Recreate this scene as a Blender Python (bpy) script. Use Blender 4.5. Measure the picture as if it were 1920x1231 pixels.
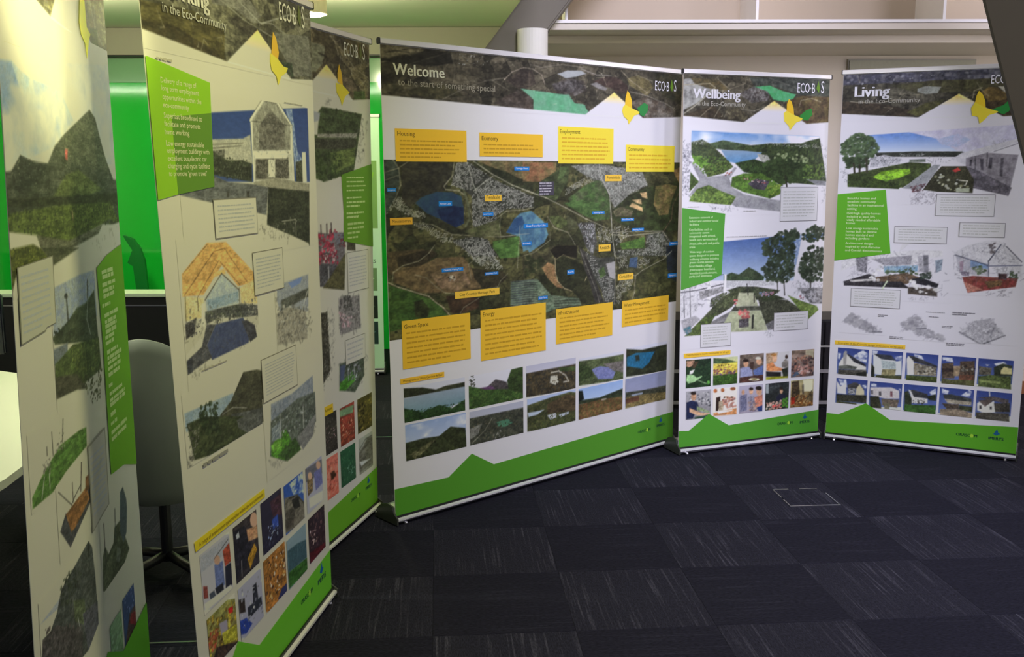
import bpy, bmesh, math, random
import numpy as np
from mathutils import Vector, Matrix
from mathutils.geometry import tessellate_polygon
for o in list(bpy.data.objects): bpy.data.objects.remove(o)
C = bpy.context.scene
COL = C.collection
R = math.radians
# ------------------------------------------------------------------ camera, sky, light, exposure
cam = bpy.data.cameras.new('camera'); co = bpy.data.objects.new('camera', cam); COL.objects.link(co)
cam.sensor_width = 36.0; cam.sensor_fit = 'HORIZONTAL'; cam.lens = 36.0*1783.43/1920; cam.clip_start = .05
co.location = (0, 0, 1.5753)
co.rotation_euler = (Matrix.Rotation(R(90-9.209), 4, 'X') @ Matrix.Rotation(R(-.104), 4, 'Z')).to_euler()
C.camera = co
C.view_settings.view_transform = 'Standard'; C.view_settings.look = 'None'
C.view_settings.exposure = 0.0; C.view_settings.gamma = 1.0; C.view_settings.use_curve_mapping = False
wd = bpy.data.worlds.new('hall_light'); C.world = wd; wd.use_nodes = True
wd.node_tree.nodes['Background'].inputs[0].default_value = (.80, .79, 1.0, 1); wd.node_tree.nodes['Background'].inputs[1].default_value = .16
def lamp(name, kind, loc, target, energy, col, **kw):
    l = bpy.data.lights.new(name, kind); l.energy = energy; l.color = col
    for k, v in kw.items(): setattr(l, k, v)
    o = bpy.data.objects.new(name, l); COL.objects.link(o); o.location = loc
    if target is not None: o.rotation_euler = (Vector(target)-Vector(loc)).to_track_quat('-Z', 'Y').to_euler()
    return o
lamp('skylight', 'AREA', (1.05, .95, 4.8), (1.3, 4.9, .6), 338, (.765, .745, 1.0), size=1.9)
lamp('side_window', 'AREA', (6.6, 4.7, 1.9), (3.0, 6.6, 1.9), 36, (1.0, .90, .84), shape='RECTANGLE', size=2.6, size_y=2.0, spread=R(100))
lamp('added_front_light', 'AREA', (5.2, 1.0, 2.5), (2.5, 5.2, 1.25), 21, (.80, .77, 1.0), size=1.6, spread=R(62))  # unseen lamp added to lift the right banner out of the column's shadow
lamp('spot_over_left_banner', 'SPOT', (.15, 1.25, 2.72), (-1.03, 2.2, 1.95), 300, (1.0, .93, .38), spot_size=R(19), spot_blend=1.0, shadow_soft_size=.05)
lamp('downlight_over_banners', 'AREA', (.35, 2.35, 2.78), (.0, 2.5, 0), 30, (1.0, .94, .36), size=.5)
lamp('clerestory_light', 'AREA', (1.9, 5.95, 3.5), (1.9, 6.25, 2.4), 9, (1.0, .88, .66), shape='RECTANGLE', size=4.4, size_y=.25)

# ------------------------------------------------------------------ materials
def lin(c): return tuple(((x/255)/12.92 if x/255 <= .04045 else ((x/255+.055)/1.055)**2.4) for x in c)
MATS = {}
def mat(name, col, rough=.5, metal=0.0, var=.06, scale=30.0, bump=0.0, emit=None, spec=None, coat=0.0, stretch=None):
    if name in MATS: return MATS[name]
    m = bpy.data.materials.new(name); m.use_nodes = True; nt = m.node_tree; b = nt.nodes['Principled BSDF']
    tc = nt.nodes.new('ShaderNodeTexCoord'); nz = nt.nodes.new('ShaderNodeTexNoise'); nz.inputs['Scale'].default_value = scale; nz.inputs['Detail'].default_value = 5
    src = tc.outputs['Object']
    if stretch:
        mp = nt.nodes.new('ShaderNodeMapping'); mp.inputs['Scale'].default_value = stretch; nt.links.new(src, mp.inputs[0]); src = mp.outputs[0]
    nt.links.new(src, nz.inputs['Vector'])
    mx = nt.nodes.new('ShaderNodeMix'); mx.data_type = 'RGBA'
    mx.inputs[6].default_value = (*[x*(1-var) for x in col], 1); mx.inputs[7].default_value = (*[min(1, x*(1+var)) for x in col], 1)
    nt.links.new(nz.outputs['Fac'], mx.inputs[0]); nt.links.new(mx.outputs[2], b.inputs['Base Color'])
    b.inputs['Roughness'].default_value = rough; b.inputs['Metallic'].default_value = metal
    if spec is not None: b.inputs['Specular IOR Level'].default_value = spec
    if coat: b.inputs['Coat Weight'].default_value = coat; b.inputs['Coat Roughness'].default_value = .05
    if bump:
        bp = nt.nodes.new('ShaderNodeBump'); bp.inputs['Strength'].default_value = bump; bp.inputs['Distance'].default_value = .003
        nt.links.new(nz.outputs['Fac'], bp.inputs['Height']); nt.links.new(bp.outputs[0], b.inputs['Normal'])
    if emit: b.inputs['Emission Color'].default_value = (*emit[0], 1); b.inputs['Emission Strength'].default_value = emit[1]
    MATS[name] = m; return m
def carpet(name, c1, c2, c3):
    m = bpy.data.materials.new(name); m.use_nodes = True; nt = m.node_tree; b = nt.nodes['Principled BSDF']; N = nt.nodes.new; L = nt.links.new
    tc = N('ShaderNodeTexCoord'); oi = N('ShaderNodeObjectInfo'); ad = N('ShaderNodeVectorMath'); ad.operation = 'ADD'
    mul = N('ShaderNodeVectorMath'); mul.operation = 'SCALE'; mul.inputs['Scale'].default_value = 37.0
    cx = N('ShaderNodeCombineXYZ'); L(oi.outputs['Random'], cx.inputs[0]); L(oi.outputs['Random'], cx.inputs[1]); L(cx.outputs[0], mul.inputs[0])
    L(tc.outputs['Object'], ad.inputs[0]); L(mul.outputs[0], ad.inputs[1])
    def streak(sc, det):
        mp = N('ShaderNodeMapping'); mp.inputs['Scale'].default_value = sc; L(ad.outputs[0], mp.inputs[0])
        n = N('ShaderNodeTexNoise'); n.inputs['Scale'].default_value = 1.0; n.inputs['Detail'].default_value = det; L(mp.outputs[0], n.inputs['Vector']); return n
    s1 = streak((95, 3.0, 1), 3); s2 = streak((260, 60, 200), 2); s3 = streak((9, 2.0, 1), 2)
    r1 = N('ShaderNodeValToRGB'); r1.color_ramp.elements[0].position = .52; r1.color_ramp.elements[1].position = .72; L(s1.outputs['Fac'], r1.inputs[0])
    r3 = N('ShaderNodeValToRGB'); r3.color_ramp.elements[0].position = .35; r3.color_ramp.elements[1].position = .65; L(s3.outputs['Fac'], r3.inputs[0])
    mm = N('ShaderNodeMath'); mm.operation = 'MULTIPLY'; L(r1.outputs[0], mm.inputs[0]); L(r3.outputs[0], mm.inputs[1])
    m1 = N('ShaderNodeMix'); m1.data_type = 'RGBA'; m1.inputs[6].default_value = (*c1, 1); m1.inputs[7].default_value = (*c3, 1); L(mm.outputs[0], m1.inputs[0])
    m2 = N('ShaderNodeMix'); m2.data_type = 'RGBA'; m2.blend_type = 'MULTIPLY'; m2.inputs[0].default_value = 1.0; L(m1.outputs[2], m2.inputs[6])
    r2 = N('ShaderNodeValToRGB'); r2.color_ramp.elements[0].color = (.55, .55, .55, 1); r2.color_ramp.elements[1].color = (1.45, 1.45, 1.45, 1); r2.color_ramp.elements[0].position = .3; r2.color_ramp.elements[1].position = .7
    L(s2.outputs['Fac'], r2.inputs[0]); L(r2.outputs[0], m2.inputs[7]); L(m2.outputs[2], b.inputs['Base Color'])
    b.inputs['Roughness'].default_value = .95; b.inputs['Specular IOR Level'].default_value = .15
    bp = N('ShaderNodeBump'); bp.inputs['Strength'].default_value = .5; bp.inputs['Distance'].default_value = .004; L(s2.outputs['Fac'], bp.inputs['Height']); L(bp.outputs[0], b.inputs['Normal'])
    return m
def vinyl(name, attr):
    m = bpy.data.materials.new(name); m.use_nodes = True; nt = m.node_tree; b = nt.nodes['Principled BSDF']; N = nt.nodes.new; L = nt.links.new
    out = nt.nodes['Material Output']
    tc = N('ShaderNodeTexCoord'); nz = N('ShaderNodeTexNoise'); nz.inputs['Scale'].default_value = 900; L(tc.outputs['Object'], nz.inputs['Vector'])
    mr = N('ShaderNodeMapRange'); mr.inputs['To Min'].default_value = .97; mr.inputs['To Max'].default_value = 1.03; L(nz.outputs['Fac'], mr.inputs[0])
    mx = N('ShaderNodeVectorMath'); mx.operation = 'SCALE'; L(mr.outputs[0], mx.inputs['Scale'])
    if attr:
        a = N('ShaderNodeAttribute'); a.attribute_name = 'ink'; L(a.outputs['Color'], mx.inputs[0])
    else: mx.inputs[0].default_value = (.80, .80, .80)
    L(mx.outputs[0], b.inputs['Base Color']); b.inputs['Roughness'].default_value = .5; b.inputs['Specular IOR Level'].default_value = .25
    t = N('ShaderNodeBsdfTranslucent'); L(mx.outputs[0], t.inputs['Color']); ms = N('ShaderNodeMixShader'); ms.inputs[0].default_value = .12
    L(b.outputs[0], ms.inputs[1]); L(t.outputs[0], ms.inputs[2]); L(ms.outputs[0], out.inputs['Surface'])
    return m
PRINT = vinyl('printed_vinyl', True); SHEET = vinyl('white_vinyl', False)
silver = mat('brushed_aluminium', (.72, .72, .74), .28, 1.0, .08, 12, stretch=(2, 60, 60))
bright = mat('polished_trim', (.95, .95, .96), .3, .45, .03, 20)
railm = mat('anodised_rail', (.80, .79, .78), .35, .35, .05, 20)
blackp = mat('black_plastic', (.012, .012, .014), .45, 0, .2, 40)
greyp = mat('grey_end_plastic', (.06, .065, .055), .35, .3, .06, 30)

# ------------------------------------------------------------------ helpers
def link(name, me, m=None, parent=None):
    o = bpy.data.objects.new(name, me); COL.objects.link(o)
    if m and not me.materials: me.materials.append(m)
    if parent: o.parent = parent
    return o
def mesh(name, vs, fs, m=None, parent=None, smooth=False):
    me = bpy.data.meshes.new(name); me.from_pydata([tuple(v) for v in vs], [], fs); me.update()
    bm = bmesh.new(); bm.from_mesh(me); bmesh.ops.recalc_face_normals(bm, faces=bm.faces); bm.to_mesh(me); bm.free()
    if smooth:
        for p in me.polygons: p.use_smooth = True
    return link(name, me, m, parent)
def boxv(c, s, rot=None):
    vs = [Vector((x*s[0]/2, y*s[1]/2, z*s[2]/2)) for x in (-1, 1) for y in (-1, 1) for z in (-1, 1)]
    if rot: vs = [rot @ v for v in vs]
    return [v+Vector(c) for v in vs]
BF = [(0, 1, 3, 2), (4, 6, 7, 5), (0, 4, 5, 1), (2, 3, 7, 6), (0, 2, 6, 4), (1, 5, 7, 3)]
def box(name, c, s, m, parent=None, bev=0.0, rot=None):
    o = mesh(name, boxv(c, s, rot), BF, m, parent)
    if bev:
        bm = bmesh.new(); bm.from_mesh(o.data); bmesh.ops.bevel(bm, geom=list(bm.edges), offset=bev, segments=2, affect='EDGES'); bm.to_mesh(o.data); bm.free()
    return o
def tube(name, pts, r, m, parent=None, n=12):
    vs = []; fs = []; pts = [Vector(p) for p in pts]
    for i, p in enumerate(pts):
        d = (pts[min(i+1, len(pts)-1)]-pts[max(i-1, 0)]).normalized(); a = d.orthogonal().normalized(); b = d.cross(a)
        if i and (a.dot(pa) < 0 or abs(a.dot(pa)) < .9): a = (pa-d*pa.dot(d)).normalized(); b = d.cross(a)
        pa = a; rr = r[i] if isinstance(r, (list, tuple)) else r
        vs += [p+(a*math.cos(t*2*math.pi/n)+b*math.sin(t*2*math.pi/n))*rr for t in range(n)]
    for i in range(len(pts)-1):
        fs += [(i*n+t, i*n+(t+1) % n, (i+1)*n+(t+1) % n, (i+1)*n+t) for t in range(n)]
    fs += [tuple(range(n)), tuple((len(pts)-1)*n+t for t in range(n))]
    return mesh(name, vs, fs, m, parent, True)
def lathe(name, prof, c, m, parent=None, n=32):
    vs = []; fs = []
    for (r, z) in prof: vs += [(c[0]+r*math.cos(t*2*math.pi/n), c[1]+r*math.sin(t*2*math.pi/n), c[2]+z) for t in range(n)]
    for i in range(len(prof)-1): fs += [(i*n+t, i*n+(t+1) % n, (i+1)*n+(t+1) % n, (i+1)*n+t) for t in range(n)]
    fs += [tuple(range(n)), tuple((len(prof)-1)*n+t for t in range(n))]
    return mesh(name, vs, fs, m, parent)
def extrude(name, prof, x0, x1, m, parent=None):
    n = len(prof); vs = [(x0, y, z) for y, z in prof]+[(x1, y, z) for y, z in prof]
    fs = [(i, (i+1) % n, n+(i+1) % n, n+i) for i in range(n)]+[tuple(range(n)), tuple(range(n, 2*n))]
    return mesh(name, vs, fs, m, parent)
def thing(name, label, cat, loc=(0, 0, 0), rz=0.0, group=None):
    o = bpy.data.objects.new(name, None); COL.objects.link(o); o.location = loc; o.rotation_euler = (0, 0, rz); o.empty_display_size = .2
    o['label'] = label; o['category'] = cat
    if group: o['group'] = group
    return o
def struct(o): o['kind'] = 'structure'; return o

# ------------------------------------------------------------------ the print painter (flat print as ink colours on fine grids)
NT = np.random.RandomState(7).rand(128, 128)
def vnoise(x, y):
    xi = np.floor(x).astype(int); yi = np.floor(y).astype(int); fx = x-xi; fy = y-yi; fx = fx*fx*(3-2*fx); fy = fy*fy*(3-2*fy)
    g = lambda a, b: NT[a % 128, b % 128]
    return (g(xi, yi)*(1-fx)+g(xi+1, yi)*fx)*(1-fy)+(g(xi, yi+1)*(1-fx)+g(xi+1, yi+1)*fx)*fy
def fbm(x, y):
    n = vnoise(x, y)*.55+vnoise(x*2.1+7, y*2.1+3)*.28+vnoise(x*4.3+1, y*4.3+9)*.17
    return np.clip((n-.5)*2.2+.5, 0, 1)
class Canvas:
    def __init__(s, rect, nx, ny, seed):
        s.u0, s.v0, s.u1, s.v1 = rect; s.nx, s.ny = nx, ny
        s.X = np.linspace(s.u0, s.u1, nx); s.Y = np.linspace(s.v0, s.v1, ny); s.dx = (s.u1-s.u0)/(nx-1); s.dy = (s.v1-s.v0)/(ny-1)
        s.c = np.full((ny, nx, 3), 200.0); s.r = random.Random(seed); s.aa = max(s.dx, s.dy)*.7; s.off = seed*13.7 % 97
    def win(s, x0, y0, x1, y1):
        i0 = max(0, int((x0-s.u0)/s.dx)-1); i1 = min(s.nx, int((x1-s.u0)/s.dx)+3); j0 = max(0, int((y0-s.v0)/s.dy)-1); j1 = min(s.ny, int((y1-s.v0)/s.dy)+3)
        if i0 >= i1 or j0 >= j1: return None
        X, Y = np.meshgrid(s.X[i0:i1], s.Y[j0:j1]); return slice(j0, j1), slice(i0, i1), X, Y
    def blend(s, w, a, col): 
        j, i = w[0], w[1]; s.c[j, i] = s.c[j, i]*(1-a[..., None])+col*a[..., None]
    @staticmethod
    def segd(X, Y, ax, ay, bx, by):
        dx, dy = bx-ax, by-ay; t = np.clip(((X-ax)*dx+(Y-ay)*dy)/(dx*dx+dy*dy+1e-9), 0, 1)
        return np.hypot(X-ax-t*dx, Y-ay-t*dy)
    def cover(s, P):
        xs = P[0::2]; ys = P[1::2]; w = s.win(min(xs), min(ys), max(xs), max(ys))
        if w is None: return None, None
        X, Y = w[2], w[3]; ins = np.zeros(X.shape, bool); d = np.full(X.shape, 1e9); n = len(xs)
        for k in range(n):
            ax, ay, bx, by = xs[k], ys[k], xs[(k+1) % n], ys[(k+1) % n]
            if ay != by: ins ^= ((ay > Y) != (by > Y)) & (X < (bx-ax)*(Y-ay)/(by-ay)+ax)
            d = np.minimum(d, s.segd(X, Y, ax, ay, bx, by))
        return w, np.clip(.5+np.where(ins, d, -d)/(2*s.aa), 0, 1)
    def pick(s, P):
        xs = P[0::2]; ys = P[1::2]; n = len(xs)
        for _ in range(60):
            x = s.r.uniform(min(xs), max(xs)); y = s.r.uniform(min(ys), max(ys)); c = False
            for k in range(n):
                ax, ay, bx, by = xs[k], ys[k], xs[(k+1) % n], ys[(k+1) % n]
                if (ay > y) != (by > y) and x < (bx-ax)*(y-ay)/(by-ay)+ax: c = not c
            if c: return x, y
        return sum(xs)/n, sum(ys)/n
    def run(s, ops):
        for k, a, b, P, p1, p2 in ops:
            A = np.array(a, float); B = np.array(b, float)
            if k in 'FG':
                w, al = s.cover(P)
                if w is None: continue
                if k == 'G':
                    t = np.clip((max(P[1::2])-w[3])/(max(P[1::2])-min(P[1::2])+1e-6), 0, 1)[..., None]
                    if p2: t = np.clip(t*2.1, 0, 1)
                    col = A*(1-t)+B*t
                elif p1: 
                    t = fbm(w[2]/p1*2.2+s.off, w[3]/p1*2.2)[..., None]; col = (A*(1-t)+B*t)*(1+(.14 if p1 < 40 else .07)*(fbm(w[2]/p1*9, w[3]/p1*9+s.off)[..., None]-.5))
                else: col = A
                s.blend(w, al, col)
            elif k == 'C':
                w, al = s.cover(P)
                if w is None: continue
                q = w[2]/p1*1.5+s.off, w[3]/p1*2.6; t = vnoise(q[0], q[1])*.6+vnoise(q[0]*2.3+5, q[1]*2.3)*.4; s.blend(w, al*np.clip((t-p2)*2.6+.25, 0, 1), A+(B-A)*np.clip(fbm(w[2]/p1*4, w[3]/p1*4+5)-.2, 0, 1)[..., None])
            elif k == 'L':
                for q in range(0, len(P)-2, 2):
                    ax, ay, bx, by = P[q:q+4]; h = p1/2; w = s.win(min(ax, bx)-h, min(ay, by)-h, max(ax, bx)+h, max(ay, by)+h)
                    if w: s.blend(w, np.clip(.5+(h-s.segd(w[2], w[3], ax, ay, bx, by))/(2*s.aa), 0, 1)*min(1, p1/s.aa), A)
            elif k == 'S':
                for _ in range(int(p1*1.5)):
                    x, y = s.pick(P); r = p2*s.r.uniform(.45, 1.0); q = s.r.uniform(.5, 1.1); w = s.win(x-r, y-r, x+r, y+r)
                    if w:
                        t = s.r.random(); d = np.hypot((w[2]-x)/r, (w[3]-y)/(r*q)); s.blend(w, np.clip((1-d)*2.2, 0, 1)*s.r.uniform(.6, 1), A*(1-t)+B*t)
            elif k == 'H':
                mk, al0 = s.cover(P)
                if mk is None: continue
                xs, ys = P[0::2], P[1::2]; cs = p2*5.5
                def stroke(x, y, l, h, ang):
                    w = s.win(x-l, y-l, x+l, y+l)
                    if w:
                        ca, sa = math.cos(ang), math.sin(ang); dx, dy = w[2]-x, w[3]-y; e = np.maximum(np.abs(dx*ca+dy*sa)-l/2, np.abs(dy*ca-dx*sa)-h/2); t = s.r.random(); s.blend(w, np.clip(.5-e/(2*s.aa), 0, 1), A*(1-t)+B*t)
                def inside(x, y):
                    c = False; n = len(xs)
                    for q in range(n):
                        ax, ay, bx, by = xs[q], ys[q], xs[(q+1) % n], ys[(q+1) % n]
                        if (ay > y) != (by > y) and x < (bx-ax)*(y-ay)/(by-ay)+ax: c = not c
                    return c
                for gx in np.arange(min(xs), max(xs)+cs, cs):
                    for gy in np.arange(min(ys), max(ys)+cs, cs):
                        ang = s.r.uniform(0, 3.14); ca, sa = math.cos(ang), math.sin(ang); pitch = p2*1.05; row = p2*s.r.uniform(.75, 1.15); m = int(cs/pitch/2)+1
                        for i in range(-m, m+1):
                            for j in range(-int(cs/row/2), int(cs/row/2)+1):
                                if s.r.random() < .22: continue
                                x = gx+ca*i*pitch-sa*j*row; y = gy+sa*i*pitch+ca*j*row
                                if abs(x-gx) < cs/2 and abs(y-gy) < cs/2 and inside(x, y): stroke(x, y, p2*s.r.uniform(.5, .85), p2*s.r.uniform(.18, .30), ang+(1.57 if s.r.random() < .18 else 0))
            elif k == 'V':
                w, al = s.cover(P)
                if w is None: continue
                X, Y = w[2]/p1, w[3]/p1*1.15; d1 = np.full(X.shape, 9.); d2 = d1.copy(); cid = np.zeros(X.shape); xi, yi = np.floor(X).astype(int), np.floor(Y).astype(int)
                X = X+.25*(vnoise(X*2.5, Y*2.5)-.5); Y = Y+.25*(vnoise(X*2.5+9, Y*2.5)-.5)
                for ox in (-1, 0, 1):
                    for oy in (-1, 0, 1):
                        hx, hy = (xi+ox) % 128, (yi+oy) % 128; px, py = xi+ox+NT[hx, hy], yi+oy+NT[hy, (hx+17) % 128]; d = np.hypot(X-px, Y-py); nr = d < d1
                        d2 = np.where(nr, d1, np.minimum(d2, d)); cid = np.where(nr, NT[(hx+40) % 128, (hy+5) % 128], cid); d1 = np.where(nr, d, d1)
                col = A+(B-A)*cid[..., None]; hedge = np.clip(1-(d2-d1)/.09, 0, 1)*.55; col = col*(1-hedge[..., None]*.6)*(1+.3*(fbm(w[2]/p1*5+s.off, w[3]/p1*5)[..., None]-.5))
                s.blend(w, al*p2, col)
            elif k == 'K':
                for _ in range(p1):
                    x, y = s.pick(P); al = s.r.uniform(.12, .5)
                    for _ in range(2):
                        x2, y2 = x+s.r.gauss(0, .45)*p2, y+s.r.gauss(0, .45)*p2; h = s.aa*.5; w = s.win(min(x, x2)-h, min(y, y2)-h, max(x, x2)+h, max(y, y2)+h)
                        if w: s.blend(w, np.clip(.5+(h-s.segd(w[2], w[3], x, y, x2, y2))/(2*s.aa), 0, 1)*al, A)
                        x, y = x2, y2
        return s.c
def albedo(c, wh, k=.80):
    c = np.clip(np.asarray(c, float), 0, 255)/255; f = lambda c: np.where(c <= .04045, c/12.92, ((c+.055)/1.055)**2.4)
    return np.clip(f(c)/f(np.array(wh, float)/255)*k, .003, .92)

# ------------------------------------------------------------------ lettering cache (font curves turned into meshes)
TXT = {}
def glyphs(s, bold):
    k = (s, bold)
    if k not in TXT:
        cu = bpy.data.curves.new('lettering', 'FONT'); cu.body = s; cu.resolution_u = 2
        o = bpy.data.objects.new('lettering', cu); COL.objects.link(o)
        me = bpy.data.meshes.new_from_object(o.evaluated_get(bpy.context.evaluated_depsgraph_get()))
        v = np.empty(len(me.vertices)*3); me.vertices.foreach_get('co', v); v = v.reshape(-1, 3)[:, :2]
        f = [tuple(p.vertices) for p in me.polygons]
        bpy.data.objects.remove(o); bpy.data.curves.remove(cu); bpy.data.meshes.remove(me); TXT[k] = (v, f)
    return TXT[k]

PICS = {}
LIVE = {}
# ------------------------------------------------------------------ one roll-up banner
class Banner:
    def __init__(s, label, x, y, yaw, w, l0, l1, h, wh, poles=1, group='roll-up banners'):
        s.w, s.h, s.l0, s.l1, s.wh = w, h, R(l0), R(l1), wh
        yaw = R(yaw); s.root = thing('roll_up_banner', label, 'banner', (x+math.cos(yaw)*w/2, y+math.sin(yaw)*w/2, 0), yaw, group)
        s.stand(poles); s.k = 0
    def P(s, u, v, off=0.0):          # u, v in mm on the sheet, off in mm towards the reader
        a = s.l0+(s.l1-s.l0)*u/1000/s.w; t = v/1000
        return Vector((u/1000-s.w/2, t*math.sin(a)-off/1000*math.cos(a), .03+t*math.cos(a)+off/1000*math.sin(a)))
    def Pn(s, U, V, off):
        a = s.l0+(s.l1-s.l0)*U/1000/s.w; t = V/1000
        return np.stack([U/1000-s.w/2, t*np.sin(a)-off/1000*np.cos(a), .03+t*np.cos(a)+off/1000*np.sin(a)], -1)
    def stand(s, poles):
        w, h = s.w, s.h; x0, x1 = -w/2+.009, w/2-.009
        body = [(-.004, .010), (-.004, .026), (.012, .026), (.012, .082), (.05, .088), (.095, .076), (.128, .050), (.142, .010)]
        extrude('cassette', body, x0, x1, silver, s.root)
        extrude('front_trim', [(-.024, .025), (-.023, .033), (-.012, .037), (-.010, .031), (-.0045, .026), (-.0045, .022), (-.018, .022)], x0, x1, bright, s.root)
        extrude('gap_shade_strip', [(-.012, .0365), (-.012, .046), (-.006, .046), (-.0055, .0365)], x0+.004, x1-.004, blackp, s.root)  # black strip standing for the shade in the gap above the trim
        cap = [(-.026, .008), (-.026, .038), (.004, .060), (.012, .088), (.05, .095), (.098, .082), (.134, .054), (.149, .008)]
        extrude('end_cap', cap, x0-.008, x0, greyp, s.root); extrude('end_cap', cap, x1, x1+.008, greyp, s.root)
        for fx in (x0+.05, x1-.05):
            for fy in (-.012, .12): lathe('foot', [(.006, 0), (.009, .002), (.009, .006), (.006, .011)], (fx, fy, 0), silver, s.root, 12)
        W, H = w*1000, h*1000
        prof = [(-10, H-20), (-10, H-2), (-6, H+2), (6, H+2), (11, H-3), (11, H-18), (7, H-22), (-6, H-22)]
        def rail(name, u0, u1, g, m):
            n = len(prof); vs = [s.P(u, (v-H+10)*g+H-10, -o*g) for u in (u0, u1) for o, v in prof]
            mesh(name, vs, [(i, (i+1) % n, n+(i+1) % n, n+i) for i in range(n)]+[tuple(range(n)), tuple(range(n, 2*n))], m, s.root)
        rail('top_rail', 4, W-4, 1, railm); rail('rail_end_plug', -1, 4, 1.12, blackp); rail('rail_end_plug', W-4, W+1, 1.12, blackp)
        for f in ([.5] if poles == 1 else [.25, .75]):
            u = W*f; tube('support_pole', [(u/1000-w/2, .055, .07), s.P(u, H*.5, -14-25), s.P(u, H-8, -15)], .008, silver, s.root)
        nu, nv = 8, 16; vs = []; fs = []
        for off in (0, -.9):
            for j in range(nv+1):
                for i in range(nu+1): vs.append(s.P(8+(W-16)*i/nu, 8+(H-12)*j/nv, off))
        q = (nu+1)*(nv+1)
        for j in range(nv):
            for i in range(nu):
                a = j*(nu+1)+i; fs += [(a, a+1, a+nu+2, a+nu+1), (q+a, q+a+nu+1, q+a+nu+2, q+a+1)]
        rim = [i for i in range(nu+1)]+[(j+1)*(nu+1)-1 for j in range(1, nv+1)]+[nv*(nu+1)+i for i in range(nu-1, -1, -1)]+[j*(nu+1) for j in range(nv-1, 0, -1)]
        fs += [(rim[i], rim[(i+1) % len(rim)], q+rim[(i+1) % len(rim)], q+rim[i]) for i in range(len(rim))]
        s.sheet = mesh('sheet', vs, fs, SHEET, s.root); s.sheet['label'] = 'white printed banner sheet'
    def ink(s, o, col):
        me = o.data; a = me.attributes.new('ink', 'FLOAT_COLOR', 'POINT'); c = albedo(col, s.wh); n = len(me.vertices)
        a.data.foreach_set('color', np.tile(np.append(c, 1.0), n).astype(np.float32))
        if not me.materials: me.materials.append(PRINT)
        o.parent = s.sheet
    def flat(s, name, tris, off, col, label=None):
        """tris: list of ((u,v),(u,v),(u,v)); cut along the sheet grid so that the print follows the sheet"""
        bm = bmesh.new(); big = 0
        for t in tris:
            try: bm.faces.new([bm.verts.new((p[0], p[1], 0)) for p in t])
            except ValueError: pass
        us = [p[0] for t in tris for p in t]; vs = [p[1] for t in tris for p in t]; W, H = s.w*1000, s.h*1000
        for i in range(1, 8):
            x = 8+(W-16)*i/8
            if min(us) < x < max(us): bmesh.ops.bisect_plane(bm, geom=list(bm.verts)+list(bm.edges)+list(bm.faces), plane_co=(x, 0, 0), plane_no=(1, 0, 0))
        for j in range(1, 16):
            y = 8+(H-12)*j/16
            if min(vs) < y < max(vs): bmesh.ops.bisect_plane(bm, geom=list(bm.verts)+list(bm.edges)+list(bm.faces), plane_co=(0, y, 0), plane_no=(0, 1, 0))
        for v in bm.verts: v.co = s.P(v.co.x, v.co.y, off)
        me = bpy.data.meshes.new(name); bm.to_mesh(me); bm.free(); o = link(name, me); s.ink(o, col)
        if label: o['label'] = label
        return o
    def poly(s, name, label, col, pts, layer):
        P = [(min(max(pts[i], 9), s.w*1000-9), min(max(pts[i+1], 9), s.h*1000-5)) for i in range(0, len(pts), 2)]
        tr = tessellate_polygon([[Vector((a, b, 0)) for a, b in P]])
        s.flat(name, [[P[i] for i in t] for t in tr], 1.7+layer*.5, col, label)
    def lettering(s, name, rows, col, bold, layer, label=None, tall=1.0):
        V = []; Fc = []; n = 0
        for st, u, v, wd in rows:
            g, f = glyphs(st, bold)
            if not len(g): continue
            k = wd/(g[:, 0].max()-g[:, 0].min()); q = (g-[g[:, 0].min(), 0])*[k, k*tall]+[u, v]
            for sh in ((0,) if not bold else (-bold, 0, bold)):
                V.append(q+[sh*k*1.2, 0]); Fc += [tuple(i+n for i in t) for t in f]; n += len(q)
        V = np.concatenate(V); p = s.Pn(V[:, 0], V[:, 1], 1.7+layer*.5); me = bpy.data.meshes.new(name); me.from_pydata([tuple(x) for x in p], [], Fc); me.update()
        o = link(name, me); s.ink(o, col)
        if label: o['label'] = label
    def greek(s, name, r, n, fill, col, layer, th):
        rnd = random.Random(int(r[0]*7+r[1])); u0, v0, u1, v1 = r; step = (v1-v0)/n; tris = []
        for i in range(n):
            v = v1-step*(i+.5); x = u0; end = u0+(u1-u0)*(rnd.uniform(.55, 1) if i == n-1 and n > 1 else rnd.uniform(fill, 1)); h = step*th/2
            while x < end-h:
                wd = min(end-x, rnd.uniform(1.6, 5.5)*h*2); hh = h*rnd.uniform(.8, 1.1); a, b = (x, v-hh), (x+wd, v-hh); c, d = (x+wd, v+hh), (x, v+hh); tris += [(a, b, c), (a, c, d)]; x += wd+h*1.1
        s.flat(name, tris, 1.7+layer*.5, col)
    def pic(s, name, label, rect, nx, ny, bg, ops, layer):
        s.k += 1; nx = max(4, int(nx*RES)); ny = max(4, int(ny*RES)); W, H = s.w*1000, s.h*1000
        rect = [max(rect[0], 9), max(rect[1], 9), min(rect[2], W-9), min(rect[3], H-5)]
        cv = Canvas(rect, nx, ny, s.k*31+int(rect[0])); c = cv.run(ops)
        gx, gy = np.meshgrid(np.arange(nx), np.arange(ny)); wt = np.clip((.80-(c/np.array(s.wh, float)).min(-1))/.35, 0, 1)*np.where(c[..., 2] > c[..., 0]*s.wh[2]/s.wh[0]+16, .22, 1)
        c = c*(1+(wt*(.34*(fbm(gx/9+s.k, gy/7)-.5)+.30*(vnoise(gx/2.3, gy/2.1+s.k)-.5)))[..., None]); c = albedo(c, s.wh).reshape(-1, 3)
        X, Y = np.meshgrid(cv.X, cv.Y); p = s.Pn(X.ravel(), Y.ravel(), .5+.09*s.k)
        me = bpy.data.meshes.new(name); me.vertices.add(nx*ny); me.vertices.foreach_set('co', p.ravel())
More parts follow.
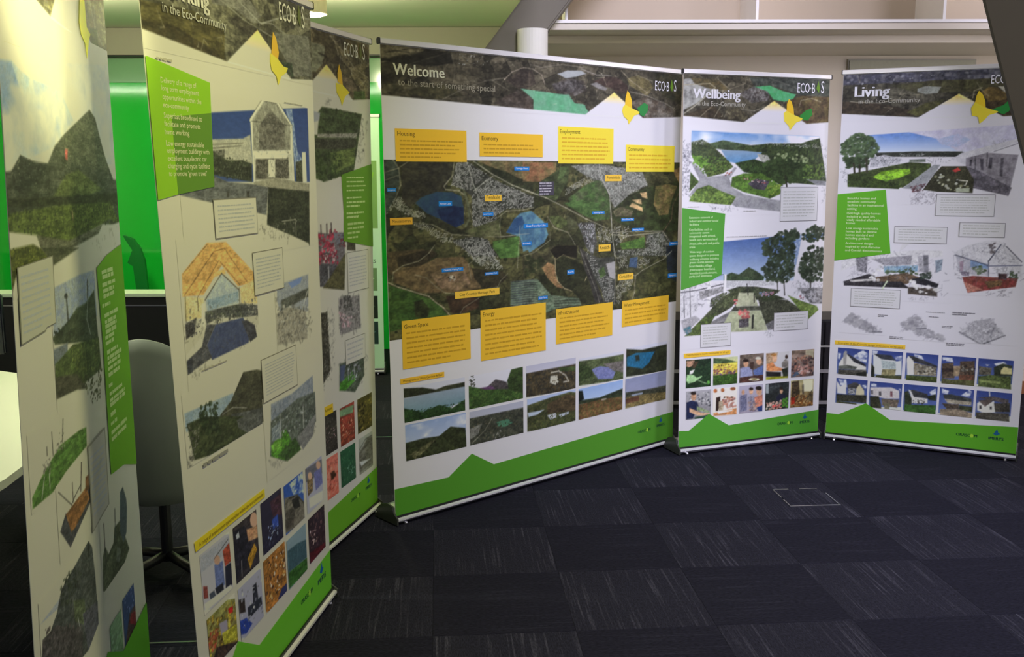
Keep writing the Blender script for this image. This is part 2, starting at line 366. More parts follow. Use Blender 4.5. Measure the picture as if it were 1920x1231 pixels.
        j, i = np.meshgrid(np.arange(ny-1), np.arange(nx-1), indexing='ij'); a = (j*nx+i).ravel(); f = np.stack([a, a+1, a+nx+1, a+nx], -1).ravel()
        me.loops.add(len(f)); me.loops.foreach_set('vertex_index', f); me.polygons.add(len(a)); me.polygons.foreach_set('loop_start', np.arange(0, len(f), 4)); me.update(calc_edges=True)
        at = me.attributes.new('ink', 'FLOAT_COLOR', 'POINT'); at.data.foreach_set('color', np.concatenate([c, np.ones((len(c), 1))], 1).astype(np.float32).ravel())
        o = link(name, me, PRINT, s.sheet); o['label'] = label
    def build(s, items):
        for e in items:
            k = e[0]
            if k == 'pic': s.pic(*e[1:])
            elif k == 'poly': s.poly(*e[1:])
            elif k == 'text': s.lettering(e[1], [[e[2]]+e[3]], e[4], e[5], e[6], e[7], 1.75 if e[1] == 'logo_lettering' else 1.0)
            elif k == 'lines': s.lettering(e[1], e[2], e[3], e[4], e[5])
            elif k == 'greek': s.greek(*e[1:])
RES = .92
# ------------------------------------------------------------------ floor, walls, ceiling
YAW = R(4.4166); OX, OY = -.35352, 4.07286
base_carpet = carpet('carpet_underlay', (.012, .012, .017), (0, 0, 0), (.02, .02, .026))
floor = struct(box('floor', (0, 4.0, -.031), (16, 14, .05), base_carpet))
car_a = carpet('carpet_tile_pile_lit', (.0150, .0150, .0240), (0, 0, 0), (.062, .061, .080))  # same carpet as the next; pile-direction shading put into the two colours
car_b = carpet('carpet_tile_pile_shaded', (.0102, .0102, .0180), (0, 0, 0), (.022, .022, .034))
def tile_mesh(m):
    e = .2498; f = .2482; z = 0.0; d = -.006
    vs = [(x*e, y*e, d) for x, y in ((-1, -1), (1, -1), (1, 1), (-1, 1))]+[(x*e, y*e, -.0012) for x, y in ((-1, -1), (1, -1), (1, 1), (-1, 1))]+[(x*f, y*f, z) for x, y in ((-1, -1), (1, -1), (1, 1), (-1, 1))]
    fs = [(8, 9, 10, 11)]+[(i, (i+1) % 4, 4+(i+1) % 4, 4+i) for i in range(4)]+[(4+i, 4+(i+1) % 4, 8+(i+1) % 4, 8+i) for i in range(4)]
    me = bpy.data.meshes.new('carpet_tile'); me.from_pydata(vs, [], fs); me.update(); me.materials.append(m); return me
TA, TB = tile_mesh(car_a), tile_mesh(car_b)
rz = Matrix.Rotation(YAW, 2)
cnt = 0
for j in range(-6, 6):
    for i in range(-6, 10):
        a = rz @ Vector(((i+.5)*.5, -(j+.5)*.5)); x, y = OX+a.x, OY+a.y
        if y < 1.0 or abs(x) > .62*y+.5: continue
        ev = (i+j) % 2 == 0; o = bpy.data.objects.new('carpet_tile', TA if ev else TB); COL.objects.link(o); o.parent = floor
        o.location = (x, y, 0); o.rotation_euler = (0, 0, YAW+(0 if ev else R(90))); cnt += 1
paint_grey = mat('grey_wall_paint', (.60, .54, .44), .8, 0, .05, 3)
paint_beam = mat('beam_paint', (.68, .62, .51), .75, 0, .04, 3)
paint_white = mat('white_wall_paint', (.74, .70, .66), .7, 0, .04, 3)
paint_ceil = mat('ceiling_paint', (.72, .76, .60), .85, 0, .05, 2)
paint_olive = mat('olive_column_paint', (.030, .024, .009), .9, 0, .12, 6, bump=.1)
green_glass = mat('green_backed_glass', (.014, .60, .05), .07, 0, .10, 1.2, spec=.6, coat=.4)
reflected_green = mat('ceiling_reflection_green', (.22, .46, .24), .12, 0, .08, 2, spec=.6)  # paler green puts the ceiling's reflection into the colour
frost = mat('frosted_panel', (.52, .43, .31), .6, 0, .06, 2)
whitem = mat('white_frame_paint', (.88, .85, .80), .45, 0, .03, 10)
YB_ = 6.75
struct(box('wall_back', (3.29, YB_+.06, 1.19), (6.22, .12, 2.375), paint_grey))
struct(box('wall_return', (.13, 7.72, 1.4), (.12, 1.86, 2.8), paint_grey))
struct(box('trim_1', (3.29, 6.42, 2.395), (6.22, .66, .045), paint_beam))
struct(box('trim_2', (3.29, 6.20, 2.437), (6.22, .70, .036), paint_beam))
sl = struct(box('trim_3', (3.29, 6.02, 2.466), (6.22, .36, .018), whitem))
win = struct(box('window_1', (3.29, 6.36, 3.0), (6.22, .05, 1.05), frost))
for x in (.330, 1.471, 2.592, 3.71): box('window_frame', (x, 6.13, 3.0), (.016, .42, 1.05), whitem, win)
box('window_frame', (3.29, 5.94, 3.5), (6.22, .05, .03), whitem, win)
CE = [(-5.9, .1), (.74, .1), (.74, 2.45), (.16, 2.95), (.16, 8.65), (-5.9, 8.65)]  # unseen near end widened to block the skylight from the left banners
struct(mesh('ceiling', [(x, y, z) for z in (2.82, 2.92) for x, y in CE], [tuple(range(6)), tuple(range(6, 12))]+[(i, (i+1) % 6, 6+(i+1) % 6, 6+i) for i in range(6)], paint_ceil))
struct(box('trim_4', (-2.9, 8.5, 2.70), (6.2, .12, .23), mat('bulkhead_paint', (.40, .39, .31), .8, 0, .04, 3)))
struct(box('trim_5', (-2.9, 8.46, 2.585), (6.2, .06, .012), blackp))
struct(box('wall_far', (-2.9, 8.66, 1.3), (6.3, .12, 2.62), paint_grey))
gp = struct(box('wall_green', (-2.9, 8.58, 1.185), (6.2, .04, 2.37), green_glass))
struct(box('ceiling_reflection_band', (-2.9, 8.575, 2.475), (6.2, .03, .205), reflected_green))
struct(box('wall_left', (-6.0, 5.0, 1.4), (.12, 7.4, 2.8), paint_grey))
oak = mat('brown_skirting_wood', (.26, .10, .035), .5, 0, .25, 14, stretch=(2, 40, 40))
struct(box('baseboard_back', (3.29, YB_-.012, .045), (6.22, .024, .09), oak))
for x0, x1, y in ((-1.34, -.98, 3.033), (-1.25, -.62, 5.59)):
    o = struct(box('trim_7' if y < 4 else 'trim_8', ((x0+x1)/2, y, .0015), (x1-x0, .008, .003), silver)); o.rotation_euler = (0, 0, YAW); o.data.transform(Matrix.Translation((-(x0+x1)/2, -y, 0))); o.location = ((x0+x1)/2, y, 0)
# round white column with the raking strut above it
column = thing('column', 'round off-white column behind the wide banner, slanted strut rising from its head', 'column', (.122, 5.72, 0))
lathe('shaft', [(.089, 0), (.089, 2.40)], (0, 0, 0), mat('column_paint', (.70, .68, .60), .7, 0, .04, 5), column)
box('raking_strut', (.28, .13, 2.83), (.23, .2, 1.75), mat('strut_paint', (.165, .148, .112), .8, 0, .05, 4), column, .01, Matrix.Rotation(R(38), 3, 'Y'))
rcol = thing('column', 'dark olive square column leaning in front of the right-hand banner', 'column', (2.79, 4.2, 0))
ax = Vector((-.34, 0, 1)); vs = []
for z in (0.0, 4.0):
    for x, y in ((0, 0), (.445, -.225), (.63, .15), (.19, .38)): vs.append((x-.34*z, y, z))
o = mesh('shaft', vs, [(0, 1, 2, 3), (4, 5, 6, 7), (0, 1, 5, 4), (1, 2, 6, 5), (2, 3, 7, 6), (3, 0, 4, 7)], paint_olive, rcol)
box('base_plate', (.32, .08, .006), (.62, .54, .012), paint_olive, rcol, 0, Matrix.Rotation(R(-27), 3, 'Z'))
# pinboard on the back wall
pb = thing('pinboard', 'olive grey pinboard on the back wall above the right-hand banner', 'pinboard', (2.75, YB_, 1.2))
box('board', (0, -.012, .57), (.86, .02, 1.14), mat('pinboard_felt', (.36, .36, .27), .9, 0, .08, 60), pb)
box('frame', (0, -.008, .57), (.88, .012, 1.16), mat('pinboard_frame', (.34, .33, .28), .6, 0, .05, 20), pb)
# ------------------------------------------------------------------ lamps on the ceiling
opal = mat('lit_lamp_glass', (.9, .9, .8), .4, 0, .02, 5, emit=((1.0, .97, .80), 14.0))
drum = mat('lamp_housing', (.62, .56, .36), .5, 0, .05, 10)
glow = mat('lamp_up_glow', (.9, .9, .7), .4, 0, .02, 5, emit=((1.0, .95, .55), 12.0))
def drum_lamp(x, y, label):
    t = thing('ceiling_lamp', label, 'lamp', (x, y, 2.63), 0, 'drum lamps on the ceiling')
    lathe('housing', [(.098, -.002), (.103, .0), (.103, .10), (.098, .11), (.09, .11)], (0, 0, 0), drum, t)
    lathe('diffuser', [(.02, -.012), (.07, -.010), (.093, -.001), (.096, .003)], (0, 0, 0), opal, t)
    lathe('upper_glass', [(.088, .112), (.088, .135), (.05, .14)], (0, 0, 0), glow, t); lathe('stem', [(.012, .14), (.012, .19)], (0, 0, 0), drum, t, 12)
    l = lamp('bulb', 'POINT', (x, y, 2.56), None, 48, (1.0, .94, .60), shadow_soft_size=.09); l.parent = t; l.location = (0, 0, -.07)
    return t
drum_lamp(-1.335, 6.6, 'lit drum ceiling lamp seen just above the second banner')
drum_lamp(-3.10, 6.6, 'lit drum ceiling lamp hidden behind the leftmost banner')
def tube_light(x, y, label):
    t = thing('ceiling_light', label, 'light', (x, y, 2.82))
    box('housing', (0, 0, -.02), (1.3, .16, .04), drum, t); box('diffuser', (0, 0, -.052), (1.24, .10, .022), mat('tube_glass', (.9, .9, .85), .4, 0, .02, 5, emit=((.95, 1.0, .86), 9.0)), t)
    l = lamp('tube', 'AREA', (0, 0, -.09), (0, 0, -1), 30, (.95, 1.0, .72), shape='RECTANGLE', size=1.2, size_y=.1); l.parent = t; return t
tube_light(-5.1, 3.5, 'strip ceiling light near the left wall'); tube_light(-2.0, 3.4, 'strip ceiling light over the white table')
# ------------------------------------------------------------------ floor box lid
fb = thing('floor_box', 'square floor socket lid with aluminium edging in the carpet', 'floor box', (1.446, 4.494, .0005), YAW)
box('lid', (0, 0, .0015), (.232, .232, .003), car_a, fb)
for x, y, sx, sy in ((0, -.122, .25, .007), (-.08, .122, .075, .007), (.06, .122, .09, .005), (-.122, .06, .005, .12), (-.122, -.07, .005, .09), (.122, -.03, .004, .16)): box('edging', (x, y, .002), (sx, sy, .004), silver, fb)
# ------------------------------------------------------------------ furniture behind the banners
cab = thing('low_cabinet', 'long low black cabinet with pale metal bands against the back wall', 'cabinet', (1.72, 6.5, 0))
box('carcass', (0, 0, .33), (1.5, .40, .56), blackp, cab, .008); box('plinth', (0, .01, .025), (1.46, .36, .05), blackp, cab)
for x in (-.56, -.19, .19, .56): box('door', (x, -.206, .33), (.36, .012, .53), mat('black_gloss', (.015, .014, .02), .25, 0, .1, 10), cab, .003)
for z, m in ((.262, mat('grey_band', (.32, .31, .33), .5, 0, .05, 20)), (.046, MATS['grey_band'])): box('metal_band', (0, -.216, z), (1.5, .01, .022), m, cab)
tube('grab_rail', [(.18, -.214, .43), (.19, -.245, .436), (.45, -.25, .437), (.71, -.245, .436), (.72, -.214, .43)], .006, bright, cab)
# white meeting table
pale = mat('cream_laminate', (.80, .80, .62), .35, 0, .02, 8); legm = mat('table_leg_metal', (.35, .35, .36), .35, .8, .05, 20)
tb = thing('meeting_table', 'cream topped meeting table at the left edge behind the leftmost banner', 'table', (-2.4, 3.2, 0))
out = [(-.95, -.85), (.985, -.85), (.987, -.65)]+[(0.985-1.3*(1-math.cos(t*R(15))), -.60+1.57*math.sin(t*R(15))) for t in range(1, 7)]+[(-.95, .97)]
n = len(out)
mesh('tabletop', [(x, y, .715) for x, y in out]+[(x, y, .74) for x, y in out], [tuple(range(n)), tuple(range(n, 2*n))]+[(i, (i+1) % n, n+(i+1) % n, n+i) for i in range(n)], pale, tb)
for x, y in ((-.8, -.7), (.75, -.7), (-.8, .75), (.1, .6)): tube('leg', [(x, y, 0), (x, y, .715)], .025, legm, tb)
mon = thing('computer_monitor', 'black computer monitor standing on the cream meeting table', 'monitor', (-2.45, 4.02, .74), R(8))
lathe('foot', [(.0, 0), (.11, 0), (.11, .008), (.03, .014)], (0, 0, 0), blackp, mon); box('neck', (0, .02, .07), (.05, .02, .14), blackp, mon); box('screen', (0, 0, .20), (.52, .03, .26), mat('dark_screen', (.008, .01, .018), .2, 0, .1, 4), mon, .006)
# pale edged desk along the green wall
dk = thing('desk', 'long pale topped desk with black front before the green wall', 'desk', (-3.9, 6.74, 0))
box('desktop', (0, 0, .742), (3.4, .24, .026), mat('pale_green_laminate', (.66, .78, .62), .4, 0, .03, 8), dk, .003); box('front_panel', (0, -.09, .385), (3.3, .02, .68), blackp, dk); box('edge_strip', (0, -.105, .668), (3.3, .008, .008), silver, dk)
for x in (-1.6, 1.6): box('side_panel', (x, 0, .365), (.03, .22, .73), blackp, dk)
# shell chairs, then a green cutout standing for a reflection in the glass
def shell_chair(name, label, cat, loc, rz_, shellm, seatm, legm_, top=.97, wide=.30, low=.40, group=None):
    t = thing(name, label, cat, loc, rz_, group); vs = []; fs = []; na, nz = 25, 13
    for k, th in ((0, 0.0), (1, .018)):
        for a in range(na):
            ph = R(-118+236*a/(na-1)); c = math.cos(ph/2.05)
            ztop = .62+(top-.62)*max(0, math.cos(ph*.62))**1.3 if abs(ph) < R(118) else .62
            ztop = .60+(top-.60)*max(0., 1-(abs(ph)/R(92))**1.8)**.8
            for z in range(nz):
                q = z/(nz-1); zz = low+(ztop-low)*q; rr = (wide*(.62+.38*math.sin(min(1, q*1.5)*math.pi/2))-th)*(1-.10*q*q*max(0, math.cos(ph)))
                vs.append((rr*math.sin(ph), rr*math.cos(ph)+.05*q*math.cos(ph), zz))
    q = na*nz
    for a in range(na-1):
        for z in range(nz-1):
            i = a*nz+z; fs += [(i, i+nz, i+nz+1, i+1), (q+i, q+i+1, q+i+nz+1, q+i+nz)]
    rim = [z for z in range(nz)]+[a*nz+nz-1 for a in range(1, na)]+[(na-1)*nz+z for z in range(nz-2, -1, -1)]+[a*nz for a in range(na-2, 0, -1)]
    fs += [(rim[i], rim[(i+1) % len(rim)], q+rim[(i+1) % len(rim)], q+rim[i]) for i in range(len(rim))]
    mesh('shell', vs, fs, shellm, t, True)
    lathe('seat_cushion', [(.02, .39), (wide*.60, .39), (wide*.70, .42), (wide*.70, .46), (wide*.55, .48), (.02, .485)], (0, 0, 0), seatm, t)
    lathe('stem', [(.022, .06), (.022, .39)], (0, 0, 0), legm_, t, 12)
    for k in range(4):
        a = R(45+90*k); tube('leg', [(0, 0, .085), (.15*math.cos(a), .15*math.sin(a), .06), (.29*math.cos(a), .29*math.sin(a), .012)], [.02, .018, .012], legm_, t, 10)
    return t
shell_chair('tub_chair', 'pale grey tub chair with dark seat between the two leftmost banners', 'chair', (-1.375, 3.60, 0), R(190), mat('grey_shell_plastic', (.25, .27, .23), .5, 0, .06, 6), blackp, blackp, 1.0, .265, .34)
shell_chair('tub_chair', 'black tub chair half hidden behind the leftmost banner', 'chair', (-2.12, 4.75, 0), R(150), mat('black_shell', (.02, .022, .02), .4, 0, .1, 6), mat('grey_seat_fabric', (.16, .17, .15), .8, 0, .1, 60), blackp, 1.05, .31, .40)
gc = mat('reflection_green', (.004, .20, .028), .35, 0, .06, 6)
hc = thing('reflection_cutout', 'dark green cutout standing for a reflection in the green wall', 'chair', (-3.10, 8.15, 0))  # solid shape whose dark green stands for a reflection on the glass
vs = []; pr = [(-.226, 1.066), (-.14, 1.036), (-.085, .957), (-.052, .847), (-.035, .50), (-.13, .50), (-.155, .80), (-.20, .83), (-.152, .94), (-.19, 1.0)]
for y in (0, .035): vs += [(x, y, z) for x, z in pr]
n = len(pr); mesh('reflection_outline', vs, [tuple(range(n)), tuple(range(n, 2*n))]+[(i, (i+1) % n, n+(i+1) % n, n+i) for i in range(n)], gc, hc)
box('added_seat', (.12, -.02, .48), (.42, .40, .05), gc, hc, .015)  # seat and legs are added to carry the reflection outline
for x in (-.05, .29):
    for y in (-.18, .14): tube('leg', [(x, y, 0), (x, y, .45)], .014, gc, hc)  # added legs of the reflection cutout

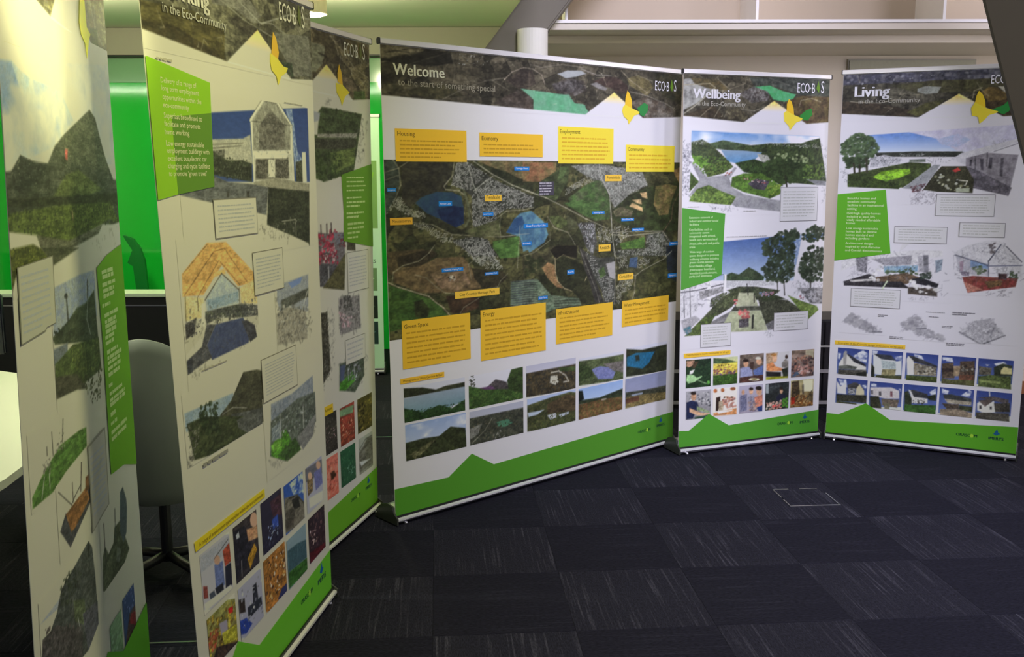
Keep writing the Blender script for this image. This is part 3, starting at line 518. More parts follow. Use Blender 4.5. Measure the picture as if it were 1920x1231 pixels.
# ------------------------------------------------------------------ the print layouts, in millimetres on each sheet
D_WELCOME = [
['pic','header_picture','aerial photograph of claypits across the banner top',[2,1835,1992,2088],460,94,None,[['F',[54,51,44],[78,72,62],[0,2200,-3,1878,1230,1844,1440,1963,1668,1841,2001,1859,1993,2200],160,0],['V',[38.88,36.72,31.68],[92.04,84.96,73.16],[0,2200,-3,1878,1230,1844,1440,1963,1668,1841,2001,1859,1993,2200],78,0.7],['S',[32.4,30.6,26.4],[97.5,90,77.5],[0,2200,-3,1878,1230,1844,1440,1963,1668,1841,2001,1859,1993,2200],90,16],['K',[168,158,142],[0,0,0],[0,2200,-3,1878,1230,1844,1440,1963,1668,1841,2001,1859,1993,2200],46,95],['K',[27,25.5,22],[0,0,0],[0,2200,-3,1878,1230,1844,1440,1963,1668,1841,2001,1859,1993,2200],60,70],['F',[108,100,88],[80,74,64],[7,2069,83,2083,224,2090,207,2072,97,2047,6,2030],60,0],['F',[40,38,34],[40,38,34],[6,2025,128,2041,256,2085,379,2082,395,2038,286,2017,81,2015],0,0],['F',[84,78,66],[50,48,38],[17,1924,284,1940,170,1882,15,1881],60,0],['F',[48,46,36],[70,66,50],[77,1903,367,1944,451,1896,282,1875],50,0],['L',[70,66,60],[70,66,60],[92,1891,203,1929,285,1978],4.4,0],['L',[66,62,56],[66,62,56],[18,1962,174,2022,371,2082],3.1,0],['L',[30,28,26],[30,28,26],[37,2056,129,2075,176,2085],2.5,0],['L',[34,32,30],[34,32,30],[67,2067,160,2065],2.5,0],['L',[110,104,94],[110,104,94],[387,2070,402,2012,392,1946],2.6,0],['L',[100,94,86],[100,94,86],[332,1877,434,1922,575,1970,693,1991],3.3,0],['L',[140,128,118],[140,128,118],[693,1984,740,2021,815,2047,873,2044,931,2020,951,1978],3.4,0],['L',[120,112,104],[120,112,104],[854,2064,932,2055,1062,2078,1218,2074],2.8,0],['F',[78,70,66],[58,50,46],[701,1909,777,1940,853,1916,911,1877,931,1852,719,1858,627,1871],50,0],['F',[96,92,92],[58,52,50],[1011,1982,1113,2017,1218,2008,1240,1965,1155,1931,1031,1940],50,0],['S',[150,150,150],[100,96,90],[404,2078,704,2087,666,2044,420,2033],22,4.6],['F',[48,42,40],[70,62,56],[702,1978,796,2039,873,2037,892,1975,796,1941],40,0],['F',[105,152,128],[96,140,118],[796,1948,872,1944,951,1941,1031,1934,1113,1937,1156,1895,1230,1891,1236,1842,951,1851,901,1883,853,1916],120,0],['F',[105,152,128],[88,150,116],[877,1942,995,1938,1097,1932,1155,1895,1213,1894,1254,1858,1230,1842,876,1847],90,0],['F',[150,152,158],[150,152,158],[1036,2032,1103,2052,1197,2058,1234,2045,1165,2026,1092,2014],0,0],['F',[66,54,50],[52,40,38],[1277,2008,1375,2039,1464,2042,1540,2005,1558,1967,1466,1966,1420,1983],40,0],['F',[120,116,118],[120,116,118],[1266,1996,1309,2008,1387,1981,1376,1969,1321,1977],0,0],['F',[98,90,64],[84,76,52],[1536,2041,1626,2064,1704,2044,1748,2008,1701,1959,1616,1986,1557,2005],60,0],['L',[140,130,112],[140,130,112],[1492,2078,1556,2036,1700,1974],3,0],['L',[112,106,92],[112,106,92],[1688,1970,1748,2008,1735,2039,1603,2062],3.1,0],['L',[118,112,108],[118,112,108],[1201,2066,1309,2044,1419,2047],4.4,0],['F',[76,66,58],[104,98,92],[1559,1921,1677,1950,1825,1933,1915,1888,1916,1848,1704,1840],50,0],['F',[46,46,38],[64,60,46],[1745,2095,1983,2103,1991,1924,1823,1965],60,0],['L',[130,124,116],[130,124,116],[1558,1975,1701,1959,1850,1926,1914,1905],3.1,0],['F',[86,82,84],[50,46,46],[995,1981,1159,2012,1223,1979,1139,1945,1016,1953],30,0],['K',[176,168,152],[0,0,0],[0,2200,-3,1878,1230,1844,1440,1963,1668,1841,2001,1859,1993,2200],14,60],['G',[246,208,100],[200,196,208],[1230,1844,1440,1963,1668,1841],0,1],['F',[200,196,208],[200,196,208],[0,-10,-3,1878,1230,1844,1230,1843,1668,1840,1668,1841,2001,1859,1993,-10],0,0]],1],
['poly','butterfly_mark','yellow butterfly mark',[232,172,42],[1540,1979,1558,1963,1573,1933,1578,1890,1522,1900,1526,1942],2],
['poly','butterfly_mark','yellow butterfly mark',[240,192,60],[1508,1895,1525,1906,1578,1889,1637,1873,1632,1861,1596,1852,1579,1832,1553,1805,1547,1827,1514,1845,1502,1872],2.3],
['poly','butterfly_mark','green wing of the butterfly mark',[40,120,60],[1619,1891,1672,1922,1705,1912,1703,1880,1674,1851,1646,1856],2],
['text','title_lettering','Welcome',[69,1968,272],[212,208,200],0.02,3,'white title reading Welcome'],
['text','subtitle_lettering','to the start of something special',[92,1924,542],[140,134,124],0,3,None],
['text','logo_lettering','ECO·B',[1758,1992,116],[225,225,228],0,3,None],
['text','logo_lettering','S',[1915,1993,20],[225,225,228],0,3,None],
['poly','logo_leaf',None,[96,130,44],[1884,2014,1895,2057,1909,2017,1900,1991],2.9],
['pic','aerial_map','aerial site map with lakes and white housing blocks',[3,821,1991,1609],487,297,None,[['F',[52,50,38],[72,68,46],[0,1629,1993,1629,1993,801,0,801],120,0],['V',[36,40,26],[86,84,54],[0,1629,1993,1629,1993,801,0,801],95,0.75],['S',[30,36,22],[52,56,34],[0,1629,1993,1629,1993,801,0,801],420,16],['K',[140,134,110],[0,0,0],[0,1629,1993,1629,1993,801,0,801],60,90],['K',[22,24,16],[0,0,0],[0,1629,1993,1629,1993,801,0,801],160,60],['F',[60,66,60],[48,54,48],[-9,1609,72,1606,93,1538,72,1456,11,1375,-18,1376],50,0],['F',[44,43,37],[56,54,42],[101,1597,385,1601,370,1538,330,1477,285,1448,198,1449,142,1401,95,1421],60,0],['F',[112,92,66],[84,80,56],[523,1609,875,1609,874,1509,779,1526,701,1558,604,1579],90,0],['F',[36,40,28],[52,54,38],[502,1589,604,1579,701,1553,786,1515,874,1498,874,1460,750,1483,610,1537],40,0],['F',[104,92,62],[120,84,62],[805,1604,1030,1604,1023,1558,923,1509,805,1510],70,0],['F',[48,56,36],[66,74,48],[923,1509,1038,1564,1124,1603,1109,1513,1030,1413,893,1449],50,0],['F',[70,84,52],[70,84,52],[1038,1516,1054,1580,1108,1586,1077,1525],0,0],['F',[76,84,60],[62,86,46],[1109,1423,1238,1490,1337,1523,1389,1465,1425,1394,1418,1311,1307,1303,1174,1359],60,0],['F',[60,84,46],[70,92,52],[1077,1401,1206,1415,1339,1395,1349,1313,1240,1328],40,0],['F',[110,112,108],[88,88,84],[1132,1586,1320,1599,1670,1558,1718,1485,1565,1439,1566,1367,1460,1357,1415,1429,1354,1512,1304,1512,1238,1535],30,0],['H',[205,202,200],[90,90,88],[1132,1592,1526,1582,1670,1546,1718,1485,1619,1444,1566,1391,1443,1364,1415,1441,1337,1512,1172,1564],420,7.3],['H',[190,188,184],[150,148,146],[1093,1468,1238,1535,1304,1512,1141,1462,1085,1435],90,7.3],['F',[38,42,26],[52,62,36],[1565,1433,1719,1473,2016,1508,2028,1228,1860,1228,1587,1245,1444,1310,1443,1358],60,0],['F',[108,92,60],[86,84,48],[1784,1479,1889,1490,1968,1477,1922,1396,1895,1321,1818,1317,1769,1380],50,0],['F',[130,104,72],[130,104,72],[1925,1565,2012,1590,2016,1508,1987,1489],0,0],['F',[176,148,108],[176,148,108],[1655,1444,1710,1449,1716,1412,1674,1419],0,0],['F',[172,146,108],[172,146,108],[1592,1408,1665,1410,1671,1382,1629,1389],0,0],['F',[176,148,108],[176,148,108],[1571,1373,1593,1393,1676,1364,1681,1342],0,0],['F',[96,88,72],[76,76,54],[1443,1352,1504,1374,1603,1348,1586,1318,1461,1322],30,0],['L',[150,146,130],[150,146,130],[503,1604,610,1547,736,1494,874,1454],4.1,0],['L',[150,146,130],[150,146,130],[804,1472,953,1431,1093,1378,1240,1317,1392,1264],4.3,0],['L',[165,162,155],[165,162,155],[1336,1593,1354,1523,1415,1441,1431,1311,1436,1251,1461,1112],5.2,0],['L',[128,124,108],[128,124,108],[55,1608,85,1572,92,1499,63,1442],3.8,0],['L',[128,124,108],[128,124,108],[6,1553,82,1572,137,1602],2.9,0],['L',[128,124,108],[128,124,108],[5,1519,84,1543],2.4,0],['L',[128,124,108],[128,124,108],[388,1598,377,1538,327,1492,337,1477,414,1471,453,1445,490,1340,496,1267],4.6,0],['L',[86,88,68],[86,88,68],[440,1476,465,1403,470,1341,450,1310],11.3,0],['F',[44,66,84],[38,54,80],[167,1420,204,1446,286,1468,375,1464,426,1445,438,1394,437,1321,384,1302,307,1343,227,1374],60,0],['F',[24,30,58],[30,44,72],[283,1387,373,1405,438,1394,437,1321,384,1302,307,1343],40,0],['F',[36,36,26],[50,52,36],[142,1401,233,1368,320,1335,410,1296,489,1272,370,1272,232,1338],30,0],['F',[62,62,58],[50,52,46],[404,1601,469,1601,576,1547,679,1500,874,1438,874,1383,706,1382,635,1352,634,1293,543,1280,490,1309,486,1444,440,1476,369,1497],30,0],['H',[205,202,200],[150,148,146],[404,1601,469,1601,576,1547,487,1475,440,1476,369,1497],150,7.6],['H',[205,202,200],[150,148,146],[527,1485,582,1532,679,1500,874,1438,874,1383,706,1382,635,1352,634,1293,543,1280,490,1309,486,1444],330,8.3],['L',[160,158,150],[160,158,150],[463,1599,494,1506,559,1380],3.1,0],['L',[150,148,140],[150,148,140],[500,1470,575,1516,617,1537],3.1,0],['H',[205,202,200],[150,148,146],[11,1375,60,1442,90,1451,124,1401,227,1374,214,1349,123,1367,59,1403],60,7.3],['H',[205,202,200],[150,148,146],[151,1326,195,1340,281,1296,370,1267,382,1235,317,1238,230,1288],70,7.9],['F',[60,60,58],[44,46,42],[369,1246,502,1256,577,1242,639,1158,487,1167],30,0],['H',[205,202,200],[150,148,146],[369,1241,475,1257,577,1242,639,1158,673,1093,568,1100,500,1142],190,8.8],['L',[128,124,108],[128,124,108],[146,1336,256,1322,370,1272,489,1262,661,1249,777,1255,843,1257],3,0],['F',[84,84,60],[70,74,48],[436,1285,655,1335,661,1254,502,1256],40,0],['F',[64,96,128],[96,134,152],[697,1269,748,1332,785,1358,859,1367,877,1356,945,1309,972,1247,945,1209,846,1163,835,1177,805,1171,784,1243],70,0],['F',[40,66,104],[52,80,116],[697,1269,748,1332,799,1347,814,1308,769,1260],40,0],['F',[74,104,54],[66,94,46],[612,1230,780,1249,779,1150,772,1145,656,1146,611,1200],50,0],['L',[165,162,150],[165,162,150],[784,1298,780,1244,764,1093],2.2,0],['L',[165,162,150],[165,162,150],[661,1249,777,1255,843,1257],2.2,0],['L',[128,124,108],[128,124,108],[663,1345,655,1303,661,1254],2.7,0],['L',[128,124,108],[128,124,108],[634,1336,698,1371,807,1374,874,1383],3.2,0],['L',[128,124,108],[128,124,108],[968,1336,1015,1279,1110,1252,1150,1204,1192,1139],3.4,0],['L',[128,124,108],[128,124,108],[984,1257,984,1218,876,1162,802,1149],2.8,0],['F',[84,92,56],[60,66,40],[976,1336,1054,1339,1126,1297,1054,1271,999,1302],30,0],['F',[70,72,52],[70,72,52],[1101,1344,1174,1301,1166,1267,1110,1264],0,0],['F',[86,88,88],[60,58,56],[1174,1296,1298,1297,1325,1196,1292,1121,1241,1171,1207,1248],25,0],['H',[200,196,214],[205,202,200],[1182,1295,1307,1291,1307,1232,1241,1224],60,12.7],['H',[196,192,210],[205,202,200],[1240,1235,1307,1232,1292,1145,1258,1147],40,12.8],['H',[200,196,205],[150,148,146],[1324,1273,1427,1257,1437,1179,1333,1196],60,10],['H',[196,192,200],[205,202,200],[1436,1269,1569,1264,1570,1215,1473,1165],50,11.3],['F',[58,84,40],[74,104,44],[1499,1176,1699,1203,1705,1141,1518,1145],30,0],['F',[70,72,60],[50,52,44],[1717,1215,1870,1227,1942,1148,1914,1086,1465,1111,1464,1141,1710,1141],30,0],['H',[205,202,200],[150,148,146],[1717,1215,1860,1222,1932,1149,1905,1086,1702,1098],140,9.3],['H',[205,202,200],[150,148,146],[1464,1141,1710,1135,1712,1097,1683,1101,1465,1132],60,8.5],['L',[150,146,130],[150,146,130],[1428,1227,1570,1215,1831,1223],3.6,0],['L',[140,136,120],[140,136,120],[1445,1238,1624,1237,1860,1228],3.6,0],['L',[84,70,54],[84,70,54],[1998,1458,1933,1370,1926,1295,1860,1228],6.3,0],['L',[150,140,120],[150,140,120],[1850,1228,1911,1175,1944,1103],3.2,0],['F',[88,76,54],[64,56,40],[10,1211,136,1214,203,1216,252,1188,176,1131,42,1110,7,1118],60,0],['F',[40,36,26],[52,46,34],[56,1184,166,1203,253,1213,278,1186,188,1136,67,1143],30,0],['F',[104,86,62],[84,72,52],[42,1115,188,1141,277,1171,433,1167,499,1084,538,1011,429,1004,330,1007,184,1019,40,1076],80,0],['F',[122,100,82],[104,88,66],[237,1097,327,1127,432,1115,471,1038,403,1011,299,1030],50,0],['F',[50,72,36],[62,84,40],[5,1069,111,1035,234,989,296,947,334,902,76,897,75,867,9,859],60,0],['F',[36,40,24],[50,56,32],[146,981,190,988,232,943,218,903,150,910],30,0],['F',[66,50,38],[52,42,32],[324,992,469,985,524,959,516,916,414,904,354,910],40,0],['F',[44,42,30],[58,52,38],[479,1111,673,1082,702,1053,637,1009,552,1010,498,1057],40,0],['L',[176,166,150],[176,166,150],[11,1078,64,1054,184,1014,228,1000,271,965,309,941,347,900],3,0],['L',[128,124,108],[128,124,108],[32,1076,39,1120,91,1147,177,1162,234,1194,266,1228],3,0],['L',[128,124,108],[128,124,108],[156,1102,218,1083,273,1037,324,1007,376,998],2.5,0],['L',[128,124,108],[128,124,108],[407,905,428,930,517,965,580,1008,637,1009,658,1040,702,1069],2.7,0],['L',[128,124,108],[128,124,108],[486,1143,459,1129,478,1058],2.6,0],['S',[220,214,200],[30,26,22],[339,1084,378,1084,381,1060,342,1066],14,7.3],['H',[205,202,200],[150,148,146],[454,1208,542,1214,611,1178,666,1099,610,1114,540,1113,487,1153],60,9.4],['F',[104,116,98],[88,104,86],[720,1030,872,1030,899,1028,991,941,1193,906,1210,869,1023,869,952,852,799,861,718,908],60,0],['L',[66,70,76],[66,70,76],[727,1027,782,1026,872,1027],5,0],['L',[60,64,58],[60,64,58],[801,1028,845,1029,899,1023],5,0],['L',[66,70,76],[66,70,76],[727,1015,782,1014,872,1015],5,0],['L',[60,64,58],[60,64,58],[800,1016,845,1018,898,1011],5,0],['L',[66,70,76],[66,70,76],[726,1004,782,1003,872,1004],5,0],['L',[60,64,58],[60,64,58],[800,1005,845,1006,898,999],5,0],['L',[66,70,76],[66,70,76],[726,992,782,991,872,992],5,0],['L',[60,64,58],[60,64,58],[800,993,845,994,898,988],5,0],['L',[66,70,76],[66,70,76],[726,981,781,979,871,980],5,0],['L',[60,64,58],[60,64,58],[800,981,845,982,898,976],5,0],['L',[66,70,76],[66,70,76],[726,969,781,968,871,968],5,0],['L',[60,64,58],[60,64,58],[800,970,845,970,898,964],5,0],['L',[66,70,76],[66,70,76],[726,957,781,956,871,956],5,0],['L',[60,64,58],[60,64,58],[800,958,845,959,898,952],5,0],['L',[66,70,76],[66,70,76],[726,946,781,944,871,944],5,0],['L',[60,64,58],[60,64,58],[800,946,845,947,898,940],5,0],['L',[66,70,76],[66,70,76],[726,934,781,933,871,933],5,0],['L',[60,64,58],[60,64,58],[800,934,845,935,898,928],5,0],['L',[66,70,76],[66,70,76],[726,923,781,921,871,921],5,0],['L',[60,64,58],[60,64,58],[800,923,845,923,898,916],5,0],['L',[66,70,76],[66,70,76],[725,911,781,909,871,909],5,0],['L',[60,64,58],[60,64,58],[800,911,845,911,898,904],5,0],['L',[58,62,52],[58,62,52],[1015,921,1111,918,1193,915],4.6,0],['L',[58,62,52],[58,62,52],[1015,907,1111,904,1194,899],4.6,0],['L',[58,62,52],[58,62,52],[1015,894,1111,890,1194,884],4.6,0],['L',[58,62,52],[58,62,52],[1015,880,1111,875,1194,868],4.6,0],['F',[56,54,40],[80,78,54],[802,1146,937,1172,999,1191,1191,1181,1175,1118,1015,1116,929,1082,801,1046],50,0],['S',[36,40,26],[48,54,34],[816,1145,914,1156,945,1109,846,1054,816,1045],26,18.8],['F',[26,24,18],[26,24,18],[984,1169,1031,1189,1175,1182,1175,1118,1078,1135,1023,1122],0,0],['F',[148,112,80],[120,98,68],[929,1082,968,1108,1015,1093,1031,1024,1079,968,1031,978,968,1028],40,0],['F',[46,48,32],[34,36,24],[1019,1116,1070,1136,1167,1107,1225,1080,1247,1026,1226,980,1144,951,1079,968,1031,1018],50,0],['L',[165,150,120],[165,150,120],[1019,1127,1023,1053,1039,1006,1087,967,1144,948,1218,963,1247,1014],4,0],['L',[120,112,84],[120,112,84],[1019,1116,1078,1141,1127,1121,1217,1098,1242,1050],2.3,0],['F',[40,42,28],[56,56,38],[1136,952,1251,1002,1311,926,1321,877,1210,875,1193,906],40,0],['F',[42,40,38],[60,58,56],[1191,1176,1241,1144,1276,1059,1346,935,1381,871,1312,871,1277,970,1225,1074],40,0],['L',[120,116,108],[120,116,108],[1200,1158,1259,1049,1320,937,1347,868],2.9,0],['L',[110,106,100],[110,106,100],[1241,1132,1310,1021,1363,933,1386,871],2.9,0],['F',[72,72,68],[56,58,54],[1241,1144,1343,1108,1456,1108,1479,850,1390,858,1363,933,1293,1022],30,0],['H',[205,202,200],[150,148,146],[1241,1144,1318,1104,1327,1056,1414,1032,1450,969,1461,864,1390,864,1354,958,1293,1040],210,10.6],['F',[150,146,150],[150,146,150],[1395,1075,1465,1083,1467,986,1423,1001],0,0],['F',[74,94,56],[74,94,56],[1335,1043,1378,1059,1396,1015,1353,1000],0,0],['H',[205,202,200],[150,148,146],[1474,1119,1554,1108,1574,1040,1502,1044],70,10.3],['H',[205,202,200],[150,148,146],[1477,973,1621,1012,1630,999,1586,921,1523,908,1506,848,1479,850],110,10.4],['H',[205,202,200],[150,148,146],[1637,1085,1759,1090,1741,1054,1648,1022],60,9.9],['F',[66,84,112],[52,70,96],[1582,1094,1646,1097,1639,1035,1574,1046],20,0],['F',[46,48,30],[66,68,42],[1639,1011,1770,1058,1934,1087,2014,1102,2025,840,1634,861],60,0],['F',[84,82,52],[64,66,40],[1641,948,1744,959,1852,926,1785,886,1680,889],40,0],['F',[28,34,44],[36,42,44],[1883,1147,2032,1139,2022,919,1940,951,1897,1018],40,0],['L',[140,136,118],[140,136,118],[1465,1132,1475,1046,1468,961,1461,852],3.6,0],['L',[140,136,120],[140,136,120],[1933,1112,1866,1072,1686,1020,1630,993,1624,900,1606,864],3.9,0]],1],
['poly','map_tag',None,[226,172,62],[564,1420,667,1420,667,1449,564,1449],2],
['text','map_tag_lettering','Penhale',[574,1429,83],[60,50,24],0,2.6,None],
['poly','map_tag',None,[200,150,48],[29,1327,148,1327,148,1358,29,1358],2],
['text','map_tag_lettering','Mousetorren',[41,1337,96],[60,50,24],0,2.6,None],
['poly','map_tag',None,[226,172,62],[1379,1508,1504,1508,1504,1542,1379,1542],2],
['text','map_tag_lettering','Penwithick',[1392,1519,99],[60,50,24],0,2.6,None],
['poly','map_tag',None,[226,172,62],[1334,1141,1425,1141,1425,1178,1334,1178],2],
['text','map_tag_lettering','Kneath',[1343,1153,73],[60,50,24],0,2.6,None],
['poly','map_tag',None,[226,172,62],[376,974,647,974,647,1007,376,1007],2],
['text','map_tag_lettering','Clay Country Heritage Park',[403,985,216],[60,50,24],0,2.6,None],
['poly','map_tag',None,[226,172,62],[1485,978,1611,978,1611,1012,1485,1012],2],
['text','map_tag_lettering','Carluddon',[1497,989,101],[60,50,24],0,2.6,None],
['poly','map_tag',None,[28,112,188],[749,1563,845,1563,845,1581,749,1581],2],
['text','map_tag_lettering','Carnegga Down',[759,1569,77],[220,225,235],0,2.6,None],
['poly','map_tag',None,[28,112,188],[294,1403,370,1403,370,1425,294,1425],2],
['text','map_tag_lettering','Penhale Lake',[301,1410,61],[220,225,235],0,2.6,None],
['poly','map_tag',None,[28,112,188],[549,1351,615,1351,615,1369,549,1369],2],
['text','map_tag_lettering','Local Centre',[555,1357,53],[220,225,235],0,2.6,None],
['poly','map_tag',None,[28,112,188],[20,1472,66,1472,66,1487,20,1487],2],
['text','map_tag_lettering','Longstone',[24,1476,37],[220,225,235],0,2.6,None],
['poly','map_tag',None,[28,112,188],[806,1283,968,1283,968,1305,806,1305],2],
['text','map_tag_lettering','Great Treverbyn Lake',[823,1290,129],[220,225,235],0,2.6,None],
['poly','map_tag',None,[28,112,188],[795,1200,858,1200,858,1218,795,1218],2],
['text','map_tag_lettering','Boardwalk',[801,1206,50],[220,225,235],0,2.6,None],
['poly','map_tag',None,[28,112,188],[1282,1339,1376,1339,1376,1353,1282,1353],2],
['text','map_tag_lettering','Technology Park',[1292,1343,75],[220,225,235],0,2.6,None],
['poly','map_tag',None,[28,112,188],[1507,1295,1609,1295,1609,1311,1507,1311],2],
['text','map_tag_lettering','New School Site',[1517,1300,82],[220,225,235],0,2.6,None],
['poly','map_tag',None,[28,112,188],[1592,1238,1690,1238,1690,1254,1592,1254],2],
['text','map_tag_lettering','Recycling Centre',[1602,1243,79],[220,225,235],0,2.6,None],
['poly','map_tag',None,[28,112,188],[1104,1037,1155,1037,1155,1060,1104,1060],2],
['text','map_tag_lettering','Baal Pit',[1109,1044,41],[220,225,235],0,2.6,None],
['poly','map_tag',None,[28,112,188],[902,923,966,923,966,941,902,941],2],
['text','map_tag_lettering','Solar Farm',[908,929,51],[220,225,235],0,2.6,None],
['poly','map_tag',None,[28,112,188],[1911,1145,1997,1145,1997,1165,1911,1165],2],
['text','map_tag_lettering','Watersports',[1920,1152,68],[220,225,235],0,2.6,None],
['poly','map_tag',None,[28,112,188],[1904,962,1984,962,1984,986,1904,986],2],
['text','map_tag_lettering','Viewpoint',[1912,970,65],[220,225,235],0,2.6,None],
['poly','map_tag',None,[28,112,188],[303,1103,428,1103,428,1120,303,1120],2],
['text','map_tag_lettering','Clayworks Walking Trail',[315,1109,101],[220,225,235],0,2.6,None],
['poly','map_tag',None,[28,112,188],[557,1071,641,1071,641,1085,557,1085],2],
['text','map_tag_lettering','Discovery Trail',[565,1075,67],[220,225,235],0,2.6,None],
['poly','map_key',None,[62,58,72],[909,1441,1010,1441,1010,1509,909,1509],2],
['greek','map_key_text',[912,1442,1008,1508],5,0.8,[165,160,175],2.6,0.42],
['poly','caption_box','yellow box headed Housing',[212,168,48],[69,1601,460,1601,460,1742,69,1742],2],
['text','box_heading','Housing',[81,1711,91],[62,48,20],0,2.8,None],
['greek','box_text',[92,1612,440,1699],5,0.85,[178,136,34],2.8,0.36],
['poly','caption_box','yellow box headed Economy',[212,168,48],[537,1628,935,1628,935,1736,537,1736],2],
['text','box_heading','Economy',[550,1702,100],[62,48,20],0,2.8,None],
['greek','box_text',[560,1636,914,1691],3,0.85,[178,136,34],2.8,0.36],
['poly','caption_box','yellow box headed Employment',[232,192,58],[1040,1598,1438,1598,1438,1779,1040,1779],2],
['text','box_heading','Employment',[1051,1746,141],[62,48,20],0,2.8,None],
['greek','box_text',[1063,1612,1418,1734],6,0.85,[196,156,42],2.8,0.36],
['poly','caption_box','yellow box headed Community',[232,192,58],[1536,1557,1935,1557,1935,1699,1536,1699],2],
['text','box_heading','Community',[1550,1667,130],[62,48,20],0,2.8,None],
['greek','box_text',[1560,1568,1914,1656],4,0.85,[196,156,42],2.8,0.36],
['poly','caption_box','yellow box headed Green Space',[212,168,48],[74,683,464,683,464,902,74,902],2],
['text','box_heading','Green Space',[87,866,133],[62,48,20],0,2.8,None],
['greek','box_text',[97,700,444,855],7,0.85,[178,136,34],2.8,0.36],
['poly','caption_box','yellow box headed Energy',[212,168,48],[527,662,953,662,953,907,527,907],2],
['text','box_heading','Energy',[542,876,73],[62,48,20],0,2.8,None],
['greek','box_text',[553,681,931,865],8,0.85,[178,136,34],2.8,0.36],
['poly','caption_box','yellow box headed Infrastructure',[212,168,48],[1025,684,1448,684,1448,865,1025,865],2],
['text','box_heading','Infrastructure',[1037,834,152],[62,48,20],0,2.8,None],
['greek','box_text',[1050,698,1426,826],6,0.85,[178,136,34],2.8,0.36],
['poly','caption_box','yellow box headed Water Management',[212,168,48],[1524,719,1916,719,1916,863,1524,863],2],
['text','box_heading','Water Management',[1539,829,210],[62,48,20],0,2.8,None],
['greek','box_text',[1547,730,1896,820],4,0.85,[178,136,34],2.8,0.36],
['poly','caption_strip','yellow strip above the photos',[214,166,50],[58,618,304,618,304,642,58,642],2],
['text','strip_lettering','Photographs of West Carclaze & Baal',[73,625,219],[84,62,24],0,2.8,None],
['pic','photo','photo of a pale lake between dark wooded shores',[75,437,426,598],107,61,None,[['G',[186,186,208],[200,198,214],[57,656,456,631,450,384,48,424],0,0],['F',[40,44,30],[54,56,40],[72,597,181,585,255,564,312,573,429,575,429,539,254,550,71,552],20,0],['G',[138,150,172],[104,134,150],[71,549,254,552,434,553,432,483,271,462,68,481],0,0],['F',[34,52,30],[48,72,36],[69,507,177,470,272,489,348,461,438,494,436,426,66,428],16,0],['S',[52,84,44],[28,40,24],[69,496,271,482,437,482,436,434,67,443],120,6.8]],1],
['pic','photo','photo of a grey hill above purple flowers and grass',[449,437,797,598],95,58,None,[['G',[200,198,214],[196,192,210],[427,666,824,647,822,378,421,413],0,0],['F',[60,56,60],[74,68,70],[560,528,618,560,687,537,718,487,570,485],14,0],['F',[40,52,30],[56,72,38],[692,541,719,594,801,600,800,441,707,464],14,0],['F',[92,62,98],[92,62,98],[509,531,591,531,633,500,508,503],0,0],['F',[44,66,34],[66,90,44],[444,553,550,519,697,499,800,458,800,424,441,434],14,0],['S',[46,64,34],[88,104,60],[449,536,784,477,783,435,456,439],110,6.4],['S',[40,44,36],[70,72,60],[455,603,480,600,489,546,454,548],24,7.1]],1],
['pic','photo','photo of brown moor with white claypits',[819,432,1170,597],87,56,None,[['G',[160,158,186],[198,196,212],[796,659,1202,642,1203,466,795,492],0,0],['F',[48,46,42],[74,64,46],[817,560,988,562,1178,562,1179,425,817,438],20,0],['F',[180,176,166],[180,176,166],[988,523,1034,521,1046,484,1023,471,982,490],0,0],['L',[170,164,154],[170,164,154],[993,540,1046,542,1094,512,1118,478,1082,479],7.7,0],['F',[60,74,44],[60,74,44],[1046,558,1166,550,1166,524,1058,539],0,0],['S',[96,80,56],[50,46,32],[828,537,1166,533,1167,445,828,445],90,6.7]],1],
['pic','photo','photo of a blue lake in a heath valley',[1193,430,1543,586],79,51,None,[['G',[196,194,212],[190,190,208],[1165,681,1574,670,1578,476,1166,498],0,0],['F',[62,72,50],[84,92,62],[1190,573,1378,567,1549,567,1552,424,1191,441],16,0],['F',[120,112,114],[96,92,88],[1379,535,1550,531,1552,461,1445,494],16,0],['F',[124,128,178],[104,110,160],[1290,516,1353,525,1418,512,1478,476,1459,442,1342,455],26,0],['F',[40,50,32],[58,70,42],[1190,565,1290,525,1303,478,1191,459],12,0],['S',[70,88,52],[40,50,30],[1196,568,1277,535,1278,482,1203,457],30,7.9]],1],
['pic','photo','photo of a deep blue quarry pool in dark woods',[1565,427,1915,596],72,52,None,[['G',[196,194,212],[190,190,208],[1533,693,1938,686,1947,474,1537,491],0,0],['F',[38,42,32],[52,56,40],[1562,593,1699,572,1913,579,1920,419,1566,436],18,0],['F',[40,104,146],[34,88,120],[1570,546,1644,560,1806,549,1758,489,1703,464,1571,495],30,0],['F',[36,44,40],[36,44,40],[1638,547,1672,547,1680,513,1646,515],0,0]],1],
['pic','photo','photo of a moor hill under a blue sky',[77,258,429,426],107,63,None,[['G',[112,138,196],[196,198,216],[60,513,457,479,452,238,52,286],0,0],['C',[206,206,220],[170,180,214],[75,419,270,423,431,419,429,355,268,345,73,358],113.6,0.4],['F',[58,64,42],[42,46,30],[72,343,173,347,267,341,336,374,424,352,432,250,78,254],22,0],['F',[112,110,84],[84,84,58],[97,285,200,319,258,335,200,295,133,254],14,0],['S',[36,40,26],[66,70,46],[81,326,424,340,422,260,88,263],80,7.6]],1],
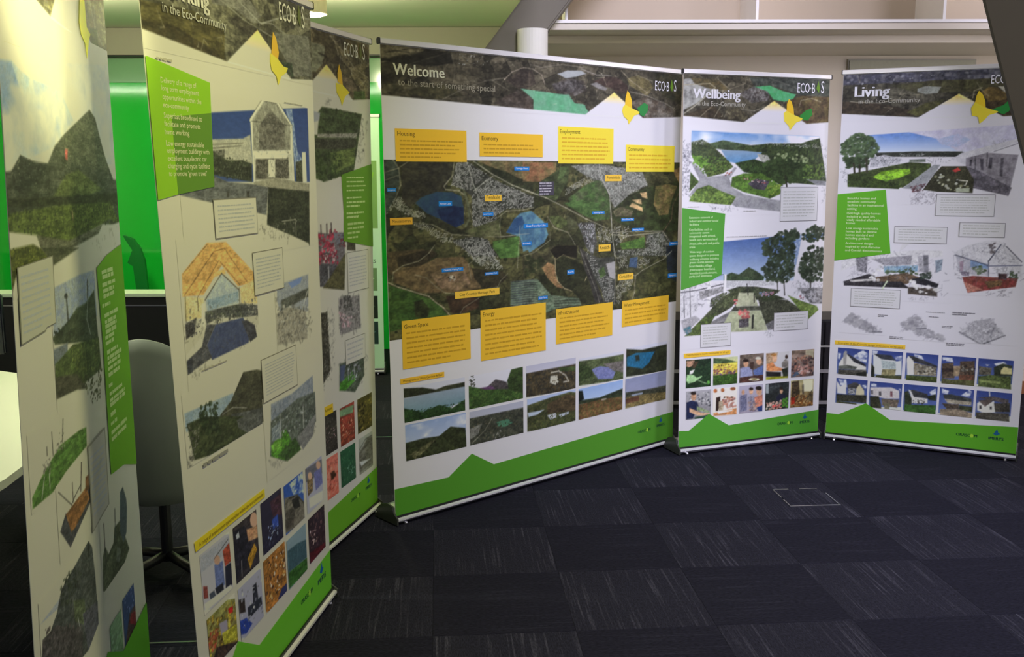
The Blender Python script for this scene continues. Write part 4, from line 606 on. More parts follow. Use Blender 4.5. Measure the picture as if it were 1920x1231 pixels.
['pic','photo','photo of claypit works seen from above',[451,259,798,424],95,58,None,[['G',[150,152,176],[176,176,196],[428,516,828,487,827,301,424,340],0,0],['F',[50,54,48],[72,72,62],[445,393,621,391,805,390,804,254,452,254],16,0],['F',[76,120,98],[76,120,98],[620,346,695,349,727,323,673,312,630,323],0,0],['F',[130,128,126],[104,104,100],[454,343,526,354,505,309,453,286],12,0],['H',[210,208,208],[120,118,116],[577,288,651,299,694,249,597,259],16,18.1],['L',[140,136,126],[140,136,126],[463,268,546,318,589,368],3.2,0],['S',[44,50,34],[90,84,70],[465,365,783,368,782,267,504,260],90,6.4]],1],
['pic','photo','photo of a heath hill beside small lakes',[824,257,1170,427],86,57,None,[['G',[140,156,202],[190,196,216],[795,509,1203,484,1205,288,793,324],0,0],['F',[52,58,38],[76,76,50],[824,395,987,411,1130,419,1179,407,1180,247,823,259],18,0],['F',[84,70,52],[62,54,40],[964,380,1106,410,1173,391,1174,311,964,329],16,0],['F',[168,178,200],[168,178,200],[827,356,941,354,895,336,833,334],0,0],['F',[180,182,196],[180,182,196],[964,320,1023,323,1035,299,987,294],0,0],['F',[170,176,196],[170,176,196],[1047,310,1119,315,1119,302,1058,295],0,0],['S',[50,64,34],[96,96,54],[827,335,1168,303,1168,258,826,263],90,6.8]],1],
['pic','photo','photo of a brown field under a blue sky',[1193,256,1540,423],78,54,None,[['G',[104,138,204],[190,200,222],[1166,524,1564,506,1570,263,1168,294],0,0],['F',[40,48,36],[54,62,44],[1192,361,1356,353,1540,375,1541,324,1192,339],12,0],['F',[112,78,54],[88,82,50],[1192,339,1382,340,1541,328,1543,249,1193,254],18,0],['F',[24,30,28],[24,30,28],[1191,414,1222,410,1235,363,1192,352],0,0],['F',[180,170,160],[180,170,160],[1369,342,1408,340,1408,334,1372,334],0,0],['S',[120,100,60],[80,54,40],[1204,323,1528,316,1529,265,1205,265],60,7.2]],1],
['pic','photo','photo of rough moorland under a cloudy sky',[1561,254,1914,423],73,52,None,[['G',[120,128,164],[150,150,180],[1523,530,1945,512,1957,238,1529,270],0,0],['F',[54,58,48],[72,72,60],[1564,348,1720,338,1915,337,1917,293,1564,315],12,0],['F',[128,112,72],[92,82,56],[1564,320,1735,312,1917,298,1919,252,1566,256],14,0],['F',[86,58,46],[86,58,46],[1564,310,1679,311,1680,283,1565,282],0,0],['F',[150,160,190],[150,160,190],[1609,327,1707,326,1707,318,1623,318],0,0]],1],
['poly','footer_band','green band with a mountain peak along the foot',[76,136,42],[0,10,0,141,315,131,460,218,599,136,1993,168,1993,10],2],
['text','sponsor_lettering','ORASCOM',[1673,92,108],[24,70,44],0.03,2.6,None],
['text','sponsor_lettering','IMERYS',[1838,100,68],[26,60,60],0.03,2.6,None],
['poly','sponsor_mark',None,[28,84,130],[1857,130,1872,123,1889,134,1879,140,1874,157,1864,140],2.6],
['poly','sponsor_mark',None,[150,190,60],[1763,99,1758,110,1749,110,1744,99,1749,89,1758,89],2.9],
]
D_WELLBEING = [
['pic','header_picture','aerial photograph of claypits across the banner top',[2,1819,982,2076],223,75,None,[['F',[58,54,46],[84,78,68],[0,2200,-1,1855,397,1828,595,1948,822,1825,986,1839,984,2200],160,0],['V',[41.76,38.88,33.12],[99.12,92.04,80.24],[0,2200,-1,1855,397,1828,595,1948,822,1825,986,1839,984,2200],78,0.7],['S',[34.8,32.4,27.6],[105,97.5,85],[0,2200,-1,1855,397,1828,595,1948,822,1825,986,1839,984,2200],90,16],['K',[168,158,142],[0,0,0],[0,2200,-1,1855,397,1828,595,1948,822,1825,986,1839,984,2200],46,95],['K',[29,27,23],[0,0,0],[0,2200,-1,1855,397,1828,595,1948,822,1825,986,1839,984,2200],60,70],['F',[150,148,150],[120,118,120],[-7,2045,42,2053,198,2024,190,1996,93,1924,-4,1881],40,0],['F',[88,76,54],[70,64,48],[50,2057,222,2052,299,1999,199,1996,75,2027],30,0],['L',[170,165,155],[170,165,155],[-3,1857,93,1918,199,2003],4.8,0],['L',[150,140,120],[150,140,120],[10,2018,173,2030,207,2010,191,1982],3.4,0],['L',[140,130,112],[140,130,112],[222,2056,299,2003,399,2037,407,2072],2.8,0],['F',[62,52,42],[50,44,34],[5,1861,201,1913,278,1845,119,1849],30,0],['L',[130,122,108],[130,122,108],[202,1847,242,1907,257,1998],3.5,0],['L',[130,122,108],[130,122,108],[111,1849,200,1920],2.8,0],['F',[110,106,108],[60,54,54],[359,1980,460,2025,565,2000,557,1950,445,1933],25,0],['F',[88,82,66],[60,54,46],[276,1894,361,1910,430,1862,397,1833,286,1845],25,0],['L',[140,134,124],[140,134,124],[378,1896,464,1891,533,1914],3.5,0],['F',[88,160,120],[70,150,96],[464,2022,563,2032,643,2006,742,1987,725,1965,672,1946,592,1955,547,2000],40,0],['F',[72,56,44],[96,84,56],[672,1946,787,1981,978,1979,985,1836,820,1826,691,1903],50,0],['L',[150,140,120],[150,140,120],[767,1919,779,1956,851,1969,915,1952],3.6,0],['F',[56,60,58],[76,78,74],[424,2073,973,2085,978,1983,778,1985,563,2035,460,2025],40,0],['L',[110,108,104],[110,108,104],[562,2071,686,2039,777,2013],2.8,0],['K',[176,168,152],[0,0,0],[0,2200,-1,1855,397,1828,595,1948,822,1825,986,1839,984,2200],14,60],['G',[246,208,100],[206,201,217],[397,1828,595,1948,822,1825],0,1],['F',[206,201,217],[206,201,217],[0,-10,-1,1855,397,1828,397,1827,822,1824,822,1825,986,1839,984,-10],0,0]],1],
['poly','butterfly_mark','yellow butterfly mark',[236,176,44],[694,1962,712,1947,727,1911,733,1872,681,1896,681,1932],2],
['poly','butterfly_mark','yellow butterfly mark',[244,198,66],[661,1883,678,1896,733,1874,792,1855,783,1844,748,1832,726,1810,706,1787,699,1811,667,1838],2.3],
['poly','butterfly_mark','green wing of the butterfly mark',[44,124,52],[769,1869,817,1903,853,1911,859,1878,828,1845,792,1848],2],
['text','title_lettering','Wellbeing',[69,1951,298],[236,234,236],0.03,3,'white title reading Wellbeing'],
['text','subtitle_lettering','in the Eco-Community',[91,1912,313],[165,160,158],0,3,None],
['text','logo_lettering','ECO·B',[750,1999,121],[235,235,238],0,3,None],
['text','logo_lettering','S',[914,2001,21],[235,235,238],0,3,None],
['poly','logo_leaf',None,[96,130,44],[881,2023,893,2068,907,2027,898,1999],2.9],
['pic','illustration','illustration of a lake,gardens and a curved path',[1,1314,1010,1781],247,143,[206,201,217],[['F',[206,201,217],[206,201,217],[-100,-100,3000,-100,3000,3000,-100,3000],0,0],['G',[88,130,196],[176,190,220],[63,1777,914,1756,917,1696,60,1716],0,0],['C',[226,224,236],[196,200,222],[62,1775,914,1755,917,1696,61,1702],180.2,0.42],['F',[70,84,62],[56,68,50],[180,1710,264,1729,400,1709,522,1692,402,1663,206,1683],30,0],['F',[50,60,44],[70,80,50],[60,1716,130,1731,180,1710,300,1620,183,1591,62,1647],20,0],['F',[40,50,34],[64,76,46],[332,1691,574,1714,788,1716,842,1732,919,1747,981,1503,917,1481,581,1504,524,1649],24,0],['H',[220,216,226],[150,146,150],[548,1718,698,1723,925,1714,926,1688,789,1695,557,1707],90,7.9],['H',[215,212,222],[60,60,56],[68,1723,163,1724,155,1703,73,1706],26,7.6],['G',[126,146,178],[84,132,186],[252,1676,401,1673,523,1664,472,1620,403,1598,300,1612],0,0],['F',[170,168,168],[140,140,138],[488,1656,559,1649,595,1606,525,1613],16,0],['F',[36,48,30],[56,76,40],[343,1605,472,1627,578,1599,669,1541,671,1475,527,1534,405,1555],16,0],['F',[78,118,44],[96,134,56],[66,1654,141,1619,183,1598,133,1577,83,1605],20,0],['F',[48,62,36],[92,108,56],[133,1591,300,1620,335,1584,268,1548,168,1527],14,0],['F',[150,148,158],[136,134,146],[58,1612,100,1591,168,1527,302,1541,344,1584,357,1577,311,1520,330,1470,408,1433,531,1410,665,1394,667,1327,358,1361,186,1463,136,1450,53,1429,118,1513],60,0],['F',[70,90,44],[56,70,36],[59,1556,114,1503,53,1447],14,0],['F',[100,124,56],[64,80,44],[54,1401,102,1464,177,1485,245,1456,357,1419,324,1373,54,1394],16,0],['F',[84,116,48],[66,90,40],[321,1477,328,1527,405,1548,527,1548,599,1512,653,1475,655,1431,584,1406,408,1444],20,0],['F',[58,54,64],[76,70,84],[433,1491,493,1519,581,1504,547,1454,477,1461],10,0],['S',[190,190,200],[150,60,60],[388,1534,440,1527,599,1504,564,1483,406,1512],14,7.2],['S',[34,46,28],[60,76,44],[560,1613,665,1650,792,1621,849,1562,806,1503,671,1489,580,1533],170,18.8],['L',[40,40,30],[40,40,30],[687,1533,698,1474],10.3,0],['S',[140,150,116],[112,124,90],[594,1650,700,1665,846,1636,829,1607,613,1621],24,14.5],['S',[130,150,70],[80,104,44],[564,1475,671,1489,664,1431,566,1424],46,10.2],['S',[54,74,38],[110,134,64],[802,1592,948,1607,961,1518,815,1503],60,11.8],['F',[112,112,122],[112,112,122],[832,1514,971,1503,973,1477,907,1481],0,0],['S',[180,90,80],[90,60,60],[276,1563,327,1555,328,1534,281,1538],8,7.1],['S',[66,88,46],[120,140,72],[61,1443,322,1434,323,1383,62,1401],60,10.6],['S',[60,84,42],[104,136,60],[66,1654,283,1634,293,1577,142,1541,75,1605],70,9.8],['F',[206,201,217],[206,201,217],[60,1716,50,1401,-12,1395,-18,1743],0,0],['F',[206,201,217],[206,201,217],[918,1755,976,1503,1009,1503,997,1770],0,0],['F',[206,201,217],[206,201,217],[21,1400,324,1369,410,1357,667,1331,1036,1306,1040,1230,24,1252],0,0],['K',[70,70,84],[70,70,84],[2,1716,56,1709,53,1436,4,1430],150,12.5],['K',[120,120,134],[120,120,134],[934,1725,985,1711,998,1428,949,1383],60,13.3],['K',[90,90,100],[90,90,100],[188,1378,410,1360,394,1339,197,1349],24,14.3]],1],
['poly','speech_outline',None,[120,116,124],[655,1275,917,1275,917,1470,655,1470],1.6],
['poly','speech_box',None,[198,194,206],[658,1278,914,1278,914,1467,658,1467],2],
['greek','speech_text',[675,1297,900,1452],9,0.9,[171,169,174],2.6,0.36],
['greek','picture_caption',[406,1331,489,1347],1,1,[170,166,176],3,0.42],
['greek','picture_caption',[46,1361,116,1372],1,1,[170,166,176],3,0.42],
['pic','illustration','illustration of a street with trees towards a pointed hill',[0,573,1012,1291],246,212,[206,201,217],[['F',[206,201,217],[206,201,217],[-100,-100,3000,-100,3000,3000,-100,3000],0,0],['G',[62,88,152],[176,186,212],[4,1158,283,1172,621,1192,980,1201,992,923,0,964],0,0],['F',[206,201,217],[206,201,217],[-4,1191,283,1172,621,1191,713,1215,977,1272,984,1307,-6,1324],0,0],['F',[206,201,217],[206,201,217],[773,1199,807,1205,878,1147,980,1194,998,879,844,914,766,932],0,0],['F',[110,130,176],[160,170,200],[764,1192,815,1198,794,1086,772,988],20,0],['F',[44,56,42],[58,74,50],[287,979,339,995,388,982,453,1021,503,999,562,961,554,941,288,949],16,0],['F',[62,72,54],[48,58,42],[389,969,453,1018,537,963,504,953],12,0],['F',[196,194,206],[170,168,180],[284,952,630,934,631,910,285,911],20,0],['F',[74,80,62],[46,52,40],[310,896,390,913,505,908,674,879,591,827,425,835],14,0],['S',[34,44,34],[56,66,50],[547,1163,662,1216,764,1192,768,1087,765,960,706,920,579,940,544,1011,583,1072,536,1108],330,18],['S',[36,46,36],[58,68,54],[696,1222,780,1230,799,1177,731,1172],50,15.3],['S',[34,44,34],[60,70,54],[824,1212,899,1252,978,1237,973,1166,869,1155,817,1170],110,15.4],['S',[34,44,34],[56,66,50],[804,1051,878,1133,966,1109,981,1023,966,924,861,921,798,987],200,17],['L',[40,38,34],[40,38,34],[887,927,888,798],8.6,0],['L',[44,42,36],[44,42,36],[697,935,705,850],6.4,0],['L',[44,42,36],[44,42,36],[651,937,657,866],5.6,0],['F',[206,202,216],[190,186,200],[4,957,117,959,124,789,35,752,8,754],40,0],['L',[50,50,56],[50,50,56],[29,875,35,756],3.4,0],['L',[60,60,66],[60,60,66],[67,927,74,757],3.4,0],['L',[50,50,56],[50,50,56],[5,896,118,905,284,932],4.1,0],['F',[214,210,222],[214,210,222],[180,957,204,956,203,819,179,827],0,0],['F',[214,210,222],[214,210,222],[291,986,306,986,302,869,290,869],0,0],['L',[60,60,66],[60,60,66],[129,959,283,986],3.4,0],['F',[170,166,176],[120,118,124],[126,898,285,918,286,890,135,850],20,0],['F',[80,82,74],[130,128,130],[206,853,286,883,303,855,247,810,199,805],12,0],['F',[56,60,46],[80,84,62],[286,863,407,906,392,851,344,798,249,754,145,739],12,0],['S',[44,52,34],[104,110,80],[206,846,326,895,399,892,328,805,224,776],70,10.3],['F',[176,176,156],[160,162,140],[391,878,490,874,526,795,369,800],40,0],['F',[64,66,58],[84,84,74],[361,800,534,795,551,769,337,774],16,0],['F',[168,170,148],[152,156,132],[337,774,543,770,597,643,332,656,282,711],50,0],['F',[96,94,100],[120,116,122],[281,752,337,774,290,703,250,706,186,710],20,0],['F',[58,66,44],[90,108,56],[37,650,145,739,248,775,209,715,139,650],14,0],['F',[170,166,178],[150,146,158],[12,740,105,762,137,740,36,664],20,0],['F',[50,52,42],[76,78,66],[506,887,616,833,727,820,833,758,851,742,638,683,579,686,543,766],16,0],['F',[60,68,48],[48,56,40],[524,851,649,852,710,828,558,822],12,0],['F',[86,104,58],[112,128,70],[726,849,831,808,937,774,951,751,879,698,815,759],16,0],['F',[120,118,126],[100,98,104],[579,686,637,711,639,651,597,650],16,0],['S',[196,110,110],[150,70,76],[394,774,460,774,466,721,404,725],16,15.4],['F',[60,54,60],[96,92,100],[395,725,461,728,463,679,397,676],12,0],['L',[40,40,40],[40,40,40],[490,741,488,671],12.7,0],['L',[60,56,60],[60,56,60],[360,838,369,803],5.6,0],['S',[190,96,100],[150,80,80],[352,839,380,837,377,803,361,804],5,9.7],['L',[50,50,50],[50,50,50],[443,925,453,862],6.3,0],['L',[50,46,46],[50,46,46],[494,867,496,818],7,0],['S',[200,120,140],[90,120,150],[531,875,632,871,624,847,536,854],20,9.8],['S',[150,90,100],[90,84,90],[812,845,856,835,848,814,822,816],5,10],['F',[96,94,100],[170,166,178],[793,888,985,880,989,786,892,791],30,0],['F',[112,110,118],[60,110,130],[28,691,75,709,83,674,52,656],12,0],['F',[206,201,217],[206,201,217],[332,653,597,650,639,651,871,669,879,694,951,748,989,786,1016,784,1025,565,333,610],0,0],['K',[110,110,118],[110,110,118],[740,933,984,908,980,786,760,861],90,17],['K',[90,90,100],[90,90,100],[8,950,284,945,279,842,19,747],80,20.2],['K',[130,130,140],[130,130,140],[580,651,623,641,616,606,590,615],14,14.2]],1],
['poly','bullet_panel','green panel of white bullet text',[74,140,52],[2,1362,287,1326,271,987,204,956,5,910],2],
['poly','speech_outline',None,[120,116,124],[141,577,343,577,343,711,141,711],1.6],
['poly','speech_box',None,[198,194,206],[144,580,340,580,340,708,144,708],2],
['greek','speech_text',[157,592,330,698],7,0.9,[171,169,174],2.6,0.36],
['poly','speech_outline',None,[120,116,124],[633,641,877,641,877,750,633,750],1.6],
['poly','speech_box',None,[198,194,206],[636,644,874,644,874,747,636,747],2],
['greek','speech_text',[652,653,861,738],5,0.9,[171,169,174],2.6,0.36],
['greek','picture_caption',[298,1190,570,1202],1,1,[150,146,156],3,0.35],
['lines','bullet_text',[['Extensive network of',55,1302,152],['indoor and outdoor social',56,1283,186],['facilities',56,1264,60],['Key facilities such as',56,1236,148],['community centre',57,1218,128],['integrated with school,',57,1199,170],['health care services,local',58,1180,180],['shops,cafés,pub and public',58,1159,194],['areas',58,1140,37],['Wide range of outdoor',59,1113,160],['spaces designed to promote',59,1093,192],['wellbeing activities including',60,1073,190],['green routes,lakeside',60,1055,157],['boardwalks,village',60,1034,147],['greens,open heathland,',61,1015,167],['woodland,ponds,streams,',61,995,181],['parks and allotments',61,978,149]],[196,214,178],0,3],
['poly','caption_strip','yellow strip above the photos',[226,176,56],[34,527,342,527,342,552,34,552],2],
['text','strip_lettering','Opportunities to build a community for all ages',[48,538,284],[130,96,34],0,2.8,None],
['pic','photo','photo of a child gardening with a pale green watering can',[50,352,214,513],44,49,None,[['G',[30,44,34],[34,58,34],[30,550,230,536,235,314,34,331],0,0],['S',[24,40,28],[52,76,48],[106,510,209,509,212,371,61,371,54,413,108,439],80,9.5],['F',[150,190,140],[168,204,156],[57,431,101,424,122,408,152,417,156,411,109,385,68,379,54,395],20,0],['F',[196,150,128],[170,130,112],[53,508,106,510,100,481,66,472,54,479],16,0],['F',[224,220,222],[224,220,222],[77,450,107,457,94,434,74,430],0,0],['L',[140,170,130],[140,170,130],[122,396,184,370],4.8,0],['F',[90,150,70],[90,150,70],[208,374,206,367,201,363,195,363,190,368,188,376,190,382,195,386,201,386,206,381],0,0],['F',[70,56,44],[70,56,44],[100,499,134,503,107,463,87,470],0,0]],1],
['pic','photo','photo of a family lying on the grass by a yellow field',[229,354,393,512],43,48,None,[['G',[188,196,190],[190,180,80],[208,557,409,543,413,397,211,413],0,0],['F',[60,80,54],[78,96,66],[229,512,320,501,390,478,390,459,230,483],14,0],['F',[214,190,84],[196,176,76],[230,477,390,478,391,417,231,429],20,0],['F',[62,92,38],[44,70,30],[228,411,391,417,393,350,230,351],14,0],['S',[120,60,54],[84,70,100],[238,447,392,441,389,411,239,405],24,12.1],['S',[196,150,124],[150,104,84],[251,464,363,461,364,449,252,455],5,8.4],['S',[44,32,28],[60,44,34],[258,472,370,470,370,461,258,463],6,8.4],['S',[90,124,50],[48,76,30],[232,399,390,399,391,356,233,357],40,7.2]],1],
['pic','photo','photo of two men talking over a meal',[407,354,572,518],42,49,None,[['G',[110,96,90],[80,66,64],[385,555,588,542,595,316,391,333],0,0],['F',[84,70,62],[120,108,100],[408,513,504,515,504,488,409,482],14,0],['F',[150,152,190],[130,134,176],[410,440,456,448,492,434,500,390,411,385],16,0],['F',[196,150,124],[196,150,124],[467,463,464,451,455,444,445,445,436,453,432,465,435,477,444,484,454,484,463,475],0,0],['F',[44,32,28],[44,32,28],[469,481,465,476,455,473,443,474,433,478,429,484,433,489,443,492,455,491,465,487],0,0],['F',[96,112,170],[80,96,150],[499,421,549,441,569,446,571,372,507,396],16,0],['F',[196,150,124],[196,150,124],[560,471,556,459,546,451,534,452,523,461,519,474,523,487,533,494,545,493,555,485],0,0],['F',[200,196,190],[200,196,190],[552,489,548,484,539,482,528,483,518,486,514,492,518,497,527,499,539,498,548,494],0,0],['F',[90,56,48],[60,40,40],[411,385,571,391,572,353,412,357],14,0],['F',[210,204,190],[210,204,190],[546,365,539,360,520,359,497,361,478,365,471,371,478,375,496,377,519,375,538,371],0,0],['F',[150,130,70],[150,130,70],[530,367,526,365,515,364,502,365,491,368,486,371,491,373,501,374,515,373,526,371],0,0],['F',[60,44,40],[60,44,40],[476,471,505,469,499,427,481,431],0,0]],1],
['pic','photo','photo of a woman in orange stretching on a mat',[586,354,750,517],41,48,None,[['G',[200,196,206],[190,186,198],[563,556,765,542,773,315,571,332],0,0],['F',[150,120,96],[176,150,128],[586,515,670,514,657,458,592,451],14,0],['F',[214,140,96],[200,128,84],[592,451,636,460,658,433,718,413,711,404,623,405,593,413],14,0],['F',[206,160,132],[206,160,132],[665,481,663,467,654,459,643,460,634,469,630,483,633,497,642,505,653,504,662,495],0,0],['F',[170,120,70],[170,120,70],[660,502,657,497,648,494,636,495,626,499,622,505,626,510,635,513,647,513,657,508],0,0],['F',[36,32,34],[36,32,34],[590,408,696,396,697,368,591,377],0,0],['F',[150,150,40],[150,150,40],[591,374,705,371,745,371,746,358,592,358],0,0],['F',[110,104,104],[140,132,130],[698,449,723,472,744,458,746,414,703,424],14,0],['F',[60,44,38],[60,44,38],[742,484,740,477,735,473,729,473,723,478,721,486,723,493,728,497,734,496,740,492],0,0],['F',[40,44,36],[40,44,36],[699,412,743,421,747,370,712,367],0,0]],1],
['pic','photo','photo of people crowded in a bright room',[767,357,931,518],40,47,None,[['G',[150,128,118],[120,100,100],[744,557,946,543,955,317,752,334],0,0],['F',[170,160,140],[170,160,140],[866,514,925,514,927,463,872,474],0,0],['F',[104,88,80],[104,88,80],[768,517,867,514,864,493,769,493],0,0],['S',[40,38,46],[160,110,96],[775,468,924,482,929,362,775,368],70,15],['S',[206,196,198],[190,120,110],[821,421,904,427,899,371,808,372],18,13.8],['S',[60,100,130],[70,84,120],[773,393,823,390,824,364,774,365],8,11.3],['S',[196,150,124],[160,116,94],[782,474,916,489,917,464,790,454],8,8.1]],1],
['pic','photo','photo of a smiling man in a navy shirt',[53,170,218,334],44,50,None,[['G',[170,166,180],[120,116,124],[33,371,234,355,240,131,37,151],0,0],['S',[210,206,214],[80,80,90],[55,330,213,322,215,237,132,257,56,300],60,10.8],['F',[36,44,80],[28,34,64],[56,270,90,279,125,270,139,238,99,175,58,173],16,0],['F',[196,150,124],[196,150,124],[121,299,118,286,109,278,98,279,89,288,86,302,89,315,98,322,109,322,118,312],0,0],['F',[34,26,24],[34,26,24],[119,318,115,312,106,310,94,311,84,315,81,321,84,327,94,330,105,329,115,325],0,0],['F',[206,164,136],[206,164,136],[77,238,160,200,209,195,209,180,126,191,78,214],0,0],['F',[150,158,140],[120,140,96],[125,245,209,207,209,195,126,221],14,0],['F',[60,96,50],[40,60,90],[113,180,209,189,216,170,113,168],12,0]],1],
['pic','photo','photo of friends around a sunlit table under lamps',[231,171,394,334],43,49,None,[['G',[222,214,216],[214,206,208],[210,372,411,356,417,133,215,152],0,0],['F',[150,90,56],[150,90,56],[259,321,257,314,251,311,243,311,236,316,234,323,236,330,242,334,250,334,256,329],0,0],['F',[140,84,50],[140,84,50],[308,321,306,314,299,311,292,311,285,316,283,324,285,331,291,334,299,334,305,329],0,0],['F',[150,92,58],[150,92,58],[382,323,379,317,370,314,359,315,349,319,346,326,349,332,358,336,369,335,379,330],0,0],['F',[50,34,30],[50,34,30],[252,282,280,286,281,231,265,202,251,204],0,0],['F',[190,176,160],[160,140,120],[270,257,312,265,299,205,272,202],12,0],['S',[206,140,120],[150,110,110],[298,272,386,277,388,209,306,217],34,13.4],['S',[44,32,28],[196,150,124],[294,282,368,282,368,269,298,272],10,8.5],['F',[196,136,92],[180,120,80],[237,193,393,209,394,172,237,177],16,0],['F',[224,220,222],[224,220,222],[258,200,363,202,363,194,272,186],0,0]],1],
['pic','photo','photo of young people smiling for a group picture',[409,173,572,336],42,48,None,[['G',[170,164,190],[150,140,160],[387,375,588,358,595,134,393,153],0,0],['F',[200,130,110],[190,116,100],[511,260,569,273,571,205,521,197],14,0],['F',[196,150,124],[196,150,124],[565,292,562,277,552,269,539,270,529,280,525,296,528,311,538,319,551,318,561,308],0,0],['F',[34,26,24],[34,26,24],[565,311,561,304,550,300,535,302,524,307,519,315,523,322,535,325,549,324,561,318],0,0],['F',[196,150,124],[196,150,124],[504,297,502,287,495,281,486,281,479,289,476,300,478,310,485,317,494,316,501,309],0,0],['F',[40,30,28],[40,30,28],[505,312,503,307,495,304,485,305,477,309,474,315,477,320,484,323,494,322,502,318],0,0],['F',[150,146,168],[124,118,140],[468,270,511,272,520,210,478,182],14,0],['F',[120,120,150],[90,90,120],[414,281,460,283,463,190,417,182],14,0],['F',[196,150,124],[196,150,124],[446,296,445,288,439,283,432,283,426,289,424,298,426,307,431,312,438,311,444,305],0,0],['S',[170,140,130],[90,80,100],[469,239,541,232,535,183,478,182],24,11.1],['F',[40,56,110],[40,56,110],[535,202,571,208,572,175,543,176],0,0]],1],
['pic','photo','photo of a woman choosing vegetables in a shop',[590,175,755,335],41,47,None,[['G',[40,42,48],[44,48,44],[567,374,770,358,778,136,574,155],0,0],['F',[150,156,166],[150,156,166],[590,330,611,332,612,276,592,278],0,0],['S',[70,74,76],[30,34,38],[625,337,749,333,751,264,598,265],40,11.2],['F',[34,34,54],[34,34,54],[665,246,693,269,731,259,732,222,673,227],0,0],['F',[196,150,124],[196,150,124],[713,281,711,272,706,266,699,267,693,273,691,283,692,292,698,298,705,297,710,291],0,0],['F',[44,32,28],[44,32,28],[712,297,710,292,704,290,696,290,690,294,687,299,689,304,696,307,703,306,710,303],0,0],['S',[190,120,110],[200,190,180],[600,221,702,224,704,177,601,177],34,11.2],['S',[90,140,50],[60,110,40],[706,237,752,239,754,182,711,186],24,11.3],['S',[180,60,60],[210,80,80],[637,202,696,203,696,187,645,186],10,8.1]],1],
['pic','photo','photo of people raising glasses at an evening party',[768,175,933,338],40,47,None,[['G',[196,190,150],[120,84,48],[745,377,948,361,958,135,753,154],0,0],['F',[222,216,190],[222,216,190],[855,334,927,334,930,261,865,267],0,0],['F',[50,44,36],[84,66,48],[773,331,825,334,835,257,815,208,777,205],14,0],['S',[60,40,30],[150,96,50],[776,249,926,249,929,176,775,180],70,11.4],['F',[60,54,46],[120,100,70],[882,221,925,274,932,210,891,195],14,0],['L',[70,64,70],[70,64,70],[856,305,858,255],8.9,0],['S',[226,200,150],[200,150,90],[807,221,920,224,913,193,815,202],10,5.1],['F',[150,44,30],[150,44,30],[772,237,799,235,800,197,774,193],0,0]],1],
['poly','footer_band','green band with a mountain peak along the foot',[74,142,46],[0,10,0,111,73,105,206,192,341,112,984,146,984,10],2],
['text','sponsor_lettering','ORASCOM',[679,78,108],[24,70,44],0.03,2.6,None],
['text','sponsor_lettering','IMERYS',[841,73,70],[26,60,60],0.03,2.6,None],
['poly','sponsor_mark',None,[28,84,130],[860,105,876,97,894,108,883,115,877,133,868,115],2.6],
['poly','sponsor_mark',None,[150,190,60],[768,86,764,96,755,96,750,86,755,76,764,76],2.9],
]
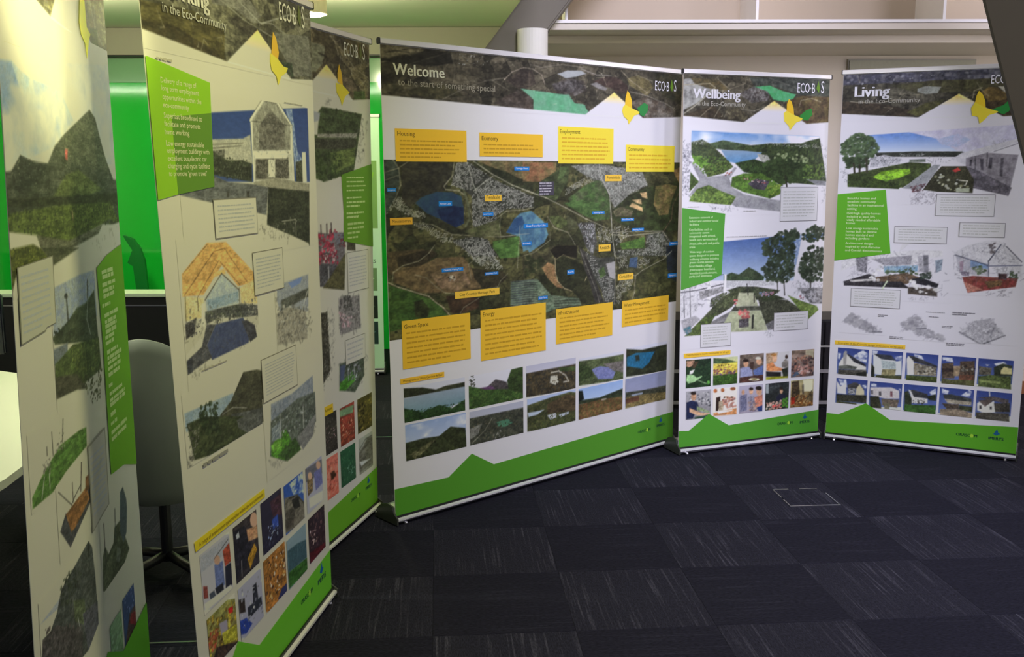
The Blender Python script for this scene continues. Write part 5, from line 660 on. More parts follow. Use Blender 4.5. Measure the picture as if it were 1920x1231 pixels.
D_LIVING = [
['pic','header_picture','aerial photograph of claypits across the banner top',[2,1838,1029,2093],314,77,None,[['F',[58,54,48],[78,74,66],[0,2200,-4,1880,410,1849,605,1969,829,1844,930,1852,1031,2200],160,0],['V',[41.76,38.88,34.56],[92.04,87.32,77.88],[0,2200,-4,1880,410,1849,605,1969,829,1844,930,1852,1031,2200],78,0.7],['S',[34.8,32.4,28.8],[97.5,92.5,82.5],[0,2200,-4,1880,410,1849,605,1969,829,1844,930,1852,1031,2200],90,16],['K',[168,158,142],[0,0,0],[0,2200,-4,1880,410,1849,605,1969,829,1844,930,1852,1031,2200],46,95],['K',[29,27,24],[0,0,0],[0,2200,-4,1880,410,1849,605,1969,829,1844,930,1852,1031,2200],60,70],['F',[84,82,100],[60,60,74],[-7,2110,836,2101,846,2052,529,2037,258,2041,-3,2036],60,0],['S',[170,168,180],[90,88,100],[81,2069,527,2080,514,2066,89,2040],14,8.8],['S',[120,118,130],[70,68,80],[8,2094,818,2088,820,2053,11,2036],60,19.2],['F',[60,56,44],[76,74,54],[259,2026,475,2046,757,2042,843,2004,698,1974,533,1980,399,1978],40,0],['F',[150,152,152],[130,130,128],[397,2003,437,2016,515,2009,500,1978,440,1973,398,1985],30,0],['F',[62,52,44],[46,40,34],[-6,1947,194,1934,363,1892,379,1856,-3,1880],40,0],['L',[130,122,110],[130,122,110],[51,1946,87,1941,208,1933,304,1952],3.7,0],['L',[120,114,100],[120,114,100],[304,1952,330,1980,413,1970],3.6,0],['F',[84,82,52],[66,64,42],[350,1878,443,1926,535,1944,511,1910,406,1855],30,0],['F',[112,92,56],[96,80,52],[711,1974,748,2001,786,1996,847,1955,824,1914,753,1923],30,0],['F',[60,50,40],[76,62,46],[689,1918,923,1939,931,1842,823,1844],30,0],['F',[176,170,160],[176,170,160],[792,2002,850,2000,853,1955,820,1977],0,0],['L',[150,140,120],[150,140,120],[674,1947,678,1982,715,1998],3.5,0],['K',[176,168,152],[0,0,0],[0,2200,-4,1880,410,1849,605,1969,829,1844,930,1852,1031,2200],14,60],['G',[246,208,100],[203,198,214],[410,1849,605,1969,829,1844],0,1],['F',[203,198,214],[203,198,214],[0,-10,-4,1880,410,1849,410,1848,829,1843,829,1844,930,1852,1031,-10],0,0]],1],
['poly','butterfly_mark','yellow butterfly mark',[236,184,44],[702,1983,721,1963,735,1931,740,1892,687,1922,692,1957],2],
['poly','butterfly_mark','yellow butterfly mark',[242,196,58],[670,1891,687,1922,740,1892,802,1871,793,1863,758,1853,740,1829,716,1808,708,1844,677,1852],2.3],
['poly','butterfly_mark','green wing of the butterfly mark',[40,124,58],[769,1881,825,1904,854,1934,863,1903,853,1871,828,1855,802,1866],2],
['text','title_lettering','Living',[75,1971,179],[230,228,232],0.03,3,'white title reading Living'],
['text','subtitle_lettering','in the Eco-Community',[96,1933,318],[160,154,152],0,3,None],
['text','logo_lettering','ECO·B',[757,2017,102],[232,232,236],0,3,None],
['text','logo_lettering','S',[893,2017,17],[232,232,236],0,3,None],
['poly','logo_leaf',None,[96,130,44],[866,2036,875,2073,888,2039,880,2016],2.9],
['pic','illustration','illustration of a garden path by white terraced houses',[-1,1373,951,1821],311,141,[203,198,214],[['F',[203,198,214],[203,198,214],[-100,-100,3000,-100,3000,3000,-100,3000],0,0],['G',[84,120,196],[190,196,222],[154,1758,370,1770,522,1737,624,1699,719,1662,138,1661],0,0],['C',[214,212,228],[176,188,220],[161,1754,370,1767,618,1699,686,1663,159,1661],178.5,0.5],['F',[180,174,206],[194,190,214],[370,1770,896,1801,934,1800,926,1730,713,1662,620,1663,522,1730],80,0],['F',[160,170,206],[178,176,210],[509,1730,614,1757,682,1727,619,1685,538,1700],40,0],['F',[46,50,46],[60,62,58],[195,1661,418,1666,640,1663,660,1656,622,1634,210,1638],12,0],['H',[200,196,206],[90,90,96],[322,1656,459,1654,447,1640,322,1641],16,7.4],['F',[190,186,200],[160,158,172],[175,1631,245,1649,337,1626,325,1593,178,1579],20,0],['K',[70,70,80],[70,70,80],[175,1631,245,1649,337,1626,325,1593,178,1579],60,10.5],['H',[206,202,214],[110,108,120],[460,1636,609,1638,598,1598,476,1599],60,11.7],['F',[110,116,112],[110,116,112],[379,1622,461,1625,462,1607,380,1607],0,0],['F',[198,194,208],[186,182,198],[590,1620,641,1656,926,1734,927,1716,765,1655,669,1627,665,1591],40,0],['L',[60,60,70],[60,60,70],[797,1661,928,1709],2.1,0],['F',[140,134,148],[120,114,128],[662,1627,765,1655,914,1642,882,1425,703,1511,665,1584],50,0],['F',[104,98,112],[84,80,92],[665,1584,726,1562,895,1469,882,1425,700,1468,655,1540],30,0],['F',[70,66,78],[70,66,78],[732,1623,748,1623,752,1562,739,1565],0,0],['F',[70,66,78],[70,66,78],[777,1630,792,1629,791,1569,774,1572],0,0],['F',[84,80,92],[84,80,92],[832,1626,845,1625,846,1526,832,1533],0,0],['F',[70,66,78],[70,66,78],[683,1620,693,1619,692,1584,682,1587],0,0],['L',[60,58,68],[60,58,68],[708,1630,712,1569],2.9,0],['L',[60,58,68],[60,58,68],[765,1655,767,1583],2.9,0],['F',[54,62,40],[72,84,46],[171,1564,380,1607,490,1599,492,1563,353,1467,61,1473,57,1541],18,0],['F',[132,176,50],[116,160,44],[195,1526,236,1556,326,1571,382,1570,390,1548,329,1519,246,1500],24,0],['S',[60,90,36],[150,190,70],[202,1534,382,1570,383,1548,253,1496],36,9],['F',[40,48,30],[60,74,36],[59,1511,231,1511,346,1481,333,1459,61,1469],14,0],['F',[150,150,160],[130,130,140],[354,1463,426,1526,504,1592,538,1592,514,1548,451,1456],30,0],['F',[46,46,36],[64,62,48],[458,1456,514,1548,545,1584,665,1584,710,1511,708,1439,527,1445],14,0],['F',[170,60,60],[170,60,60],[600,1562,626,1577,640,1562,614,1551],0,0],['S',[190,190,196],[150,150,120],[494,1533,548,1541,685,1490,688,1446,567,1453],20,11.8],['F',[160,164,150],[160,164,150],[623,1464,692,1467,691,1445,625,1444],0,0],['L',[200,196,190],[200,196,190],[637,1508,677,1504,672,1486],5.1,0],['S',[52,66,48],[80,96,68],[20,1708,89,1766,147,1762,206,1720,215,1675,175,1631,91,1594,32,1617,15,1663],260,16.6],['S',[44,56,40],[64,78,56],[38,1632,167,1639,163,1586,56,1572],60,15.1],['L',[50,48,40],[50,48,40],[87,1602,98,1526],10.6,0],['L',[50,48,40],[50,48,40],[120,1594,122,1526],10.5,0],['L',[50,48,40],[50,48,40],[154,1631,164,1511],12,0],['F',[42,50,32],[60,72,40],[61,1541,179,1549,190,1489,64,1481],12,0],['F',[203,198,214],[203,198,214],[32,1469,291,1460,534,1444,708,1436,882,1423,907,1297,-4,1281],0,0],['S',[90,50,60],[120,110,120],[395,1474,470,1489,459,1445,403,1445],26,8.9],['K',[110,104,116],[110,104,116],[390,1444,541,1438,517,1379,401,1370],80,17.9],['K',[100,100,110],[100,100,110],[19,1572,56,1572,60,1488,38,1481],24,12.2],['K',[120,118,128],[120,118,128],[781,1711,888,1731,889,1717,788,1697],14,10]],1],
['poly','bullet_panel','green panel of white bullet text',[88,156,40],[-7,1428,266,1456,311,1098,-1,1046],2],
['lines','bullet_text',[['Beautiful homes and',64,1400,151],['excellent community',65,1381,152],['facilities in an inspirational',66,1361,193],['setting',65,1341,51],['1500 high quality homes',65,1315,181],['including at least 30%',66,1296,152],['vitally needed affordable',65,1277,182],['homes',66,1259,46],['Low energy sustainable',66,1230,171],['homes built to lifetime',65,1211,166],['homes standard and',65,1191,150],['including gardens',64,1172,130],['Architectural designs',66,1144,151],['inspired by local character',67,1124,188],['and Cornish distinctiveness',66,1103,199]],[208,222,184],0,3],
['poly','speech_outline',None,[120,116,124],[529,1313,822,1313,822,1433,529,1433],1.6],
['poly','speech_box',None,[198,194,206],[532,1316,819,1316,819,1430,532,1430],2],
['greek','speech_text',[552,1327,804,1420],7,0.9,[171,169,174],2.6,0.36],
['poly','speech_outline',None,[120,116,124],[324,1158,597,1158,597,1252,324,1252],1.6],
['poly','speech_box',None,[198,194,206],[327,1161,594,1161,594,1249,327,1249],2],
['greek','speech_text',[346,1170,580,1241],5,0.9,[171,169,174],2.6,0.36],
['poly','speech_outline',None,[120,116,124],[655,1200,881,1200,881,1280,655,1280],1.6],
['poly','speech_box',None,[198,194,206],[658,1203,878,1203,878,1277,658,1277],2],
['greek','speech_text',[673,1210,866,1271],4,0.9,[171,169,174],2.6,0.36],
['poly','speech_outline',None,[120,116,124],[109,783,378,783,378,891,109,891],1.6],
['poly','speech_box',None,[198,194,206],[112,786,375,786,375,888,112,888],2],
['greek','speech_text',[130,796,362,879],6,0.9,[171,169,174],2.6,0.36],
['poly','speech_tail',None,[198,194,206],[371,1156,407,1157,355,1106],1.7],
['pic','illustration','sketch of a home interior with a black worktop',[32,829,645,1121],183,83,[203,198,214],[['F',[203,198,214],[203,198,214],[-100,-100,3000,-100,3000,3000,-100,3000],0,0],['F',[190,186,198],[206,202,214],[46,1088,308,1104,579,1136,582,1090,470,1071,428,1038,283,1028,214,1061,51,991],60,0],['F',[160,156,170],[140,136,150],[214,1061,425,1092,421,1038,283,1028],30,0],['F',[150,146,160],[170,166,180],[454,1086,511,1095,517,994,467,1000],20,0],['F',[110,108,120],[110,108,120],[482,1094,507,1095,513,998,492,997],0,0],['F',[104,110,130],[150,160,180],[545,1066,583,1075,580,1013,553,996],20,0],['F',[110,140,176],[150,170,190],[279,1024,457,1035,459,1000,285,985],20,0],['S',[50,70,44],[90,100,80],[284,1000,458,1023,460,984,294,961],34,11.1],['F',[84,66,54],[110,90,76],[234,958,402,990,469,969,406,927,243,935],20,0],['F',[40,38,44],[56,52,58],[65,927,203,977,234,966,228,934,376,941,422,904,70,903],14,0],['F',[36,36,42],[50,48,56],[433,959,476,969,571,935,565,911,434,936],12,0],['F',[90,80,76],[70,62,60],[414,911,565,911,568,864,416,872],14,0],['S',[226,222,230],[190,186,196],[204,965,268,1032,283,1016,251,935,213,934],12,14.4],['S',[226,222,230],[200,196,206],[411,958,493,923,566,903,568,872,474,875,420,927],12,17.3],['S',[40,52,44],[64,70,66],[467,992,531,1003,533,964,476,961],30,11],['F',[196,190,196],[196,190,196],[99,936,227,950,228,938,108,925],0,0],['L',[190,200,180],[190,200,180],[276,888,302,938],8,0],['F',[90,88,98],[150,146,160],[127,1074,191,1076,188,981,135,994],16,0],['K',[90,88,100],[90,88,100],[47,1072,580,1121,625,867,425,856,414,911,70,903],150,27.4],['K',[150,146,158],[150,146,158],[417,864,526,846,513,830,426,841],20,11.1]],1],
['pic','illustration','sketch of a house with a gabled porch and red floor',[624,880,993,1185],119,90,[203,198,214],[['F',[203,198,214],[203,198,214],[-100,-100,3000,-100,3000,3000,-100,3000],0,0],['F',[186,182,196],[198,194,208],[640,1115,703,1155,804,1185,857,1186,972,1078,979,984,912,989,813,1053,644,1100],40,0],['F',[176,170,184],[160,158,176],[644,1108,813,1053,817,992,672,1001],30,0],['F',[130,150,190],[110,130,170],[722,1076,813,1053,814,1030,725,1034],20,0],['F',[196,192,206],[176,172,186],[854,1145,886,1168,912,989,858,994],20,0],['L',[60,62,80],[60,62,80],[812,1072,866,1164],5.3,0],['L',[70,70,90],[70,70,90],[811,1075,818,984],3.8,0],['L',[70,72,90],[70,72,90],[644,1100,810,1049],4.6,0],['L',[90,92,120],[90,92,120],[807,1045,974,1055],5.3,0],['L',[60,60,76],[60,60,76],[893,1154,972,1074],3.7,0],['S',[56,70,48],[100,110,90],[732,1034,773,1044,808,1022,769,998],24,10.7],['S',[56,70,48],[90,100,90],[923,1019,963,1021,959,983,919,981],16,10.5],['S',[100,92,98],[70,64,70],[808,1166,838,1174,839,1122,812,1113],14,10.6],['F',[130,60,62],[112,62,56],[687,979,742,989,858,986,959,983,952,938,721,894],40,0],['F',[176,122,112],[160,104,96],[696,956,795,915,721,895],20,0],['F',[90,70,54],[130,100,70],[799,961,886,972,882,942,822,924],16,0],['F',[60,44,48],[60,44,48],[864,1006,907,1007,906,977,866,975],0,0],['F',[150,130,150],[150,130,150],[668,1062,688,1071,689,1010,674,1017],0,0],['F',[90,80,100],[150,140,160],[671,1016,720,1007,721,988,687,986],14,0],['K',[100,98,112],[100,98,112],[636,1123,858,1182,972,1074,980,969,653,969],110,26.1],['K',[110,104,116],[110,104,116],[796,907,929,937,926,883,818,878],30,18.4]],1],
['pic','illustration','grey line sketch of house plans',[54,624,305,755],59,29,[203,198,214],[['F',[203,198,214],[203,198,214],[-100,-100,3000,-100,3000,3000,-100,3000],0,0],['F',[176,172,186],[196,192,206],[73,690,117,742,164,720,289,643,229,635,167,663],20,0],['K',[120,116,130],[120,116,130],[73,690,117,742,164,720,289,643,229,635,167,663],110,19.7],['L',[90,88,100],[90,88,100],[222,639,289,643],5.7,0],['S',[130,126,140],[170,166,178],[73,690,117,742,164,720,289,643,229,635,167,663],30,18.1]],1],
['pic','illustration','grey line sketch of house plans',[370,609,641,774],67,38,[203,198,214],[['F',[203,198,214],[203,198,214],[-100,-100,3000,-100,3000,3000,-100,3000],0,0],['F',[176,172,186],[196,192,206],[383,686,446,746,505,726,522,680,626,632,613,615,496,638],20,0],['K',[120,116,130],[120,116,130],[383,686,446,746,505,726,522,680,626,632,613,615,496,638],150,19.2],['L',[90,88,100],[90,88,100],[457,675,522,680],5.6,0],['S',[130,126,140],[170,166,178],[383,686,446,746,505,726,522,680,626,632,613,615,496,638],30,17.6]],1],
['pic','illustration','grey line sketch of house plans',[677,614,966,761],75,35,[203,198,214],[['F',[203,198,214],[203,198,214],[-100,-100,3000,-100,3000,3000,-100,3000],0,0],['F',[176,172,186],[196,192,206],[694,676,766,736,840,760,922,669,809,610],20,0],['K',[120,116,130],[120,116,130],[694,676,766,736,840,760,922,669,809,610],190,18.8],['L',[90,88,100],[90,88,100],[694,672,809,610,922,669],4.7,0],['L',[110,108,120],[110,108,120],[766,736,870,727,848,656],3.9,0],['F',[170,166,180],[150,146,160],[766,736,841,756,878,712,803,699],12,0]],1],
['greek','sketch_caption',[264,730,325,747],2,0.9,[120,116,130],3,0.5],
['greek','sketch_caption',[516,772,613,778],1,0.9,[120,116,130],3,0.5],
['greek','sketch_caption',[651,765,778,786],2,0.9,[120,116,130],3,0.5],
['greek','sketch_caption',[603,689,664,705],2,0.9,[120,116,130],3,0.5],
['greek','sketch_caption',[532,745,586,753],1,0.9,[120,116,130],3,0.5],
['greek','sketch_caption',[333,609,408,626],2,0.9,[120,116,130],3,0.5],
['greek','sketch_caption',[630,592,727,610],2,0.9,[120,116,130],3,0.5],
['poly','caption_strip','yellow strip above the photos',[222,176,58],[36,554,421,554,421,577,36,577],2],
['text','strip_lettering','Examples of the Cornish design precedents to be used',[54,558,354],[110,84,34],0,2.8,None],
['pic','photo','photo of a white gabled cottage with a porch',[54,376,227,534],55,47,None,[['G',[36,48,116],[96,112,170],[34,573,235,588,245,395,43,377],0,0],['C',[206,206,222],[176,180,206],[140,492,194,530,220,512,217,458,160,467],40.3,0.25],['C',[206,206,222],[176,180,206],[56,505,73,500,69,465,58,465],40.6,0.25],['F',[206,202,204],[206,202,204],[64,438,81,473,105,502,155,453,215,438,216,411,65,411],0,0],['F',[150,146,150],[150,146,150],[86,501,95,518,106,516,105,435,89,433],0,0],['F',[52,52,62],[52,52,62],[105,499,115,500,214,444,215,432,148,455],0,0],['F',[96,98,96],[96,98,96],[61,424,111,435,169,427,157,412,62,407],0,0],['F',[62,60,58],[90,86,82],[61,404,219,414,221,371,61,363],12,0],['F',[40,40,36],[40,40,36],[164,393,220,404,221,374,165,372],0,0]],1],
['pic','photo','photo of a white house with a stone lower wall',[244,376,411,535],54,48,None,[['G',[36,48,116],[96,112,170],[224,573,417,588,428,398,235,380],0,0],['C',[206,206,222],[176,180,206],[245,534,275,530,270,509,248,507],39.9,0.25],['C',[206,206,222],[176,180,206],[367,504,406,514,408,488,374,491],39.5,0.25],['F',[200,200,208],[200,200,208],[251,514,270,506,381,479,405,487,410,402,301,392,257,394],0,0],['F',[60,62,72],[60,62,72],[251,514,349,512,375,482,296,485],0,0],['F',[150,160,170],[176,184,190],[296,478,375,475,378,432,305,432],14,0],['F',[150,142,110],[120,112,86],[305,426,378,432,374,392,301,388],12,0],['F',[40,42,36],[40,42,36],[241,460,261,435,265,375,246,373],0,0],['F',[84,86,60],[64,66,46],[276,389,410,399,411,376,265,372],12,0]],1],
['pic','photo','photo of a long house with a glazed timber front',[428,375,597,534],56,48,None,[['G',[36,48,116],[96,112,170],[409,572,601,587,613,400,420,382],0,0],['C',[206,206,222],[176,180,206],[468,532,510,522,523,497,475,506],39.1,0.25],['F',[204,200,204],[204,200,204],[431,496,439,517,470,493,475,408,440,405],0,0],['F',[56,56,62],[56,56,62],[439,520,469,516,593,471,593,458,471,486],0,0],['F',[150,140,124],[110,100,90],[471,480,590,461,593,412,475,408],14,0],['S',[60,56,54],[190,184,176],[478,467,590,458,593,419,481,412],40,10.5],['F',[70,80,44],[54,62,36],[434,404,596,409,599,374,435,374],14,0]],1],
['pic','photo','photo of a pair of dark timber balconied houses',[614,374,789,534],60,50,None,[['G',[36,48,116],[96,112,170],[595,572,791,587,804,403,607,384],0,0],['C',[206,206,222],[176,180,206],[615,525,668,523,675,498,622,506],38.7,0.25],['F',[96,80,70],[70,60,56],[618,486,675,498,687,408,623,402],14,0],['F',[100,82,70],[64,54,52],[709,507,782,516,790,405,710,404],14,0],['F',[150,130,110],[150,130,110],[676,478,713,482,709,423,680,420],0,0],['F',[60,50,50],[60,50,50],[619,460,677,469,678,446,621,438],0,0],['S',[190,186,180],[40,36,36],[716,482,781,488,784,456,718,450],16,9],['F',[120,78,64],[84,62,54],[708,430,785,437,787,405,710,397],12,0],['F',[110,112,110],[110,112,110],[671,387,722,399,712,378,666,377],0,0],['F',[72,76,48],[90,84,64],[620,402,670,400,790,405,792,370,622,370],12,0]],1],
['pic','photo','photo of a cream house beyond a garden lawn',[800,373,974,533],61,50,None,[['G',[36,48,116],[96,112,170],[781,569,975,585,988,404,794,385],0,0],['C',[206,206,222],[176,180,206],[878,509,927,526,945,508,890,497],37.9,0.25],['C',[206,206,222],[176,180,206],[834,502,856,500,846,493],38,0.25],['F',[60,66,56],[44,50,40],[879,490,922,513,967,504,971,448,883,439],12,0],['F',[110,104,96],[80,76,72],[804,489,869,483,866,444,807,439],12,0],['F',[206,196,150],[206,196,150],[914,474,929,497,952,490,968,491,970,457,915,455],0,0],['F',[96,110,66],[66,74,48],[805,432,866,444,916,442,966,447,971,372,809,375],16,0],['F',[120,130,84],[120,130,84],[812,414,918,411,919,398,813,401],0,0]],1],
['pic','photo','photo of a gabled house behind a dark hedge',[55,202,229,352],55,44,None,[['G',[36,48,116],[96,112,170],[34,391,237,409,247,215,44,193],0,0],['C',[206,206,222],[176,180,206],[65,343,110,347,118,300,80,310],40.9,0.25],['C',[206,206,222],[176,180,206],[199,321,224,327,225,304,206,305],40.5,0.25],['F',[206,202,210],[206,202,210],[56,335,80,303,111,320,114,258,63,260],0,0],['F',[70,68,72],[70,68,72],[118,313,154,334,173,333,213,296,182,293,122,293],0,0],['F',[196,186,164],[196,186,164],[169,298,186,327,213,289,215,262,165,257],0,0],['F',[180,180,190],[90,90,100],[122,293,163,298,164,264,123,259],12,0],['F',[44,44,38],[64,62,54],[59,253,227,263,230,216,61,212],12,0],['F',[84,84,60],[60,60,46],[61,212,174,210,174,193,62,191],12,0]],1],
['pic','photo','photo of a wide white rendered house',[242,194,418,349],57,46,None,[['G',[36,48,116],[96,112,170],[222,388,423,406,435,215,232,193],0,0],['C',[206,206,222],[176,180,206],[248,340,279,336,280,319,249,320],40.3,0.25],['C',[206,206,222],[176,180,206],[399,321,412,319,413,302],39.8,0.25],['F',[186,178,186],[200,192,200],[246,313,360,324,403,308,406,262,333,254,249,266],40,0],['F',[90,86,96],[90,86,96],[294,294,306,295,308,268,295,270],0,0],['F',[110,70,80],[110,70,80],[355,300,367,301,369,268,357,270],0,0],['F',[90,86,96],[90,86,96],[250,296,261,297,263,274,252,273],0,0],['F',[130,116,104],[96,86,80],[309,252,406,255,397,207,317,212],12,0],['F',[44,44,36],[60,60,46],[246,259,295,264,310,218,312,191,250,191],12,0],['F',[110,106,90],[110,106,90],[322,226,359,230,355,193,330,193],0,0]],1],
['pic','photo','photo of a white cottage on a lawn',[429,192,604,351],58,48,None,[['G',[36,48,116],[96,112,170],[409,389,608,407,620,219,421,196],0,0],['C',[206,206,222],[176,180,206],[564,318,595,341,598,295,571,299],39.3,0.25],['F',[200,196,202],[200,196,202],[451,320,469,318,483,283,555,277,556,251,473,242,464,294],0,0],['F',[64,64,70],[64,64,70],[463,318,475,322,553,304,561,278,483,280],0,0],['F',[44,50,40],[60,64,48],[432,305,451,313,472,269,474,229,437,232],12,0],['F',[46,50,40],[46,50,40],[554,291,597,308,600,269,561,271],0,0],['S',[40,40,40],[90,86,84],[478,269,549,270,545,243,479,243],16,6.6],['F',[60,92,46],[50,80,38],[435,231,601,243,602,190,437,188],16,0]],1],
['pic','photo','photo of a low courtyard house on pale gravel',[616,192,791,351],60,49,None,[['G',[36,48,116],[96,112,170],[597,389,794,407,806,222,609,200],0,0],['C',[206,206,222],[176,180,206],[627,344,663,334,658,314,629,318],39,0.25],['C',[206,206,222],[176,180,206],[727,315,765,351,781,340,768,306],38.7,0.25],['F',[64,66,68],[64,66,68],[635,309,675,316,780,301,782,275,642,287],0,0],['F',[170,162,150],[140,130,120],[642,287,781,282,782,262,661,262],12,0],['F',[70,60,54],[96,84,76],[632,259,719,262,721,236,658,229],12,0],['F',[66,70,52],[50,54,40],[720,256,786,256,788,224,722,230],12,0],['F',[140,124,110],[120,108,98],[623,225,721,236,788,218,788,188,625,190],14,0]],1],
['pic','photo','photo of a white gabled house with a stone drive',[804,192,980,351],62,49,None,[['G',[36,48,116],[96,112,170],[785,387,981,406,995,224,798,201],0,0],['F',[70,64,70],[90,82,86],[813,311,891,325,964,314,966,289,893,300],12,0],['F',[206,202,204],[206,202,204],[810,278,826,293,844,269,893,300,906,237,848,224,813,240],0,0],['F',[96,84,84],[96,84,84],[814,295,892,313,882,293,851,263],0,0],['F',[54,52,50],[80,74,70],[894,287,971,296,975,245,903,237],12,0],['F',[60,56,60],[60,56,60],[822,267,833,268,835,249,824,248],0,0],['F',[60,56,60],[60,56,60],[874,266,884,267,885,251,876,250],0,0],['F',[84,80,74],[66,62,58],[808,226,972,238,976,191,810,188],14,0],['L',[206,202,206],[206,202,206],[867,349,870,326],5.1,0]],1],
['poly','footer_band','green band with a mountain peak along the foot',[82,148,38],[0,10,0,133,76,132,227,216,365,130,1031,166,1031,10],2],
['text','sponsor_lettering','ORASCOM',[716,82,107],[24,70,44],0.03,2.6,None],
['text','sponsor_lettering','IMERYS',[881,80,74],[26,60,60],0.03,2.6,None],
['poly','sponsor_mark',None,[28,84,130],[902,113,918,105,937,117,926,124,920,143,909,124],2.6],
['poly','sponsor_mark',None,[150,190,60],[805,89,801,99,791,99,787,89,791,79,801,79],2.9],
]
